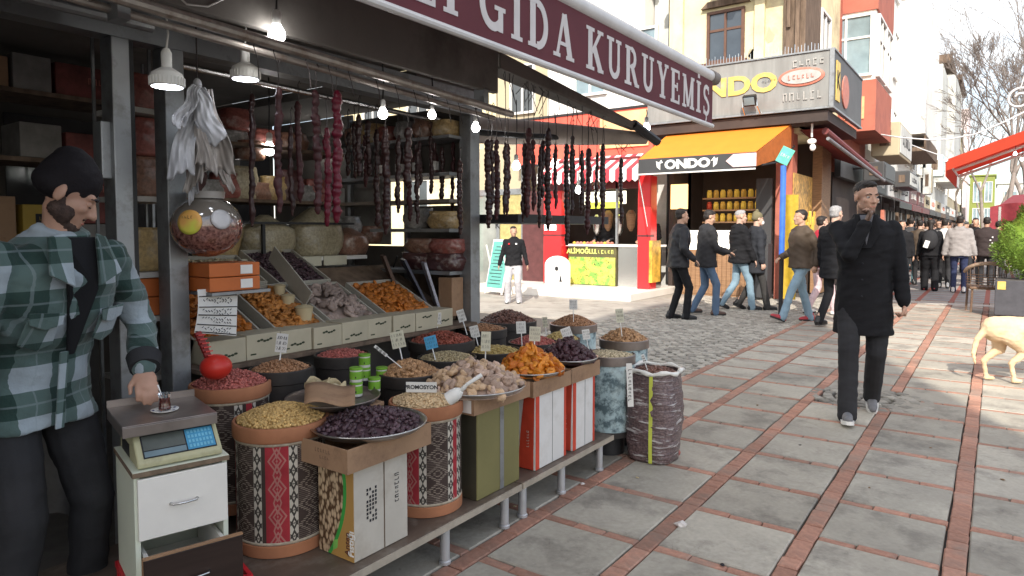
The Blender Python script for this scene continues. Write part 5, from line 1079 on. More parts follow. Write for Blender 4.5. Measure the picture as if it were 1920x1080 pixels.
def crate(y0, y1, u0, u1, lab, nm, kind, size, mat_, n, seed, hh=.03, group='sloping crates on the counter', indiv=None, mats=None):
    a = V(-3.02,0,.85); b = V(-3.70,0,1.175); P0 = a+(b-a)*u0; P1 = a+(b-a)*u1; ux = unit(b-a); nz = np.cross(ux, V(0,1,0)); nz = nz if nz[2] > 0 else -nz; d = np.linalg.norm(P1-P0)
    c0 = P0+V(0,y0,0); t = T('sloping_crate', lab, 'crate', c0, 0, group); w_ = y1-y0
    def pt(s_, v, h): return c0+ux*s_+V(0,v,0)+nz*h
    def slab(s0, s1, v0, v1, h0, h1):
        g = MB(); g.add([pt(s0,v0,h0),pt(s1,v0,h0),pt(s1,v1,h0),pt(s0,v1,h0),pt(s0,v0,h1),pt(s1,v0,h1),pt(s1,v1,h1),pt(s0,v1,h1)], [(0,3,2,1),(4,5,6,7),(0,1,5,4),(1,2,6,5),(2,3,7,6),(3,0,4,7)]); return g
    part('crate_base', slab(0,d,0,w_,0,.008), m_crate, t)
    for (s0,s1,v0,v1) in ((0,d,0,.01),(0,d,w_-.01,w_),(0,.01,.011,w_-.011),(d-.01,d,.011,w_-.011)): part('crate_side', slab(s0,s1,v0,v1,.009,.065), m_crate, t)
    r = np.random.RandomState(seed); protos = [item(kind, seed+i) for i in range(4)]; vs, fs, off = [], [], 0
    g = MB(); g.merge(slab(.012,d-.012,.012,w_-.012,.01,.045))
    for k in range(n):
        s_, v_ = r.uniform(.02,d-.02), r.uniform(.02,w_-.02); hq = .045+hh*math.sin(PI*s_/d)*math.sin(PI*v_/w_)+r.uniform(-.3,.3)*size
        v, f = protos[r.randint(4)]; vs.append(v @ (lay(r, nz, .5)*size*r.uniform(.85,1.1)).T+pt(s_,v_,hq)); fs += [[j+off for j in q] for q in f]; off += len(v)
    g.add(np.vstack(vs), fs); o = obj(nm+'_filling', g, m_nut[mat_], None, smooth=1); o.data.transform(Matrix.Translation((-float(c0[0]),-float(c0[1]),-float(c0[2])))); o.location = tuple(map(float, c0)); tag(o, lab.split('crate of ')[1]+' filling the sloping crate', 'dried fruit', kind='stuff')
m_nut['aprid'] = M('dark_orange_apricots', (.40,.13,.02), .5, isl=.3); m_nut['aprit'] = M('tawny_apricots', (.42,.17,.04), .55, isl=.25)
crate(1.66,2.02,0,.62,'left crate of orange apricots','left_apricot','apricot',.02,'aprid',260,1)
crate(2.10,2.42,0,.62,'second crate of tawny apricots','tawny_apricot','apricot',.02,'aprit',240,2)
crate(2.46,2.82,0,.58,'crate of knobbly grey figs in the middle','knobbly_fig','fig',.028,'grey',90,3,.05)
crate(2.88,3.3,0,.55,'right crate of dark orange apricots','right_apricot','apricot',.021,'aprid',230,4)
crate(1.98,2.36,.66,1.12,'upper crate of pale pumpkin seeds','pumpkin_seed','almond',.011,'seed',600,5,.02)
crate(2.42,2.80,.62,1.2,'upper crate of nearly black raisins','black_raisin','raisin',.011,'raisin',600,6,.02)
o = obj('crate_card', MB().ob((-3.30,2.41,1.16), (.42,.008,.10), Ry(math.radians(37))), m_crate, None); tag(o, 'grey white end board leaning between the upper crates', 'board')
for k, (px, py, x_) in enumerate(((370+170,565,-3.2),(570,590,-3.08),(524,545,-3.3))):
    q = PX(px, py, x_); t = T('paper_cup', ['cream cup of the stack lying between the apricot crates','foremost cream sack cup standing at the crate front','farthest cream cup wedged between the crates'][k], 'cup', q); s_ = [.045,.058,.04][k]
    part('cup_shell', MB().lathe([(s_*.55,-s_),(s_*.6,-s_*.98),(s_*.85,s_*.7),(s_*.92,s_*.72),(s_*.6,s_*.9),(.001,s_)], 20, q), m_kraft, t, smooth=2)
# bags of nuts on the back shelf
def sackbag(p, w_, d_, h, m, lab, seed, nm='nut_bag', cat='bag', tied=True):
    t = T(nm, lab, cat, p); v = []; r = random.Random(seed)
    for j in range(13):
        u = j/12; s_ = (.9+.18*math.sin(u*PI)) if u < .72 else (.9*(1-u)/.28*.8+.16 if tied else 1-.2*(u-.72))
        for i in range(20): a = 2*PI*i/20; c_, q_ = math.cos(a), math.sin(a); k = (abs(c_)**3+abs(q_)**3)**(-1/3)*(1+.04*math.sin(a*4+u*8+seed)+r.uniform(-.02,.02)); v.append((w_/2*c_*k*s_, d_/2*q_*k*s_, h*u))
    g = MB().add(v, [(j*20+i, j*20+(i+1) % 20, (j+1)*20+(i+1) % 20, (j+1)*20+i) for j in range(12) for i in range(20)]+[tuple(range(20))[::-1], tuple(240+i for i in range(20))]); obj('bag_body', g, m, t, smooth=1); return t
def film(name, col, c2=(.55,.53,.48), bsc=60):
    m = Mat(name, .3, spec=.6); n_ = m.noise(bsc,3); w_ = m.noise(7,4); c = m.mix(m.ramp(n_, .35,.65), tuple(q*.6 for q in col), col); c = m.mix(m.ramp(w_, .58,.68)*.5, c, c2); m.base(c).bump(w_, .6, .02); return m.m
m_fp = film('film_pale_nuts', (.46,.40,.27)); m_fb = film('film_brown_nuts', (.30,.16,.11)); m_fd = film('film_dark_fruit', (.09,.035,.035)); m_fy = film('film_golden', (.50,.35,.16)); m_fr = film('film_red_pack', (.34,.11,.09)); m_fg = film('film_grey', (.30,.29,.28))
for k, (x, y, w_, h, mm, lab) in enumerate(((-3.93,2.33,.26,.34,m_fy,'golden nut bag on the back shelf, leftmost'),(-3.93,2.68,.36,.28,m_fp,'wide clear bag of pale nuts on the back shelf'),(-3.93,3.08,.38,.34,m_fp,'large clear bag of pale nuts right of the crimson strings'),(-3.95,3.40,.26,.2,m_fb,'low brown nut bag at the right of the back shelf'))):
    sackbag((x,y,1.242), .26, w_, h, mm, lab, k)
sp_rail = T('shelf_labels', 'strip of paper shelf labels along the back shelf edge', 'labels', (-3.73,2.4,1.2))
for k in range(5): part('paper_label', MB().box((-3.735,2.12+k*.22,1.18), (-3.73,2.32+k*.22,1.245)), m_cardy, sp_rail)
# glass case frame above
part('glass_rail', MB().box((-3.78,2.1,1.46), (-3.76,3.3,1.475)).box((-3.78,2.55,1.245), (-3.76,2.57,1.459)), m_dark, ct)
# back wall stock and shelves
def shelfunit(lab, x0, x1, y0, y1, zs, m=m_white, posts=True, group=None):
    t = T('shelf_unit', lab, 'shelves', ((x0+x1)/2,(y0+y1)/2,0))
    for z in zs: part('shelf', MB().box((x0,y0,z-.012), (x1,y1,z+.012)), m, t)
    if posts:
        for x in (x0-.014,x1+.002):
            for y in (y0-.012,y1+.0): part('upright', MB().box((x,y,.05), (x+.012,y+.012,max(zs)+.35)), m_alu, t)
    return t
# left shelf just behind the posts (seen between the two posts and right of the front post)
shelfunit('narrow white shelves with packets just behind the front posts', -3.34,-3.08,1.42,1.66, (.75,1.02,1.22,1.56,1.95), M('shelf_white', (.48,.46,.43), .6))
def pack(p, w_, d_, h, m, lab, seed, grp='packets on the kiosk shelves'):
    t = sackbag(p, w_, d_, h, m, lab, seed, 'nut_packet', 'packet', False); t['group'] = grp
for k, (x, z, mm, h, lab) in enumerate(((-3.2,1.234,m_fy,.2,'golden packet above the orange boxes between the posts'),(-3.28,1.234,m_fp,.16,'pale packet behind the golden one between the posts'),(-3.2,1.575,m_fb,.18,'brown filmy packet on the middle shelf between the posts'),(-3.28,1.575,m_fy,.14,'yellowish packet behind on the middle shelf'),(-3.2,1.965,m_fr,.16,'reddish packet on the top shelf between the posts'),(-3.2,1.76,m_fr,.17,'reddish puffed packet stacked under the top shelf'))):
    pack((x,1.54,z), .12, .2, h, mm, lab, 50+k)
m_obox = M('orange_box', (.50,.13,.03), .55, var=.15, scale=4)
for k in range(2):
    t = carton('orange_box', 'orange printed box with white patch, '+['lower','upper'][k]+' one between the posts', -3.33,1.43,1.035+.086*k,-3.09,1.65,1.118+.086*k, m_obox); part('white_patch', MB().box((-3.089,1.56,1.045+.086*k), (-3.087,1.645,1.105+.086*k)), m_paper, t)
# bracket shelf right of the front post with orange boxes and the round jar
part('side_shelf', MB().box((-2.99,1.61,1.135), (-2.75,1.90,1.148)), m_alu, kb)
for k in range(2):
    t = carton('orange_box', 'orange sweet box on the bracket shelf under the round jar, '+['lower','upper'][k]+' one', -2.97,1.612,1.15+.064*k,-2.77,1.86,1.211+.064*k, m_obox); part('white_patch', MB().box((-2.769,1.76,1.16+.064*k), (-2.7675,1.82,1.20+.064*k)), m_paper, t)
pj = PX(388,424,-2.80); t = T('round_jar', 'round clear jar of pink peanuts with yellow label and white lid disc', 'jar', pj)
m = Mat('jar_of_peanuts', .12, spec=.8); X, Y, Z = m.xyz(); n_ = m.noise(70,3); c = m.mix(m.ramp(n_,.35,.65), (.09,.03,.025), (.33,.15,.12)); tp = m.ramp(Z+(m.noise(4,2)-.5)*.06, .0,.035); c = m.mix(tp, c, (.17,.15,.13)); m.base(c)
m.b.inputs['Coat Weight'].default_value = .8
obj('jar_body', MB().ell((0,0,0), (.14,.15,.135), 3), m.m, t, smooth=1)
ax = unit(V(0,0,1.42)-pj); rt_ = unit(np.cross(V(0,0,1), ax)); up_ = np.cross(ax, rt_)
def disc(nm, cx, cz, r_, m, off, par):
    g = MB(); c_ = ax; d_ = unit(ax+rt_*cx+up_*cz); x_, y_, z_ = frame(d_); Q = np.array([x_,y_,z_]).T
    g.lathe([(r_,-.004),(r_,0),(r_*.7,.004),(.001,.006)], 28, d_*off, Q); return obj(nm, g, m, par, smooth=1), d_
m_lab = Mat('lime_orange_label', .5); q = m_lab.noise(9,2); m_lab.base(m_lab.mix(m_lab.ramp(q,.42,.58), (.60,.62,.08), (.72,.38,.10)))
o_, d_ = disc('yellow_label', -.52,.13,.052, m_lab.m, .143, t)
lt_ = marks('lettering', m_ink, t, d_*.1505+up_*.02+pj, rt_, up_, .055, .014, 5, 4, .001)
disc('lid_disc', .42,.22,.042, M('milky_disc', (.5,.49,.5), .35), .146, t)
obj('lid', MB().tube([up_*.12+V(0,0,0), up_*.15], [.075,.078], 24), M('clear_lid', (.35,.33,.31), .2), t, smooth=2)
o = obj('notice', MB().box((-2.93,1.60,.60+.21), (-2.925,1.60+.001,.9)), m_paper) if False else None
nt_ = T('paper_notice', 'curling white notice with ruled handwritten lines taped beside the front post', 'notice', (-2.88,1.72,.9))
pn = [PX(px, py, -2.80) for px, py in ((370,543),(446,538),(443,630),(366,624))]
def bil(u, v): return pn[0]*(1-u)*(1-v)+pn[1]*u*(1-v)+pn[2]*u*v+pn[3]*(1-u)*v
part('sheet', MB().grid(lambda u, v: tuple(bil(u, v)+V(.012*math.sin(v*PI*1.2)*(1-u),0,0)), 8, 10), m_paper, nt_, smooth=1)
for k, v_ in enumerate((.16,.40,.58,.80,.97)):
    part('ruled_line', MB().tube([bil(u, v_)+V(.014*math.sin(v_*PI*1.2)*(1-u)+.003,0,0) for u in (.02,.3,.6,.98)], .0022, 4), m_ink, nt_)
    if k < 4:
        g = MB(); r_ = random.Random(k)
        for i in range(11):
            u = .1+.07*i; zz = v_+.07; a = bil(u, zz)+V(.017*(1-u)+.003,0,0); b = bil(u+.035, zz+r_.choice((-.03,.04)))+V(.017*(1-u)+.003,0,0); g.tube([a,b], .0016, 4)
            a = bil(u, zz+.07)+V(.017*(1-u)+.003,0,0); b = bil(u+.03, zz+.07+r_.choice((-.02,.03)))+V(.017*(1-u)+.003,0,0)
            if i > 3: g.tube([a,b], .0016, 4)
        part('handwriting', g, m_ink, nt_, kind='stuff')
# hanging plastic bags on a hook
m_pb = M('white_plastic_bag', (.40,.40,.42), .65, spec=.2, var=.1, scale=6, bump=.5, bs=14); m_pb2 = M('greyish_plastic_bag', (.33,.30,.28), .7, spec=.2, var=.15, scale=5, bump=.4, bs=14)
hb = T('plastic_bags', 'bunch of white plastic carrier bags hanging from a hook by the front post', 'plastic bags', PX(370,165,-2.62))
h0 = np.array(PX(370,160,-2.62))
def bagflap(px0, py0, px1, py1, w0, w1, x_, m, nm, ph):
    w1 = w1*.8
    a = PX(px0, py0, x_); b = PX(px1, py1, x_); d = b-a; sd = unit(np.cross(unit(d), V(.8,-.4,0))) ; nrm = unit(np.cross(d, sd))
    def fn(u, v):
        w_ = (w0+(w1-w0)*v)*.5; s_ = 2*u-1; return tuple(a+d*v+sd*(s_*w_)+nrm*(.016*math.sin(s_*2.3+ph+v*3.1)+.007*math.sin(s_*6.3+ph*2-v*9)+.004*math.sin(s_*13+v*17))*(.35+.7*v)+sd*.007*math.sin(v*9+ph)+V(0,0,-.025*math.sin(s_*2+ph*3)*v*v-.006*math.sin(s_*9+ph)*v))
    o = part(nm, MB().grid(fn, 30, 26), m, hb, smooth=1); s_ = o.modifiers.new('thick', 'SOLIDIFY'); s_.thickness = .003; return o
bagflap(370,160,338,232,.03,.08,-2.56,m_pb,'bag',.3); bagflap(372,162,336,330,.04,.13,-2.62,m_pb,'bag',1.9); bagflap(372,165,398,262,.05,.13,-2.57,m_pb,'bag',2.6); bagflap(380,165,362,352,.03,.09,-2.68,m_pb2,'bag',4.2); bagflap(386,168,418,322,.04,.15,-2.63,m_pb2,'bag',5.4); bagflap(378,170,386,318,.03,.10,-2.59,m_pb2,'bag',3.3); bagflap(392,205,428,352,.05,.07,-2.70,m_pb2,'bag',.9); bagflap(366,165,366,372,.02,.05,-2.72,m_pb,'bag',6.2)
part('hook', MB().tube([h0, h0+V(0,0,.12), h0+V(0,0,.26)], .003, 5), m_hook, hb); part('knot', MB().ell(h0+V(0,0,0), (.018,.018,.03), 2), m_pb, hb, smooth=1)
# vendor side (left): shelves with boxes seen behind him
shelfunit('dark storage shelves behind the vendor', -4.6,-4.22,1.2,2.05, (.95,1.32,1.80,2.16), m_oldw)
m_dr = M('dark_red_box_print', (.16,.04,.035), .6, var=.6, scale=9); m_yb = M('mustard_box', (.36,.24,.035), .6, var=.1); m_wb = M('greyed_white_box', (.22,.21,.20), .7, var=.25, scale=9)
for (lab, y0, y1, z0, z1, mm) in (('pale speckled carton at the upper left of the storage shelves',1.40,1.58,2.175,2.36,m_wb),('long dark red carton on the top storage shelf',1.60,1.98,2.175,2.35,m_dr),('mustard yellow carton with dark label plate',1.42,1.66,1.335,1.56,m_yb),('dark red photo printed carton right of the yellow one',1.69,1.93,1.46,1.74,m_dr),('small whitish carton below the red one',1.70,1.88,1.335,1.455,m_wb),('brown carton low on the storage shelves',1.4,1.8,.965,1.2,m_oldw)):
    t = carton('stock_carton', lab, -4.5,y0,z0,-4.24,y1,z1, mm); t['group'] = 'cartons on the storage shelves'
    if mm is m_yb: part('label_plate', MB().box((-4.239,y0+.06,z1-.1), (-4.236,y1-.06,z1-.05)), m_ink, t); marks('lettering', m_yb, t, (-4.2355,(y0+y1)/2,z1-.075), (0,1,0), (0,0,1), .09, .02, 7, 2, .0008)
    if mm is m_dr: marks('lettering', m_rl, t, (-4.2392,(y0+y1)/2+.05,z1-.08), (0,1,0), (0,0,1), .16, .04, 6, 5, .0008)
o = carton('switch_box', 'small grey white switch box on the door post', -2.995,1.26,1.63,-2.93,1.31,1.86, m_alu, cat='switch box')
# right hand shelf unit on the lane end of the kiosk
su = T('end_shelf_unit', 'metal shelf unit closing the lane end of the kiosk with packets', 'shelves', (-3.6,3.75,0))
for x in (-2.98,-3.62,-4.25): part('upright', MB().box((x-.02,3.68,.05), (x+.02,3.71,2.3)), m_alu, su)
for z, x0, x1 in ((1.13,-4.25,-2.98),(1.42,-3.75,-2.98),(1.62,-4.3,-2.98),(1.80,-4.3,-2.98),(.85,-4.25,-2.98)): part('shelf', MB().box((x0,3.44,z-.012), (x1,3.675,z+.012)), m_alu if z != 1.62 else M('ribbed_rail', (.22,.19,.16), .6), su)
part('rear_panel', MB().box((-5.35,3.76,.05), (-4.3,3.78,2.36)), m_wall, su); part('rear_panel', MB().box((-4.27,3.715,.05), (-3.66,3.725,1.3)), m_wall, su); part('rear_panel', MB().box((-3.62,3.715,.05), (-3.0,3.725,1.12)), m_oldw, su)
part('white_panel', MB().box((-4.3,3.715,1.31), (-3.82,3.725,1.80)), M('dull_white_board', (.34,.33,.31), .6, dirt=((.2,.19,.17), 4)), su); part('upper_panel', MB().box((-4.3,3.715,1.82), (-3.0,3.725,2.3)), m_wall, su); part('lower_panel', MB().box((-3.62,3.715,1.15), (-3.0,3.725,1.6)), M('smoky_panel', (.16,.15,.14), .4), su)
for (px, pyb, w_, h, mm, lab, zz) in ((795,463,.34,.12,m_fd,'dark maroon packet pile on the end shelf, left',1.144),(838,463,.3,.12,m_fd,'dark maroon packet pile on the end shelf, right',1.144),(800,440,.3,.10,m_fb,'brown glossy packet lying on the dark pile',1.262),(842,440,.26,.10,m_fr,'reddish glossy packet lying on the dark pile',1.262),(786,374,.16,.15,m_fg,'silvery packet on the upper end shelf',1.432),(838,374,.24,.12,m_fy,'tan packet on the upper end shelf',1.432)):
    q = PY(px, pyb, 3.56); pack((q[0],3.56,zz), w_, .22, h, mm, lab, int(px))
for k in range(5):
    o = T('spare_bottle', 'dark bottle standing on the top rail of the end shelves', 'bottle', (-3.9+.17*k,3.56,1.813), 0, 'dark bottles on the top rail'); o['label'] = ['dark bottle standing leftmost on the top rail','dark bottle second on the top rail of the end shelves','dark bottle in the middle of the top rail','dark bottle fourth on the top rail','dark bottle rightmost on the top rail by the post'][k]
    obj('bottle_body', MB().lathe([(.03,0),(.033,.01),(.033,.12),(.014,.16),(.014,.2),(.016,.205),(.016,.22)], 14), m_fd, o, smooth=2); obj('label', MB().lathe([(.0335,.03),(.0335,.09)], 14), m_paper, o)
# leaning boards and papers by the post
t = T('leaning_folder', 'dark folder boards leaning by the far post', 'folder', (-3.3,3.4,.9)); part('board', MB().ob((-3.42,3.35,1.05), (.02,.26,.42), Rz(.9) @ Ry(-.35)), M('brown_board', (.10,.06,.045), .6), t); part('board', MB().ob((-3.28,3.42,1.05), (.015,.24,.38), Rz(.9) @ Ry(-.45)), M('navy_board', (.05,.055,.09), .4), t)
t = T('pale_packet', 'pale blue white packet leaning on the folder by the far post', 'packet', (-3.12,3.42,.9)); part('packet_body', MB().ob((-3.15,3.44,1.04), (.02,.15,.34), Rz(.9) @ Ry(-.3)), M('pale_blue_white', (.42,.43,.50), .35, var=.25, scale=9), t, bev=.006)
t = carton('small_brown_box', 'small plain brown box standing at the far post', -3.08,3.44,.84,-2.96,3.56,1.10, m_card)
mi = T('wall_mirror', 'dark glossy panel with pale posters at the back of the kiosk', 'panel', (-5.3,3,1.5)); part('panel', MB().box((-5.345,1.7,1.2), (-5.33,3.7,2.2)), M('glossy_dark', (.05,.05,.055), .12, spec=.8), mi)
for k in range(4): part('poster', MB().box((-5.328,2.3+k*.3,1.75), (-5.322,2.5+k*.3,2.15)), m_wb, mi)
bl = bulb(V(-4.9,2.9,1.72), .03, 'faint lit bulb before the glossy back panel', .3)
t = carton('white_tower_box', 'tall whitish cabinet panel behind the strings, left of the end shelves', -4.35,3.35,.85,-4.15,3.55,1.75, M('dull_white_panel', (.38,.37,.35), .6), cat='cabinet')
cc_ = T('coiled_cord', 'thin dark cord looping down by the end shelves', 'cable', (-3.6,3.6,1.2)); part('cord', MB().tube([PY(px, py, 3.6) for px, py in ((745,480),(738,500),(733,530),(738,545),(748,538),(745,520),(735,520),(731,540))], .006, 6), m_black, cc_)
# chair-like clutter and drapes left of the front post, low
o = obj('dark_cloth', MB().grid(lambda u, v: (-3.15+.1*math.sin(u*6), 1.05+.28*u, .25+.8*v+.03*math.sin(u*9)), 10, 8), M('grey_cloth', (.12,.115,.11), .9), None, smooth=1); tag(o, 'grey cloth hanging in the doorway behind the vendor arm', 'cloth')

# ------------------------------------------------------------ drawer cabinet with scale
m_cw = M('greenish_white_laminate', (.70,.74,.62), .4, var=.05, scale=2); m_cf = M('white_drawer_front', (.76,.73,.68), .35, var=.04); m_ce = M('worn_brown_edge', (.17,.12,.08), .6, var=.3, scale=30); m_bd = M('dark_wenge_front', (.035,.022,.018), .35, var=.25, scale=5, sc3=(1,.3,5))
zt = .665; A_ = PZ(250,886,zt); B_ = PZ(425,851,zt); D_ = PZ(157,851,zt); yw = math.atan2(B_[1]-A_[1], B_[0]-A_[0])-PI/2
Wd = float(np.linalg.norm(B_[:2]-A_[:2])); Dp = float(np.linalg.norm(D_[:2]-A_[:2])); Hc = .41
cab = T('drawer_cabinet', 'white two drawer cabinet with the dark lower drawer pulled open, under the scale', 'cabinet', (A_[0],A_[1],zt-Hc), yw)
# local: x outward(front) = +X at yw=0, y along front; origin at front left corner bottom
obj('side_panel', MB().box((-Dp,0,0), (-.001,.015,Hc-.018)), m_cw, cab); obj('side_panel', MB().box((-Dp,Wd-.015,0), (-.001,Wd,Hc-.018)), m_cw, cab)
obj('top_panel', MB().box((-Dp-.004,-.004,Hc-.017), (.012,Wd+.004,Hc)), m_cw, cab); obj('top_edge', MB().box((.0125,-.004,Hc-.017), (.014,Wd+.004,Hc-.001)).box((-Dp,-.0055,Hc-.017), (.012,-.0045,Hc-.001)), m_ce, cab)
obj('back_panel', MB().box((-Dp,.016,0), (-Dp+.01,Wd-.016,Hc-.018)), m_cw, cab); obj('bottom_panel', MB().box((-Dp+.011,.016,0), (-.001,Wd-.016,.014)), m_ce, cab)
dr = obj('drawer', MB().box((.001,.008,.19), (.016,Wd-.004,Hc-.024)), m_cf, cab, bev=.002)
def handle(par, x, y0, y1, z): obj('handle', MB().tube([(x,y0,z),(x+.014,y0+.006,z),(x+.022,(y0+y1)/2,z+.001),(x+.014,y1-.006,z),(x,y1,z)], [.005,.004,.0035,.004,.005], 8), m_steel, par, smooth=1)
handle(dr, .016, Wd*.5-.04, Wd*.5+.04, .29)
ox = .105; d2 = obj('drawer', MB().box((ox,.0,.012), (ox+.016,Wd+.01,.172)), m_bd, cab, bev=.002)
obj('drawer_edge', MB().box((ox-.001,-.0015,.172), (ox+.017,Wd+.0115,.176)).box((ox,-.003,.012), (ox+.016,-.0015,.172)), m_wood, d2)
obj('drawer_box', MB().box((-Dp+.05,.02,.03), (ox-.001,.032,.14)).box((-Dp+.05,Wd-.032,.03), (ox-.001,Wd-.02,.14)).box((-Dp+.05,.033,.03), (ox-.001,Wd-.033,.036)), m_cf, d2); handle(d2, ox+.016, Wd*.5-.045, Wd*.5+.045, .085)
m_rc = M('red_crate_plastic', (.55,.02,.03), .4, var=.08)
cr_ = T('red_crate', 'red plastic crate under the drawer cabinet', 'crate', (A_[0],A_[1],0), yw); g = MB()
for z in (.0,.06,.12,.18,.232): g.box((-Dp-.02,-.01,z+.002), (-Dp-.006,Wd+.06,z+.02)).box((.046,-.01,z+.002), (.06,Wd+.06,z+.02)).box((-.006-Dp,-.01,z+.002), (.046,.004,z+.02)).box((-.006-Dp,Wd+.046,z+.002), (.046,Wd+.06,z+.02))
for x in np.linspace(-Dp,.03,6): g.box((x,-.008,.022), (x+.02,.002,.23)).box((x,Wd+.048,.022), (x+.02,Wd+.058,.23))
for y in np.linspace(.02,Wd,5): g.box((.048,y,.022), (.058,y+.02,.23))
obj('crate_lattice', g, m_rc, cr_, kind='stuff'); obj('crate_floor', MB().box((-Dp-.005,.005,.004), (.045,Wd+.045,.01)), m_rc, cr_)
m_sc = M('yellowed_cream_plastic', (.44,.42,.26), .45, var=.06, scale=4, dirt=((.3,.27,.17), 12)); m_pan = M('worn_scale_pan', (.28,.24,.22), .35, .75, var=.2, scale=8)
scl = T('shop_scale', 'cream price computing scale with blue keypad and steel pan on the cabinet', 'scale', (A_[0],A_[1],zt), yw)
W0, W1 = .012, Wd-.012
bodyp = [(.0,0.004),(.0,.022),(-.085,.098),(-.27,.10),(-.295,.07),(-.295,.004)]
obj('scale_body', MB().prism([(x,W0,z) for x, z in bodyp], (0,W1-W0,0)), m_sc, scl, bev=.006, seg=3)
obj('side_recess', MB().box((-.26,W0-.0008,.01), (-.13,W0+.0002,.055)), m_black, scl)
Qs = Ry(math.atan2(.05,.07)); mid_ = V(-.065,0,.0535); up = unit(V(-.085,0,.076)); nrm = unit(V(.076,0,.085))
def onslope(v0, v1, s0, s1, t0, t1):   # v along y, s up the slope (0..0.086)
    p0 = V(0,0,.022); g = MB(); f = lambda v, s, t_: p0+V(0,v,0)+up*s+nrm*t_
    g.add([f(v0,s0,t0),f(v1,s0,t0),f(v1,s1,t0),f(v0,s1,t0),f(v0,s0,t1),f(v1,s0,t1),f(v1,s1,t1),f(v0,s1,t1)], [(0,3,2,1),(4,5,6,7),(0,1,5,4),(1,2,6,5),(2,3,7,6),(3,0,4,7)]); return g
a_, b_ = W0+.02, W1-.015; sp = a_+(b_-a_)*.58
obj('panel_frame', onslope(a_,b_,.014,.100,.0005,.002), m_ink, scl); obj('display_panel', onslope(a_+.004,sp,.042,.096,.0021,.003), M('grey_green_display', (.10,.11,.10), .25), scl); obj('display_strip', onslope(a_+.004,sp,.018,.038,.0021,.003), M('steel_blue_strip', (.15,.21,.24), .3), scl)
kp = obj('keypad', onslope(sp+.004,b_-.003,.018,.096,.0021,.003), M('blue_keypad', (.06,.27,.46), .5), scl); g = MB()
for j in range(4):
    for i in range(7): v0 = sp+.010+i*(b_-sp-.016)/7; g.merge(onslope(v0,v0+.007,.024+j*.018,.036+j*.018,.0031,.0042))
obj('key', g, M('pale_blue_key', (.15,.42,.58), .5), kp, kind='stuff')
obj('pan_support', MB().box((-.24,W0+.05,.101), (-.10,W1-.05,.118)), m_black, scl)
g = MB(); x0, x1, y0, y1, z = -.34,-.045,-.02,Wd-.015,.132
g.box((x0,y0,z), (x1,y1,z+.004)).box((x0,y0,z-.034), (x0+.003,y1,z-.0005)).box((x1-.003,y0,z-.034), (x1,y1,z-.0005)).box((x0+.0035,y0,z-.034), (x1-.0035,y0+.003,z-.0005)).box((x0+.0035,y1-.003,z-.034), (x1-.0035,y1,z-.0005))
obj('scale_pan', g, m_pan, scl, bev=.0015); obj('pan_rim', MB().box((x0-.003,y0,z+.0045), (x0+.004,y1,z+.03)), m_pan, scl)
# tea glass and saucer
ql = V(-.17,Wd*.46,.1365); Qc = Rz(yw); qw = Qc @ ql+V(A_[0],A_[1],zt)
t = T('tea_glass', 'small tulip glass of dark tea with a spoon on the scale', 'glass', qw+V(0,0,.006)); pr_ = [(.017,.0),(.019,.004),(.0175,.02),(.015,.032),(.018,.05),(.021,.056)]
obj('tea', MB().lathe([(.016,.003),(.018,.006),(.0168,.02),(.0143,.032),(.016,.042),(.001,.042)], 18), M('dark_tea', (.16,.02,.015), .15, spec=.8, var=0), t, smooth=2); g = MB().open_lathe([(r_+.001,z) for r_, z in pr_], 20); obj('glass_wall', g, m_glass, t, smooth=1); obj('spoon', MB().tube([(.006,.0,.01),(-.01,-.008,.06),(-.018,-.013,.085)], [.002,.0018,.003], 6), m_white, t, smooth=1)
t = T('saucer', 'white saucer with dark blue rim marks under the tea glass', 'saucer', qw); obj('plate', MB().lathe([(.015,0),(.03,.001),(.043,.006),(.044,.008),(.03,.004),(.001,.003)], 28), m_white, t, smooth=1); 
for k in range(5): a = k*2*PI/5+.4; obj('rim_mark', MB().ell((.037*math.cos(a),.037*math.sin(a),.0062), (.006,.006,.0015), 1), M('navy_mark', (.02,.03,.14), .4) if k == 0 else bpy.data.materials['navy_mark'], t)

for k, (px, pyb, w_, h, mm, lab) in enumerate(((440,245,.2,.13,m_fr,'reddish puffed packet on the wall hook left of the strings'),(468,300,.18,.12,m_fb,'brown packet behind the leftmost dark string'),(690,455,.2,.13,m_fb,'brown packet left of the end shelves'),(655,440,.16,.14,m_fg,'greyish packet behind the crimson strings'))):
    q = PX(px, pyb, -4.0); pack(tuple(q), w_, w_, h, mm, lab, 80+k)
part('wall_shelf', MB().box((-4.3,1.95,1.60), (-3.85,3.3,1.62)), m_oldw, kb); part('wall_shelf', MB().box((-4.3,1.95,1.95), (-3.85,3.3,1.97)), m_oldw, kb)
for k in range(11):
    pack((-4.08,2.02+.12*k,1.622), .12, .2, .12+.05*((k*7) % 3), [m_fb,m_fy,m_fd,m_fg,m_fr,m_fp][k % 6], ['leftmost','second','third','fourth','fifth','sixth','seventh','eighth','ninth','tenth','rightmost'][k]+' packet on the lower wall shelf behind the strings', 100+k)
    if k % 2 == 0: pack((-4.08,2.05+.12*k,1.972), .17, .22, .13, [m_fr,m_fg,m_fb][k % 3], ['leftmost','','third','','middle','','fourth','','fifth','','rightmost'][k]+' packet on the upper wall shelf under the roof', 130+k)

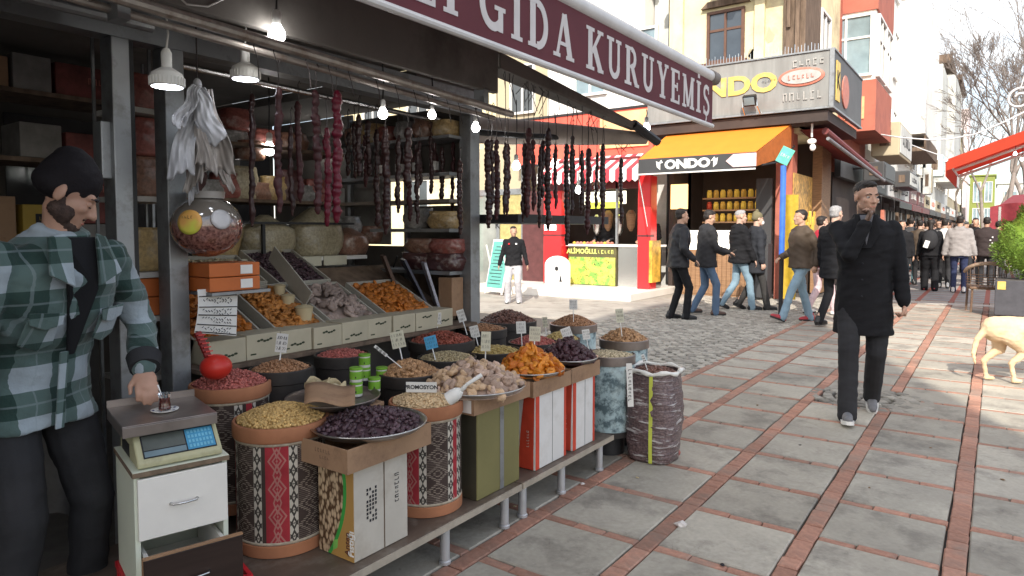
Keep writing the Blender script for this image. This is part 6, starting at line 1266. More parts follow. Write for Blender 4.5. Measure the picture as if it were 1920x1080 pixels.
part('shelf', MB().box((-4.3,3.44,2.04), (-2.98,3.675,2.06)), m_alu, su)
for k in range(7): pack((-4.18+.18*k,3.56,2.062), .16, .2, .11+.02*(k % 3), [m_fg,m_fb,m_fy,m_fr][k % 4], ['leftmost','second','third','middle','fifth','sixth','rightmost'][k]+' packet on the highest end shelf under the lintel', 160+k)
for k, (y0, y1, z0, z1, mm, lab) in enumerate(((1.42,1.62,1.815,2.0,m_wb,'pale printed carton on the middle storage shelf, left'),(1.64,1.98,1.815,1.97,m_dr,'dark red carton on the middle storage shelf, right'),(1.22,1.39,1.335,1.6,m_card,'brown carton left of the mustard yellow one'),(1.22,1.38,2.175,2.33,m_card,'brown carton farthest left on the top storage shelf'),(1.82,2.02,.965,1.15,m_card,'small brown carton low on the storage shelves, right'))):
    t = carton('stock_carton', lab, -4.5,y0,z0,-4.24,y1,z1, mm); t['group'] = 'cartons on the storage shelves'
# ------------------------------------------------------------ people
m_skin = M('skin', (.50,.27,.18), .55, var=.1, scale=14, bump=.1, bs=120)
def skinmat(col, stub=.0, hs=1.0):
    m = Mat('skin_tone', .55); X, Y, Z = m.xyz(); c = m.val(m.ramp(m.noise(14,4), .3,.7), m.rgb(col), .1)
    if stub:   # stubble on jaw and upper lip, object space (feet at 0, head centre at 1.63*hs)
        z = Z*(1/hs)-1.63; f = m.ramp(z*-1.+m.noise(30,2)*.02, .045,.075)*m.ramp(Y, -.03,.01)*z.gt(-.135)
        c = m.mix(f*stub, c, (.06,.038,.03))
    m.base(c); m.b.inputs['Subsurface Weight'].default_value = .05; return m.m
def cloth(name, col, var=.15, bump=.3, bs=90, rough=.85, sheen=0): return M(name, col, rough, var=var, scale=5, bump=bump, bs=bs, sheen=sheen, spec=.2)
def ik(a, b, l1, l2, pole):
    a = np.array(a, float); b = np.array(b, float); d = b-a; L_ = np.linalg.norm(d); mxl = (l1+l2)*.998
    if L_ > mxl: b = a+d*mxl/L_; d = b-a; L_ = mxl
    k = (l1*l1-l2*l2+L_*L_)/(2*L_); h = math.sqrt(max(0, l1*l1-k*k)); u = d/L_; p = np.array(pole, float); p = unit(p-u*np.dot(p, u)); return a+u*k+p*h, b
def remesh(name, g, vox, m, parent, wr=0, wf=6, seed=0, sm=4):
    me0 = g.mesh('tmp'); ob = bpy.data.objects.new('tmp', me0); C.objects.link(ob)
    r = ob.modifiers.new('r', 'REMESH'); r.mode = 'VOXEL'; r.voxel_size = vox; s_ = ob.modifiers.new('s', 'SMOOTH'); s_.factor = .5; s_.iterations = sm
    dg = bpy.context.evaluated_depsgraph_get(); dg.update(); me = bpy.data.meshes.new_from_object(ob.evaluated_get(dg)); bpy.data.objects.remove(ob); bpy.data.meshes.remove(me0); me.name = name
    n = len(me.vertices); v = np.zeros(n*3); me.vertices.foreach_get('co', v); v = v.reshape(-1,3)
    if wr:
        nn_ = np.zeros(n*3); me.vertices.foreach_get('normal', nn_); nn_ = nn_.reshape(-1,3)
        rs = np.random.RandomState(seed); w_ = wob(v*V(1,1,1.8), 1, wf, seed); w2 = wob(v*V(1.5,1.5,3), 1, wf*1.9, seed+5)
        v = v+nn_*((-np.abs(w_)+.35)*wr+w2*wr*.35)[:,None]; me.vertices.foreach_set('co', v.ravel())
    me.polygons.foreach_set('use_smooth', [True]*len(me.polygons)); me.materials.clear(); return obj(name, me, m, parent)
def rings(tab, f, n=20):   # closed loft of ellipses (z, rx, ry, yoff)
    vs = []
    for z, rx, ry, yo in tab:
        for j in range(n):
            a = 2*PI*j/n; c_, s_ = math.cos(a), math.sin(a); k = (abs(c_)**2.5+abs(s_)**2.5)**(-1/2.5); vs.append(f(V(rx*c_*k, yo+ry*s_*k, z)))
    k = len(tab); return MB().add(vs, [(i*n+j, i*n+(j+1) % n, (i+1)*n+(j+1) % n, (i+1)*n+j) for i in range(k-1) for j in range(n)]+[tuple(range(n))[::-1], tuple((k-1)*n+j for j in range(n))])
def person(lab, loc, rz, H=1.75, vox=.014, skin=None, top=None, legs=None, shoe=None, hair=None, fl=(-.1,.0,0), fr=(.1,.0,0), hl=None, hr=None, hem=.86, lean=0., hyaw=0, hpit=0, hat=None, hood=False, pl=(-.3,-1,0), pr=(.3,-1,0), topk=1., group=None, hipz=.93, detail=False, lids=False, sole=None, bulk=1., stub=0, twist=0., hair_style='short', shoulders=1., pants_k=1., fist=.5):
    s = H/1.75; t = T('person', lab, 'person', (loc[0],loc[1],loc[2] if len(loc) > 2 else 0), rz, group); t['group'] = group or 'people in the street'
    hip = V(0,0,hipz)
    def spine(p):     # lean grows above the hips, twist about vertical
        h = max(0., p[2]-hipz); a = lean*min(1, h/.3); q = p-hip; q = Rz(twist*min(1, h/.45)) @ q; q = Rx(-a) @ q if h > 0 else q; return q+hip
    # ankles, knees
    an = [V(fl[0],fl[1],fl[2]+.085), V(fr[0],fr[1],fr[2]+.085)]; hj = [V(-.095,0,hipz-.02), V(.095,0,hipz-.02)]
    kn = []
    for i in range(2): k, an[i] = ik(hj[i], an[i], .43, .425, (0,1,.1)); kn.append(k)
    sh = [spine(V(-.18*shoulders,-.01,1.395)), spine(V(.18*shoulders,-.01,1.395))]; hd = [hl if hl is not None else (-.27,.06,.82), hr if hr is not None else (.27,.06,.82)]
    wr_, el = [], []
    for i in range(2): e, w_ = ik(sh[i], hd[i], .29, .255, (pl, pr)[i]); el.append(e); wr_.append(w_)
    nk = spine(V(0,-.015,1.47)); hc = spine(V(0,.012,1.5))+V(0,0,.13); HQ = Rz(hyaw+twist*.0) @ Rx(-hpit); hp = lambda *a: hc+HQ @ (V(*a)*1.0)
    f_ = [unit(w_-e) for e, w_ in zip(el, wr_)]
    # --- body (one surface)
    g = MB(); g.merge(rings([(.84,.13,.09,0),(.93,.155,.105,0),(1.05,.13,.095,0),(1.2,.15,.105,.005),(1.35,.16,.11,.0),(1.44,.10,.08,-.01),(1.49,.055,.06,-.01)], spine))
    g.cap(nk-V(0,0,.02), hc-V(0,0,.06)+HQ @ V(0,-.02,0), .058, .052)
    g.ell(hp(0,-.012,.038), (.074,.092,.083), 3, HQ).ell(hp(0,.028,-.03), (.057,.064,.082), 3, HQ).cap(hp(-.044,0,-.055), hp(-.01,.064,-.096), .022).cap(hp(.044,0,-.055), hp(.01,.064,-.096), .022).ell(hp(0,.070,-.095), (.022,.02,.018), 2)
    g.cap(hp(0,.084,.008), hp(0,.106,-.032), .0085, .0125, 8).ell(hp(-.011,.096,-.036), (.009,.01,.008), 1).ell(hp(.011,.096,-.036), (.009,.01,.008), 1).cap(hp(-.036,.074,.022), hp(.036,.074,.022), .013, .013, 8).ell(hp(-.036,.062,-.022), (.024,.022,.02), 2).ell(hp(.036,.062,-.022), (.024,.022,.02), 2)
    g.cap(hp(-.018,.083,-.062), hp(.018,.083,-.062), .0075, .0075, 8).cap(hp(-.015,.082,-.074), hp(.015,.082,-.074), .0085, .0085, 8)
    for sx in (-1,1): g.ell(hp(sx*.078,-.008,-.005), (.009,.02,.031), 2, HQ @ Rz(-sx*.35))
    for i in range(2):
        g.cap(sh[i], el[i], .045, .038).cap(el[i], wr_[i], .038, .026); g.cap(hj[i], kn[i], .072, .05).cap(kn[i], an[i]+V(0,-.01,0), .048, .034).cap(an[i], an[i]+V(0,.035,-.035), .03, .026)
        sd_ = (-1,1)[i]; fd = f_[i]; px_ = unit(np.cross(fd, V(0,0,1)) if abs(fd[2]) < .92 else V(0,1,0)*1.); px_ = unit(px_-fd*np.dot(px_, fd)); pn_ = np.cross(fd, px_)
        ref = V(-sd_,0,0) if fd[2] < -.92 else ((hc-wr_[i]) if fd[2] > .3 else V(-sd_*.3,0,-1))
        if np.dot(pn_, ref) < 0: pn_ = -pn_        # palm normal towards the body, down or towards the face
        pc = wr_[i]+fd*.05
        g.ell(pc, (.038,.05,.017), 2, np.array([px_, fd, pn_]).T)
        for q in range(4):
            o_ = (q-1.5)*.0208; b0 = wr_[i]+fd*.075+px_*o_; ln = (.028,.033,.031,.024)[q]; c1 = fist*.9; d1 = unit(fd*math.cos(c1)+pn_*math.sin(c1)); d2 = unit(fd*math.cos(c1*2.2)+pn_*math.sin(c1*2.2)); b1 = b0+d1*ln*1.25; b2 = b1+d2*ln
            g.cap(b0, b1, .0085, .008, 8).cap(b1, b2, .008, .0068, 8)
        b0 = wr_[i]+fd*.03+px_*(.03 if True else 0); g.cap(b0, b0+unit(fd*.75+px_*.5+pn_*.3)*.04, .012, .010, 8).cap(b0+unit(fd*.75+px_*.5+pn_*.3)*.04, b0+unit(fd*.75+px_*.5+pn_*.3)*.04+unit(fd+pn_*.5)*.028, .010, .008, 8)
    g.v = [v*s for v in g.v]; bv = .0062 if detail else min(vox, .011); remesh('body', g, bv, skin or m_skin, t, sm=2)
    # --- upper garment
    def UG(extra=0, hem_=hem):
        k = bulk; tb = [(hem_,.195*k,.145*k,0)]
        if hem_ < .7: tb.append(((hem_+.93)/2,.185*k,.14*k,0))
        tb += [(z,rx*k,ry*k,yo) for z, rx, ry, yo in [(.95,.175,.135,0),(1.1,.165,.13,0),(1.25,.185,.135,.0),(1.36,.195,.125,-.005),(1.43,.16,.10,-.01),(1.485,.075,.078,-.012),(1.51,.07,.072,-.012)] if z > hem_+.02]
        return rings(tb, spine)
    g = UG()
    for i in range(2):
        ke = bulk; sl = wr_[i]-f_[i]*.015
        g.cap(sh[i], el[i], .066*ke, .056*ke).cap(el[i], sl, .056*ke, .044*ke)
    if hood: g.cap(spine(V(-.06,-.09,1.44)), spine(V(.06,-.09,1.44)), .055, .055); g.cap(spine(V(-.07,-.03,1.5)), spine(V(.07,-.03,1.5)), .03, .03)
    else: g.cap(spine(V(-.065,-.03,1.49)), spine(V(.065,-.03,1.49)), .026, .026).cap(spine(V(-.068,-.02,1.49)), spine(V(-.03,.07,1.44)), .022, .018).cap(spine(V(.068,-.02,1.49)), spine(V(.03,.07,1.44)), .022, .018)
    g.v = [v*s for v in g.v]; remesh('jacket' if hem > .7 else 'coat', g, vox, top, t, wr=.011*topk, wf=3.6, seed=int(abs(loc[0]*100)), sm=3)
    # --- trousers
    g = MB(); g.merge(rings([(.80,.15,.12,0),(.93,.165,.125,0),(1.02,.15,.115,0)], lambda p: p)); pk = pants_k
    for i in range(2): g.cap(hj[i]-V(0,0,.03), kn[i], .092*pk, .066*pk).cap(kn[i], an[i]+V(0,.0,-.045), .066*pk, .062*pk)
    g.v = [v*s for v in g.v]; remesh('trousers', g, vox, legs, t, wr=.006, wf=3.2, seed=3, sm=3)
    for i in range(2):
        F_ = (fl,fr)[i]; base_ = V(F_[0],F_[1],F_[2]); dq = np.array([1.]); g = MB(); pt_ = F_[3] if len(F_) > 3 else 0; Q = Rx(pt_); A0 = V(F_[0],F_[1],F_[2]+.085); q_ = lambda x,y,z: A0+Q @ V(x,y,z-.085)
        g.cap(q_(0,-.045,.04), q_(0,.13,.032), .04, .034).cap(q_(0,.06,.045), q_(.0,.16,.03), .036, .026).cap(q_(0,-.03,.05), q_(0,-.02,.10), .042, .04)
        g.v = [v*s for v in g.v]; sh_ = remesh('shoe', g, vox*.8, shoe, t, sm=2)
        g2 = rings([(-.005,.043,.125,.055),(.022,.044,.128,.055)], lambda p: A0+Q @ (p-V(0,0,.085))); g2.v = [v*s for v in g2.v]; obj('sole', g2, sole or m_black, sh_, smooth=2)
    # --- hair or hat
    if hat is not None:
        g = MB(); g.ell(hp(0,-.012,.052), (.079,.098,.086), 3, HQ).ell(hp(0,-.03,.015), (.081,.084,.055), 3, HQ).ell(hp(0,-.03,.11), (.055,.065,.045), 3, HQ); g.v = [v*s for v in g.v]; remesh('beanie', g, vox, hat, t, wr=.003, wf=12, sm=3)
    elif hair is not None:
        g = MB()
        if hair_style == 'short': g.ell(hp(0,-.024,.052), (.079,.092,.077), 3, HQ).ell(hp(0,-.045,.0), (.072,.062,.06), 3, HQ).ell(hp(0,.03,.088), (.055,.05,.032), 2, HQ)
        elif hair_style == 'fade': g.ell(hp(0,-.02,.058), (.0775,.09,.070), 3, HQ).ell(hp(0,.02,.094), (.058,.062,.030), 2, HQ)
        else: g.ell(hp(0,-.03,.04), (.088,.096,.09), 3, HQ).cap(hp(0,-.06,.0), hp(0,-.09,-.13), .065, .05)
        g.v = [v*s for v in g.v]; remesh('hair', g, vox*.8, hair, t, wr=.005, wf=22, sm=2)
    if detail:
        for sx in (-1,1):
            if lids:
                obj('eyelid', MB().ell(np.array(hp(sx*.031,.0735,.000))*s, .0118*s, 2), skin, t, smooth=1); obj('eyelash', MB().tube([np.array(hp(sx*.022,.0845,-.006))*s, np.array(hp(sx*.031,.0865,-.008))*s, np.array(hp(sx*.041,.0825,-.006))*s], .0016*s, 5), m_ink, t)
            e_ = None if lids else obj('eye', MB().ell(np.array(hp(sx*.031,.0722,.001))*s, .0115*s, 2), M('eye_white', (.36,.32,.29), .4, var=0) if sx < 0 else bpy.data.materials['eye_white'], t, smooth=1)
            if e_: obj('iris', MB().ell(np.array(hp(sx*.031,.0818,.001))*s, (.0055*s,.0028*s,.0055*s), 2), m_ink, e_, smooth=1)
            obj('eyebrow', MB().tube([np.array(hp(sx*.014,.0875,.021))*s, np.array(hp(sx*.03,.0895,.027))*s, np.array(hp(sx*.048,.076,.020))*s], [.0035*s,.0042*s,.002*s], 6), hair or m_ink, t, smooth=1)
        obj('lips', MB().cap(np.array(hp(-.017,.088,-.0665))*s, np.array(hp(.017,.088,-.0665))*s, .0045*s, .0045*s, 8), M('lip_tone', (.38,.15,.11), .5, var=0), t, smooth=1)
    t['_'] = 0; del t['_']
    return t, dict(hp=hp, s=s, spine=spine, wr=wr_, el=el, sh=sh, an=an, kn=kn, HQ=HQ, fd=f_)
c_blk = cloth('black_wool', (.012,.012,.014)); c_char = cloth('charcoal_cloth', (.03,.03,.033)); c_jean = cloth('blue_denim', (.09,.14,.22)); c_jeanl = cloth('washed_denim', (.20,.29,.36)); c_brn = cloth('brown_leather_jacket', (.075,.055,.04), rough=.6)
c_navy = cloth('navy_cloth', (.035,.045,.10)); c_grey = cloth('grey_sweat_cloth', (.28,.26,.255)); c_gtr = cloth('grey_trousers', (.045,.043,.042)); c_lgt = cloth('light_grey_tracksuit', (.42,.41,.43)); c_wht = cloth('white_cloth', (.6,.58,.56)); c_redc = cloth('red_cloth', (.4,.03,.05)); c_pnk = cloth('pale_pink_cloth', (.6,.45,.47)); c_teal = cloth('teal_denim', (.12,.22,.25))
h_blk = M('dark_hair', (.018,.013,.011), .6, var=.4, scale=40, bump=.6, bs=150); h_gry = M('grey_hair', (.30,.29,.29), .7, var=.3, scale=40, bump=.5, bs=120); s_blk = M('black_leather_shoe', (.015,.015,.016), .35, var=.2); s_wht = M('white_sneaker', (.65,.64,.62), .6); s_red = M('red_sneaker', (.36,.04,.05), .6); s_gry = M('grey_sneaker', (.16,.16,.17), .6); s_brn = M('brown_shoe', (.08,.045,.035), .5)
def face(px, py, base=None):  # facing angle so that +Y local points to world direction d
    pass
def fa(dx, dy): return math.atan2(dy, dx)-PI/2
G_ = lambda px, py: PZ(px, py, 0)
# main walker: towards the camera, left hand in pocket, right fist at the mouth
g0 = G_(1613,778); skw = skinmat((.46,.27,.19), .75, 1.0)
rt_ang = fa(-g0[0]*1+.35, -g0[1])
W, J = person('man in long black coat walking towards the viewer, one hand at his mouth', g0, rt_ang, 1.79, .0085, skw, c_blk, c_char, s_gry, h_blk, fl=(-.09,-.22,.06,-.45), fr=(.10,.26,.0,.18), hr=(.01,.185,1.445), hl=(-.255,.06,.86), pr=(.45,.10,-1), pl=(-.5,-1,0), hem=.62, hyaw=.5, hpit=.04, topk=.8, detail=True, hair_style='fade', stub=.7, bulk=1.06, fist=1.25, sole=m_white, pants_k=1.08)
hp, s_ = J['hp'], J['s']
def fr_patch(nm, pts, m, off=.0, y0=.12):   # V shaped front opening lying on the chest
    g = MB(); q = [J['spine'](V(x, y, z))*s_ for x, y, z in pts]; g.prism(q, (0,.012,0)); return obj(nm, g, m, W, bev=.003)
fr_patch('shirt', [(-.045,.078,1.50),(.045,.078,1.50),(.0,.155,1.28)], cloth('grey_tee', (.13,.13,.145)))
fr_patch('lapel', [(-.075,.055,1.51),(-.05,.068,1.50),(.004,.160,1.26),(-.03,.158,1.26),(-.09,.125,1.37)], c_blk); fr_patch('lapel', [(.075,.055,1.51),(.09,.125,1.37),(.03,.158,1.26),(-.004,.160,1.26),(.05,.068,1.50)], c_blk)
obj('earphone', MB().cap(hp(-.085,.012,-.012)*s_, hp(-.085,.02,-.035)*s_, .006, .0045, 8), m_white, W, smooth=1); 
for k in range(3): obj('button', MB().ell(J['spine'](V(.02,.158,1.15-.12*k))*s_, (.009,.005,.009), 1), m_ink, W)
SK = [M('skin_a', (.45,.27,.19), .55), M('skin_b', (.52,.33,.25), .55), M('skin_c', (.38,.22,.15), .55)]
rx_ = (CR[0], CR[1])        # image right on the ground
def go(k): return fa(k*CR[0], k*CR[1])
person('man in black leather jacket and black trousers striding right at the left of the group', G_(1270,598), go(1)+.15, 1.77, .016, SK[0], cloth('black_leather', (.022,.022,.025), rough=.45), c_blk, s_blk, h_blk, fl=(-.09,-.08,.0), fr=(.1,.10,0), hr=(.26,.16,.95), hl=(-.26,-.02,.86), hem=.82, lean=.08, bulk=1.14)
w2, j2 = person('man in dark hooded jacket and blue jeans looking down at a phone', G_(1322,590), go(1), 1.76, .016, SK[0], c_char, c_jean, s_brn, h_blk, fl=(-.09,-.2,.03), fr=(.1,.14,0), hr=(.12,.34,1.05), hl=(-.10,.34,1.03), hem=.8, hood=True, lean=.07, hpit=.35, bulk=1.2)
obj('phone', MB().ob(V(.02,.44,1.06), (.075,.14,.01), Rx(.6)), m_black, w2)
person('man with cropped hair in puffy black jacket and pale jeans behind the beanie man', G_(1385,580), go(1), 1.78, .016, SK[1], c_blk, c_jeanl, s_blk, h_gry, fl=(-.09,-.28,.05,-.4), fr=(.1,.2,0), hr=(.22,.2,.85), hem=.82, bulk=1.28, hood=True, hair_style='fade')
w4, j4 = person('man in olive beanie and white mask wearing a long dark coat', G_(1412,580), go(1), 1.74, .016, SK[1], cloth('dark_navy_coat', (.028,.03,.036)), c_gtr, s_blk, None, fl=(-.09,-.24,.04,-.4), fr=(.1,.22,0), hem=.66, hat=cloth('olive_knit', (.15,.13,.075), bump=.8, bs=60), bulk=1.25, lean=.08)
obj('face_mask', MB().ell(j4['hp'](0,.075,-.062)*j4['s'], (.052,.04,.045), 2), m_white, w4, smooth=1); obj('pompom', MB().ell(j4['hp'](0,-.02,.155)*j4['s'], .03, 2), bpy.data.materials['olive_knit'], w4, smooth=1)
person('man in brown leather jacket and jeans with red shoes striding left', G_(1500,603), go(-1)+.1, 1.74, .016, SK[0], c_brn, c_jeanl, s_red, h_blk, fl=(-.09,.34,.03,.35), fr=(.1,-.22,.0), hr=(.22,.22,1.0), hl=(-.25,-.1,.9), hem=.84, lean=.04, bulk=1.2)
person('person in red top and pale pink trousers mostly hidden behind the brown jacket', G_(1537,590), go(1)+.2, 1.66, .018, SK[1], c_redc, c_pnk, s_wht, h_blk, fl=(-.09,-.2,.03), fr=(.1,.22,0), hem=.85)
person('grey haired man in black coat hidden half behind the main walker', G_(1562,612), go(1)+.5, 1.78, .016, SK[1], c_blk, c_blk, s_blk, h_gry, fl=(-.09,-.2,.03), fr=(.1,.2,0), hem=.7, bulk=1.1)
bk = fa(0,1)
person('person in dark jacket and teal jeans walking away beside the walker', G_(1705,533), bk, 1.76, .022, SK[0], cloth('grey_black_jacket', (.06,.06,.065)), c_teal, s_blk, h_blk, fl=(-.09,.2,.0), fr=(.1,-.15,.03), hem=.8)
w9, j9 = person('person with black backpack and white panel walking away in wide black trousers', G_(1742,545), bk, 1.68, .022, SK[0], c_blk, c_blk, s_red, h_blk, fl=(-.11,.1,.0), fr=(.12,-.12,.03), hem=.85, bulk=1.15, hair_style='long', pants_k=1.35)
obj('backpack', MB().ell((0,-.22,1.2), (.16,.11,.23), 3), c_char, w9, smooth=1); obj('white_panel', MB().ob((-.06,-.33,1.1), (.1,.02,.17), Ry(.3)), m_white, w9, bev=.008)
person('person in white top glimpsed behind the backpack', G_(1768,540), bk, 1.7, .024, SK[1], c_wht, c_char, s_wht, h_blk, fl=(-.09,.1,0), fr=(.1,-.1,.02))
person('person in grey hoodie, navy trousers and white shoes seen from behind', G_(1796,549), bk, 1.75, .02, SK[0], c_grey, c_navy, s_wht, h_blk, fl=(-.1,.08,.0), fr=(.11,-.08,.02), hl=(-.3,.0,.86), hr=(.3,.0,.86), hem=.84, bulk=1.22, hood=True)
w11, _ = person('person in dark check shirt jacket right of the grey hoodie', G_(1846,543), bk, 1.74, .022, SK[2], cloth('dark_check', (.04,.03,.03)), c_char, s_blk, h_blk, fl=(-.1,.1,0), fr=(.1,-.1,.02), hem=.8, bulk=1.15)
for k in range(4): obj('check_patch', MB().ob((.08+.04*(k % 2),-.165,1.05+.07*k), (.03,.015,.03)), m_white, w11)
far = [(1688,545,'person in black coat walking ahead left of the teal jeans',c_blk,c_char),(1722,535,'person in brown jacket between teal jeans and backpack',c_brn,c_char),(1775,528,'person in dark coat left behind the grey hoodie',c_char,c_blk),(1825,532,'person in black between grey hoodie and check shirt',c_blk,c_char),(1868,535,'person in dark maroon jacket behind the wicker chair',cloth('dull_maroon', (.10,.02,.025)),c_char),(1735,522,'person in grey coat just beyond the backpack',c_grey,c_char),(1757,524,'person in charcoal jacket beside the white top',c_char,c_char),(1700,505,'small dark pair of coats left of the backpack, farther off',c_blk,c_char),(1712,498,'small person in brown coat beyond the walker',c_brn,c_blk),(1728,506,'small person in navy jacket beyond the backpack',c_navy,c_char),(1752,500,'small person in pink top in the far crowd',c_pnk,c_char),(1772,508,'small person in charcoal behind the grey hoodie',c_char,c_blk),(1808,512,'small person in black right behind the grey hoodie',c_blk,c_char),(1825,515,'small person in dark brown beside the check shirt',c_brn,c_char),(1860,520,'person in black half hidden by the wicker chair',c_blk,c_blk),(1758,512,'person in charcoal coat between backpack and hoodie',c_char,c_char),(1690,517,'dark jacketed walker far off left of the backpack',c_char,c_blk),(1722,512,'small figure in maroon coat far down the street',c_redc,c_char),(1756,505,'small dark figure in the distant crowd beside the white top',c_blk,c_char),(1778,500,'distant figure in brown among the crowd',c_brn,c_char),(1818,505,'distant figure in blue at the right of the crowd',cloth('strong_blue', (.05,.10,.35)),c_char),(1830,500,'distant figure in black before the market stall',c_blk,c_blk),(1735,498,'distant figure in grey between the heads of the crowd',c_grey,c_char),(1765,492,'tiny dark figure farthest down the street',c_char,c_char),(1800,492,'tiny pale topped figure farthest down the street',c_wht,c_char),(1748,487,'tiny black figure in the middle of the far crowd',c_blk,c_blk),(1790,485,'tiny brown figure in the far crowd',c_brn,c_blk),(1812,488,'tiny maroon figure in the far crowd',c_redc,c_char)]
for k, (px, py, lab, a, b) in enumerate(far): person(lab, G_(px, py), bk if k % 3 else bk+PI, 1.66+.03*(k % 4), .026 if k < 7 else .032, SK[k % 3], a, b, s_blk, h_blk, fl=(-.1,.12,0), fr=(.1,-.1,.02), hem=.8, bulk=1.1, group='crowd far down the street')
# boy-like figure by the board
wb_, jb = person('person in black track top and light grey sweatpants standing by the green board', G_(963,568), fa(.5,-1), 1.5, .014, SK[0], c_blk, c_lgt, s_wht, h_blk, fl=(-.13,.0,0), fr=(.13,.04,0), hl=(-.33,.05,.84), hr=(.33,.05,.84), hem=.86, bulk=1.1, hyaw=.3, pants_k=1.25)
obj('chest_emblem', MB().ob((-.07,.125,1.16), (.035,.02,.03)), m_white, wb_); obj('chest_emblem', MB().ob((.07,.125,1.16), (.03,.02,.03)), m_red, wb_)
# man behind the grill counter
person('dark dressed cook behind the grill shop counter', (-6.6,14.8,.15), fa(.1,-1), 1.72, .02, SK[0], c_char, c_blk, s_blk, h_blk, hl=(-.2,.3,1.05), hr=(.2,.3,1.05), group='staff of the lane shops')
person('cook bending over the trays behind the counter at left', (-7.8,14.9,.15), fa(.1,-1), 1.72, .02, SK[0], c_char, c_blk, s_blk, h_blk, hl=(-.2,.3,1.05), hr=(.2,.3,1.05), group='staff of the lane shops', lean=.3)

# ------------------------------------------------------------ the vendor
m = Mat('green_plaid_flannel', .9, spec=.15); X, Y, Z = m.xyz(); u = (Y*.35+X)*(1/.17); v = (Z+X*.03)*(1/.165)
fu = u.frac(); fv = v.frac(); bu = fu.lt(.5); bv = fv.lt(.5); both = bu*bv; nei = (bu*-1.+1.)*(bv*-1.+1.)
c = m.mix(both, (.085,.128,.122), (.025,.05,.044)); c = m.mix(nei, c, (.31,.36,.40)); ln = (fu-.25).abs().lt(.02).mx((fv-.25).abs().lt(.02)).mx((fu-.75).abs().lt(.012)); c = m.mix(ln*.35, c, (.25,.30,.32)); c = m.val(m.ramp(m.noise(6,4), .3,.7), c, .15); m.base(c).bump(m.noise(120,2), .5, .003); m_plaid = m.m
m.b.inputs['Sheen Weight'].default_value = .2
skv = skinmat((.43,.25,.18), 0)
vl = V(-2.64,.895,0); vd = fa(.97,.25)
# hand target in local coordinates
def tolocal(p, loc, rz, s=1.): q = np.array(p)-np.array(loc); return Rz(-rz) @ q/s
hw = PZ(272,692,.93); Hs = 1.69/1.75; hloc = tolocal(hw, vl, vd, Hs)
VN, JV = person('bearded vendor in black beanie and green plaid shirt jacket looking down at the scale', vl, vd, 1.69, .0085, skv, m_plaid, c_char, s_blk, None, fl=(-.16,.0,0), fr=(.16,.03,0), hl=tuple(hloc), hr=(.34,.10,.80), pl=(-.9,-.5,-.6), pr=(.5,-1,0), hem=.80, lean=.34, hyaw=.85, hpit=.52, hat=cloth('black_knit', (.012,.010,.012), bump=.7, bs=70), detail=True, lids=True, bulk=1.04, topk=1.1, fist=.5, shoulders=1.05, pants_k=1.1)
sv = JV['s']; sp2 = JV['spine']; hpv = JV['hp']
def vp(nm, pts, m, th=.012, bev=.003, par=None): g = MB().prism([sp2(V(*p))*sv for p in pts], (0,th,0)); return obj(nm, g, m, par or VN, bev=bev)
vp('black_tee', [(-.062,.058,1.50),(.062,.058,1.50),(.05,.135,1.34),(.012,.165,1.08),(-.012,.165,1.08),(-.05,.135,1.34)], cloth('black_tee_cloth', (.012,.012,.014)), .012)
vp('collar_flap', [(-.06,.062,1.515),(-.045,.085,1.50),(-.045,.150,1.36),(-.125,.135,1.40),(-.10,.055,1.50)], m_plaid, .012); vp('collar_flap', [(.06,.062,1.515),(.10,.055,1.50),(.125,.135,1.40),(.045,.150,1.36),(.045,.085,1.50)], m_plaid, .012)
vp('placket', [(.010,.168,1.10),(.040,.168,1.10),(.045,.168,.80),(.015,.168,.80)], m_plaid, .008)
for z in (1.02,.92): obj('button', MB().ell(sp2(V(.027,.180,z))*sv, (.009,.004,.009), 1), m_white, VN)
for sx in (-1,1):
    f_ = vp('chest_pocket', [(sx*.07,.150,1.25),(sx*.16,.128,1.25),(sx*.165,.132,1.14),(sx*.115,.152,1.115),(sx*.07,.158,1.14)][::sx], m_plaid, .008); vp('pocket_flap', [(sx*.065,.160,1.275),(sx*.165,.137,1.275),(sx*.16,.142,1.235),(sx*.115,.158,1.215),(sx*.07,.166,1.235)][::sx], m_plaid, .006)
cufp = JV['wr'][0]; cd = JV['fd'][0]; cf = obj('cuff', MB().tube([(cufp-cd*.06)*sv, (cufp-cd*.005)*sv], [.058,.05], 18), c_char, VN, smooth=2); obj('cuff_button', MB().ell((cufp-cd*.03)*sv+V(0,.0,.045), .009, 1), m_alu, VN)
HV = JV['HQ']; hv = lambda *a: hpv(*a)*sv
vb = MB().cap(hv(-.047,.0,-.056), hv(-.012,.064,-.097), .0235).cap(hv(.047,.0,-.056), hv(.012,.064,-.097), .0235).ell(hv(0,.070,-.096), (.026,.023,.021), 2).cap(hv(-.022,.086,-.052), hv(.022,.086,-.052), .006, .006, 8).ell(hv(-.046,.028,-.055), (.016,.036,.030), 2, HV @ Rz(.35)).ell(hv(.046,.028,-.055), (.016,.036,.030), 2, HV @ Rz(-.35)).ell(hv(-.060,.002,-.030), (.010,.016,.034), 2, HV).ell(hv(.060,.002,-.030), (.010,.016,.034), 2, HV)
remesh('beard', vb, .006, M('short_beard', (.05,.03,.024), .8, var=.5, scale=60, bump=.8, bs=200), VN, wr=.003, wf=30)

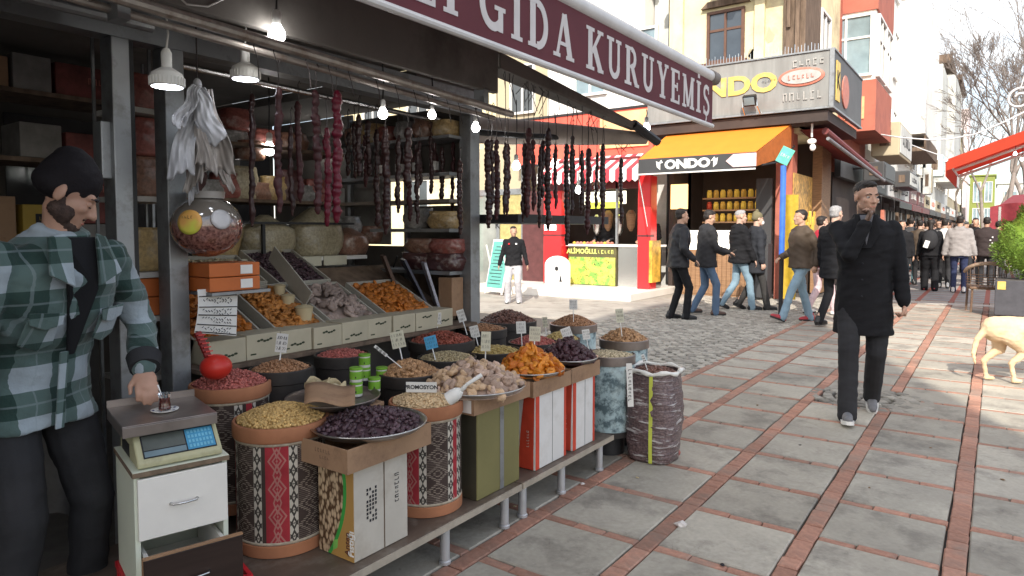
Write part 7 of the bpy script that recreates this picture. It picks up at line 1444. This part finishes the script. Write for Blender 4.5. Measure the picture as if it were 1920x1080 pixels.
# ------------------------------------------------------------ dog (blown out in the sun), walking right
dl = G_(1868,716); dz = fa(CR[0],CR[1]-.05); D = T('dog', 'tan short haired dog standing in the sunlight at the right edge', 'dog', dl, dz)
g = MB()
def hind(x, y, dy=0): g.cap((x,y+.06,.44), (x,y+.10+dy,.30), .085, .055).cap((x,y+.10+dy,.30), (x,y-.04+dy,.19), .045, .026).cap((x,y-.04+dy,.19), (x,y-.01+dy,.05), .024, .021).cap((x,y-.01+dy,.028), (x,y+.05+dy,.022), .024, .02)
def front(x, y, dy=0): g.cap((x,y,.42), (x,y-.03,.30), .06, .04).cap((x,y-.03,.30), (x,y+dy,.16), .036, .026).cap((x,y+dy,.16), (x,y+dy,.04), .023, .022).cap((x,y+dy,.026), (x,y+dy+.05,.02), .025, .021)
hind(-.07,0,-.04); hind(.07,0,.12); front(-.075,.62,.05); front(.075,.60,-.07)
for a, b, ra, rb_ in (((0,-.02,.50),(0,.25,.50),.125,.12),((0,.25,.50),(0,.58,.49),.12,.145),((0,.40,.46),(0,.62,.46),.12,.15),((0,.64,.52),(0,.80,.66),.095,.07),((0,.80,.68),(0,.88,.69),.075,.065),((0,.88,.68),(0,1.03,.645),.045,.032)): g.cap(a, b, ra, rb_)
g.cap((0,-.11,.50),(0,-.19,.40),.035,.028).cap((0,-.19,.40),(0,-.22,.27),.028,.022).cap((0,-.22,.27),(0,-.20,.17),.022,.012)
remesh('body', g, .012, M('tan_fur', (.66,.48,.30), .9, var=.2, scale=6, bump=.5, bs=90, dirt=((.62,.52,.38), 3)), D, wr=.004, wf=9, sm=3)
for sx in (-1,1): obj('ear', MB().prism([(sx*.045,.80,.73),(sx*.075,.83,.72),(sx*.085,.82,.64),(sx*.06,.78,.66)], (0,.012,0)), M('brown_ear_fur', (.3,.17,.08), .9), D, bev=.004)
obj('nose', MB().ell((0,1.06,.655), (.016,.012,.012), 2), m_ink, D, smooth=1)
for sx in (-1,1): obj('eye', MB().ell((sx*.045,.925,.715), .009, 1), m_ink, D, smooth=1)

ms.location.x -= 1.05
# ------------------------------------------------------------ café terrace on the right
fc = T('cafe_awning', 'red orange café awning reaching into the street at upper right', 'awning', (1,13.5,2.6))
m_rc2 = Mat('translucent_red_canvas', .8); m_rc2.base(m_rc2.val(m_rc2.noise(3,3), m_rc2.rgb((.62,.085,.04)), .12)); tr = m_rc2.n('ShaderNodeBsdfTranslucent'); tr.inputs[0].default_value = (.75,.10,.04,1); mxs = m_rc2.n('ShaderNodeMixShader'); mxs.inputs[0].default_value = .5
m_rc2.t.links.new(m_rc2.b.outputs[0], mxs.inputs[1]); m_rc2.t.links.new(tr.outputs[0], mxs.inputs[2]); m_rc2.t.links.new(mxs.outputs[0], [n for n in m_rc2.t.nodes if n.type == 'OUTPUT_MATERIAL'][0].inputs[0])
zz = lambda x: 2.46+.385*(x+.62)
part('canvas', MB().prism([(-.62,11.9,zz(-.62)),(2.6,11.9,zz(2.6)),(2.6,15.3,zz(2.6)),(-.62,15.3,zz(-.62))], (0,0,.006)), m_rc2.m, fc)
part('front_valance', MB().box((-.63,11.9,2.22), (-.622,15.3,2.46)), m_rc2.m, fc); part('side_valance', MB().prism([(-.62,11.895,2.3),(-.62,11.895,2.46),(2.6,11.895,zz(2.6)),(2.6,11.895,zz(2.6)-.16)], (0,.004,0)), m_rc2.m, fc)
part('front_bar', MB().tube([(-.63,11.88,2.46),(-.63,15.32,2.46)], .03, 10), m_tube, fc, smooth=2); part('rafter', MB().tube([(-.6,13.6,2.42),(2.6,13.6,3.64)], .025, 8), m_tube, fc, smooth=2); part('rafter', MB().tube([(-.6,15.2,2.42),(2.6,15.2,3.64)], .025, 8), m_tube, fc, smooth=2)
part('post', MB().tube([(2.5,15.0,0),(2.5,15.0,3.5)], .04, 8), m_tube, fc, smooth=2); part('post', MB().tube([(2.5,12.1,0),(2.5,12.1,3.5)], .04, 8), m_tube, fc, smooth=2)
for k, (y, z) in enumerate(((12.5,2.2),(13.3,2.2),(14.2,2.2),(15.1,2.2))): bulb(V(.2+.1*k,y,2.55-.02*k), .022, 'small terrace bulb under the red awning, number '+['nearest','second','third','farthest'][k].replace('number ','') if False else ['nearest','second','third','farthest'][k]+' small bulb under the red café awning', .12)
# planter with bush
pq = V(.62,13.75,0); t = T('planter', 'dark grey planter box with pink and yellow stickers at right', 'planter', pq); part('planter_box', MB().box((.02,13.4,.05), (1.3,14.0,.62)), M('anthracite_box', (.06,.06,.07), .6), t, bev=.01); part('pink_sticker', MB().box((.42,13.392,.1), (1.2,13.398,.5)), M('crimson_sticker', (.5,.03,.08), .5), t); part('yellow_sticker', MB().box((.05,13.392,.47), (.16,13.398,.60)).xf(None,(0,0,0)), m_ys, t); part('soil', MB().box((.04,13.42,.62), (1.28,13.98,.63)), m_mortar, t)
def bush(nm, lab, c0, rx, rz_, n, m, seed, leaf=.03, cat='shrub'):
    t = T(nm, lab, cat, c0); r = np.random.RandomState(seed); vs, fs = [], []
    for k in range(n):
        d = r.normal(size=3); d /= np.linalg.norm(d); q = r.uniform(.55,1.02)**.5; taper = 1-.35*max(0, d[2]); p = V(d[0]*rx*taper*q, d[1]*rx*taper*q, rz_+d[2]*rz_*q); p *= (1+.08*math.sin(d[0]*9+d[2]*7)); a = unit(d+r.normal(size=3)*.5+V(0,0,.5)); b = unit(np.cross(a, r.normal(size=3))); l = leaf*r.uniform(.6,1.3); i = len(vs)
        vs += [p-b*l*.25, p+b*l*.25, p+a*l+b*l*.1, p+a*l*1.3]; fs.append((i,i+1,i+2,i+3))
    obj('foliage', MB().add(vs, fs), m, t, kind='stuff'); obj('stem', MB().tube([(0,0,-.02),(.01,0,rz_)], [.03,.02], 8), m_oldw, t); g = MB().ell((0,0,rz_), (rx*.8,rx*.8,rz_*.85), 3); v = g.v[0]; g.v[0] = v*(1+.06*wob(v*3, 1, 1, 2)[:,None]); obj('inner_foliage', g, m, t, smooth=1, kind='stuff')
m_leaf = M('bright_green_leaf', (.13,.22,.03), .6, isl=.45, var=.2)
bush('round_conifer', 'round bright green conifer bush in the dark planter at the right edge', (.55,13.7,.62), .60, .60, 14000, m_leaf, 3)
# wicker chair
cl_ = V(-.12,14.35,0); t = T('wicker_chair', 'brown wicker armchair with curved back on the café terrace', 'chair', cl_, .15); m_wick = M('brown_wicker', (.16,.10,.065), .7, var=.4, scale=60, bump=.6, bs=90)
for x, y in ((-.22,-.2),(.22,-.2),(-.24,.22),(.24,.22)): obj('leg', MB().tube([(x,y,0),(x*.95,y*.95,.42)], .018, 8), m_wick, t, smooth=2)
obj('seat', MB().box((-.25,-.24,.40), (.25,.25,.45)), m_wick, t, bev=.02); pts = [(.30*math.cos(a), -.02-.28*math.sin(a), .70+.16*max(0,math.sin(a))) for a in np.linspace(-.15,PI+.15,15)]
obj('curved_rail', MB().tube(pts, .032, 8), M('pale_wicker_rail', (.34,.25,.18), .7, var=.3, scale=50), t, smooth=1)
for k in range(1, 14): p = pts[k]; obj('woven_stave', MB().beam((p[0]*.93,p[1]*.93,.44), p, .02, .006), m_wick, t)
for k in range(5): obj('woven_band', MB().tube([(p[0]*.955,p[1]*.955,.48+.045*k) for p in pts[1:14]], .007, 5), m_wick, t)
# green A-board
bq = G_(925,553); t = T('menu_board', 'green chalk menu board on white frame leaning back beside the standing person', 'board', bq, -.25); Q = Rx(-.22)
obj('frame', MB().ob(Q @ V(0,0,.66)+V(0,0,0), (.62,.03,1.18), Q), m_white, t, bev=.006); bd = obj('board_face', MB().ob(Q @ V(0,-.02,.68), (.54,.012,1.04), Q), M('sea_green_board', (.12,.38,.33), .5, var=.1), t)
for k in range(12): obj('chalk_line', MB().ob(Q @ V(-.02+.02*(k % 3),-.028,.25+.075*k), (.42-.05*(k % 3),.004,.014), Q), m_ink, bd)
obj('leg', MB().beam((-.27,.3,.01),(-.27,.02,1.1),.03,.02), m_white, t); obj('leg', MB().beam((.27,.3,.01),(.27,.02,1.1),.03,.02), m_white, t); obj('foot', MB().beam((-.29,0,.02),(-.29,0,.12),.03,.03), m_white, t); obj('foot', MB().beam((.29,0,.02),(.29,0,.12),.03,.03), m_white, t)
# white rounded freezer cover on the shop floor before the counter
fz = T('white_sign_hoop', 'white arched plastic pavement sign with black mark before the grill counter', 'sign', (-8.1,13.2,.15))
part('arch_panel', MB().prism([(-8.45,13.1,.15),(-7.8,13.1,.15),(-7.8,13.1,.62)]+[(-8.125+.325*math.cos(a),13.1,.62+.22*math.sin(a)) for a in np.linspace(.2,PI-.2,9)]+[(-8.45,13.1,.62)], (0,.08,0)), m_white, fz, bev=.01); part('black_mark', MB().ell((-8.12,13.09,.55), (.05,.01,.05), 2).xf(None), m_ink, fz); part('black_mark', MB().prism([(-8.05,13.09,.25),(-7.98,13.09,.25),(-8.02,13.09,.42)], (0,.008,0)), m_ink, fz)
# overhead wires and ornament
m_sw = M('pale_cable', (.6,.6,.62), .6)
t = T('string_light_cable', 'pale cable sagging across the street at upper right', 'cable', (0,20,5)); part('cable', MB().tube([PY(px, py, 20) for px, py in ((1650,252),(1690,258),(1740,262),(1780,261),(1830,251),(1880,230),(1930,205))], .02, 6), m_sw, t, smooth=1)
t = T('second_cable', 'thin pale cable lower behind the sagging one', 'cable', (0,26,5)); part('cable', MB().tube([PY(px, py, 26) for px, py in ((1700,268),(1730,280),(1765,292))], .018, 6), m_sw, t, smooth=1)
t = T('swirl_ornament', 'pale wire swirl ornament hanging from the tree at the right edge', 'ornament', PY(1912,180,20)); o0 = PY(1912,185,20); part('swirl', MB().tube([o0+V(.28*math.cos(a)*(1-a/14), 0, .28*math.sin(a)*(1-a/14)) for a in np.linspace(0,9,30)], .03, 6), m_sw, t, smooth=1); part('cord', MB().tube([o0+V(0,0,.2), o0+V(.3,0,1.6)], .012, 5), m_sw, t)
t = T('snowflake_ornament', 'small white festive ornament on a rod under the wraparound sign', 'ornament', PY(1522,240,14.2)); o0 = PY(1522,265,14.2); part('rod', MB().tube([o0+V(0,0,.08), o0+V(0,0,.62)], .02, 6), m_white, t); part('bauble', MB().ell(o0, (.09,.03,.06), 2).ell(o0+V(.02,0,-.12), (.06,.03,.07), 2), m_white, t, smooth=1)
# ------------------------------------------------------------ bare trees
m_bark = M('grey_brown_bark', (.24,.205,.185), .9, var=.3, scale=3)
def tree(lab, c0, h, seed, spread=.55, r0=.16, depth=6):
    t = T('bare_tree', lab, 'tree', c0); r = random.Random(seed); tr_, cr_ = MB(), MB()
    def br(p, d, l, rad, k):
        n = 3; pts = [p]; q = p
        for i in range(n): d = unit(d+V(r.gauss(0,.10), r.gauss(0,.10), .05+r.gauss(0,.05))); q = q+d*l/n; pts.append(q)
        (tr_ if k == 0 else cr_).tube(pts, [rad*(1-.3*i/n) for i in range(n+1)], 8 if k < 2 else 3, caps=False)
        if k >= depth: return
        for i in range(2 if k < 1 else (3 if k < depth-1 else 4)):
            a = r.uniform(0, 2*PI); x_, y_, _ = frame(d); s_ = r.uniform(.3,1)*spread*1.2; br(pts[-1] if i == 0 or k == 0 else pts[r.choice((2,3))], unit(d+s_*(math.cos(a)*x_+math.sin(a)*y_)), l*r.uniform(.62,.82), max(.007, rad*.6), k+1)
    br(V(0,0,0), V(0,0,1), h*.28, r0, 0); obj('trunk', tr_, m_bark, t, smooth=1); obj('crown', cr_, m_bark, t, smooth=1, kind='stuff')
for k, (px, y, h, lab, dep) in enumerate(((1908,31,10.8,'tall bare tree rising at the right edge behind the red awning',7),(1893,44,16,'second bare tree behind the tall one at right',6),(1838,58,15,'bare tree right of the pink building, second from left',6),(1800,78,17,'bare tree farthest down the street, leftmost',6),(1868,66,19,'bare tree between the two tall ones, farther off',6),(1930,52,19,'bare tree cut by the right edge, farther than the tall one',6),(1850,88,21,'slender bare tree in the haze of twigs before the green building',5))):
    q = PY(px,400,y); tree(lab, (q[0],y,0), h, 4+5*k, .5, .14 if k else .12, dep)
# ------------------------------------------------------------ litter on the paving
m_lit2 = M('litter_paper', (.62,.58,.56), .8); m_leafd = M('dry_leaf', (.2,.12,.06), .8)
lt = [(1276,986,.028,'crumpled white paper scrap on the red brick band at the front',m_lit2),(1092,908,.012,'small white crumb below the display bench',m_lit2),(1355,1060,.012,'dark pebble on the nearest grey slab',m_ink),(1195,896,.01,'tiny pale shell near the plastic sack',m_kraft),(1500,835,.01,'dark spot of gum on a middle slab',m_ink),(1630,915,.009,'brown leaf bit on the slab before the walker',m_leafd),(1745,840,.009,'brown leaf bit right of the walker shoes',m_leafd),(965,950,.01,'pale nut shell under the bench front',m_kraft),(1420,760,.012,'dry brown leaf on the left slabs',m_leafd),(1880,900,.012,'dry leaf at the right side of the paving',m_leafd)]
for k, (px, py, r_, lab, mm) in enumerate(lt):
    q = PZ(px, py, .0); v, f = ICO[2]; v = v*(1+.3*wob(v, 1, 1.5, k)[:,None])*V(1,.7,.35 if mm is not m_lit2 else .6)*r_
    o = obj('litter', MB().add(v+V(0,0,r_*.25), f), mm, None, loc=q, rot=(0,0,k)); tag(o, lab, 'litter', 'litter on the paving')
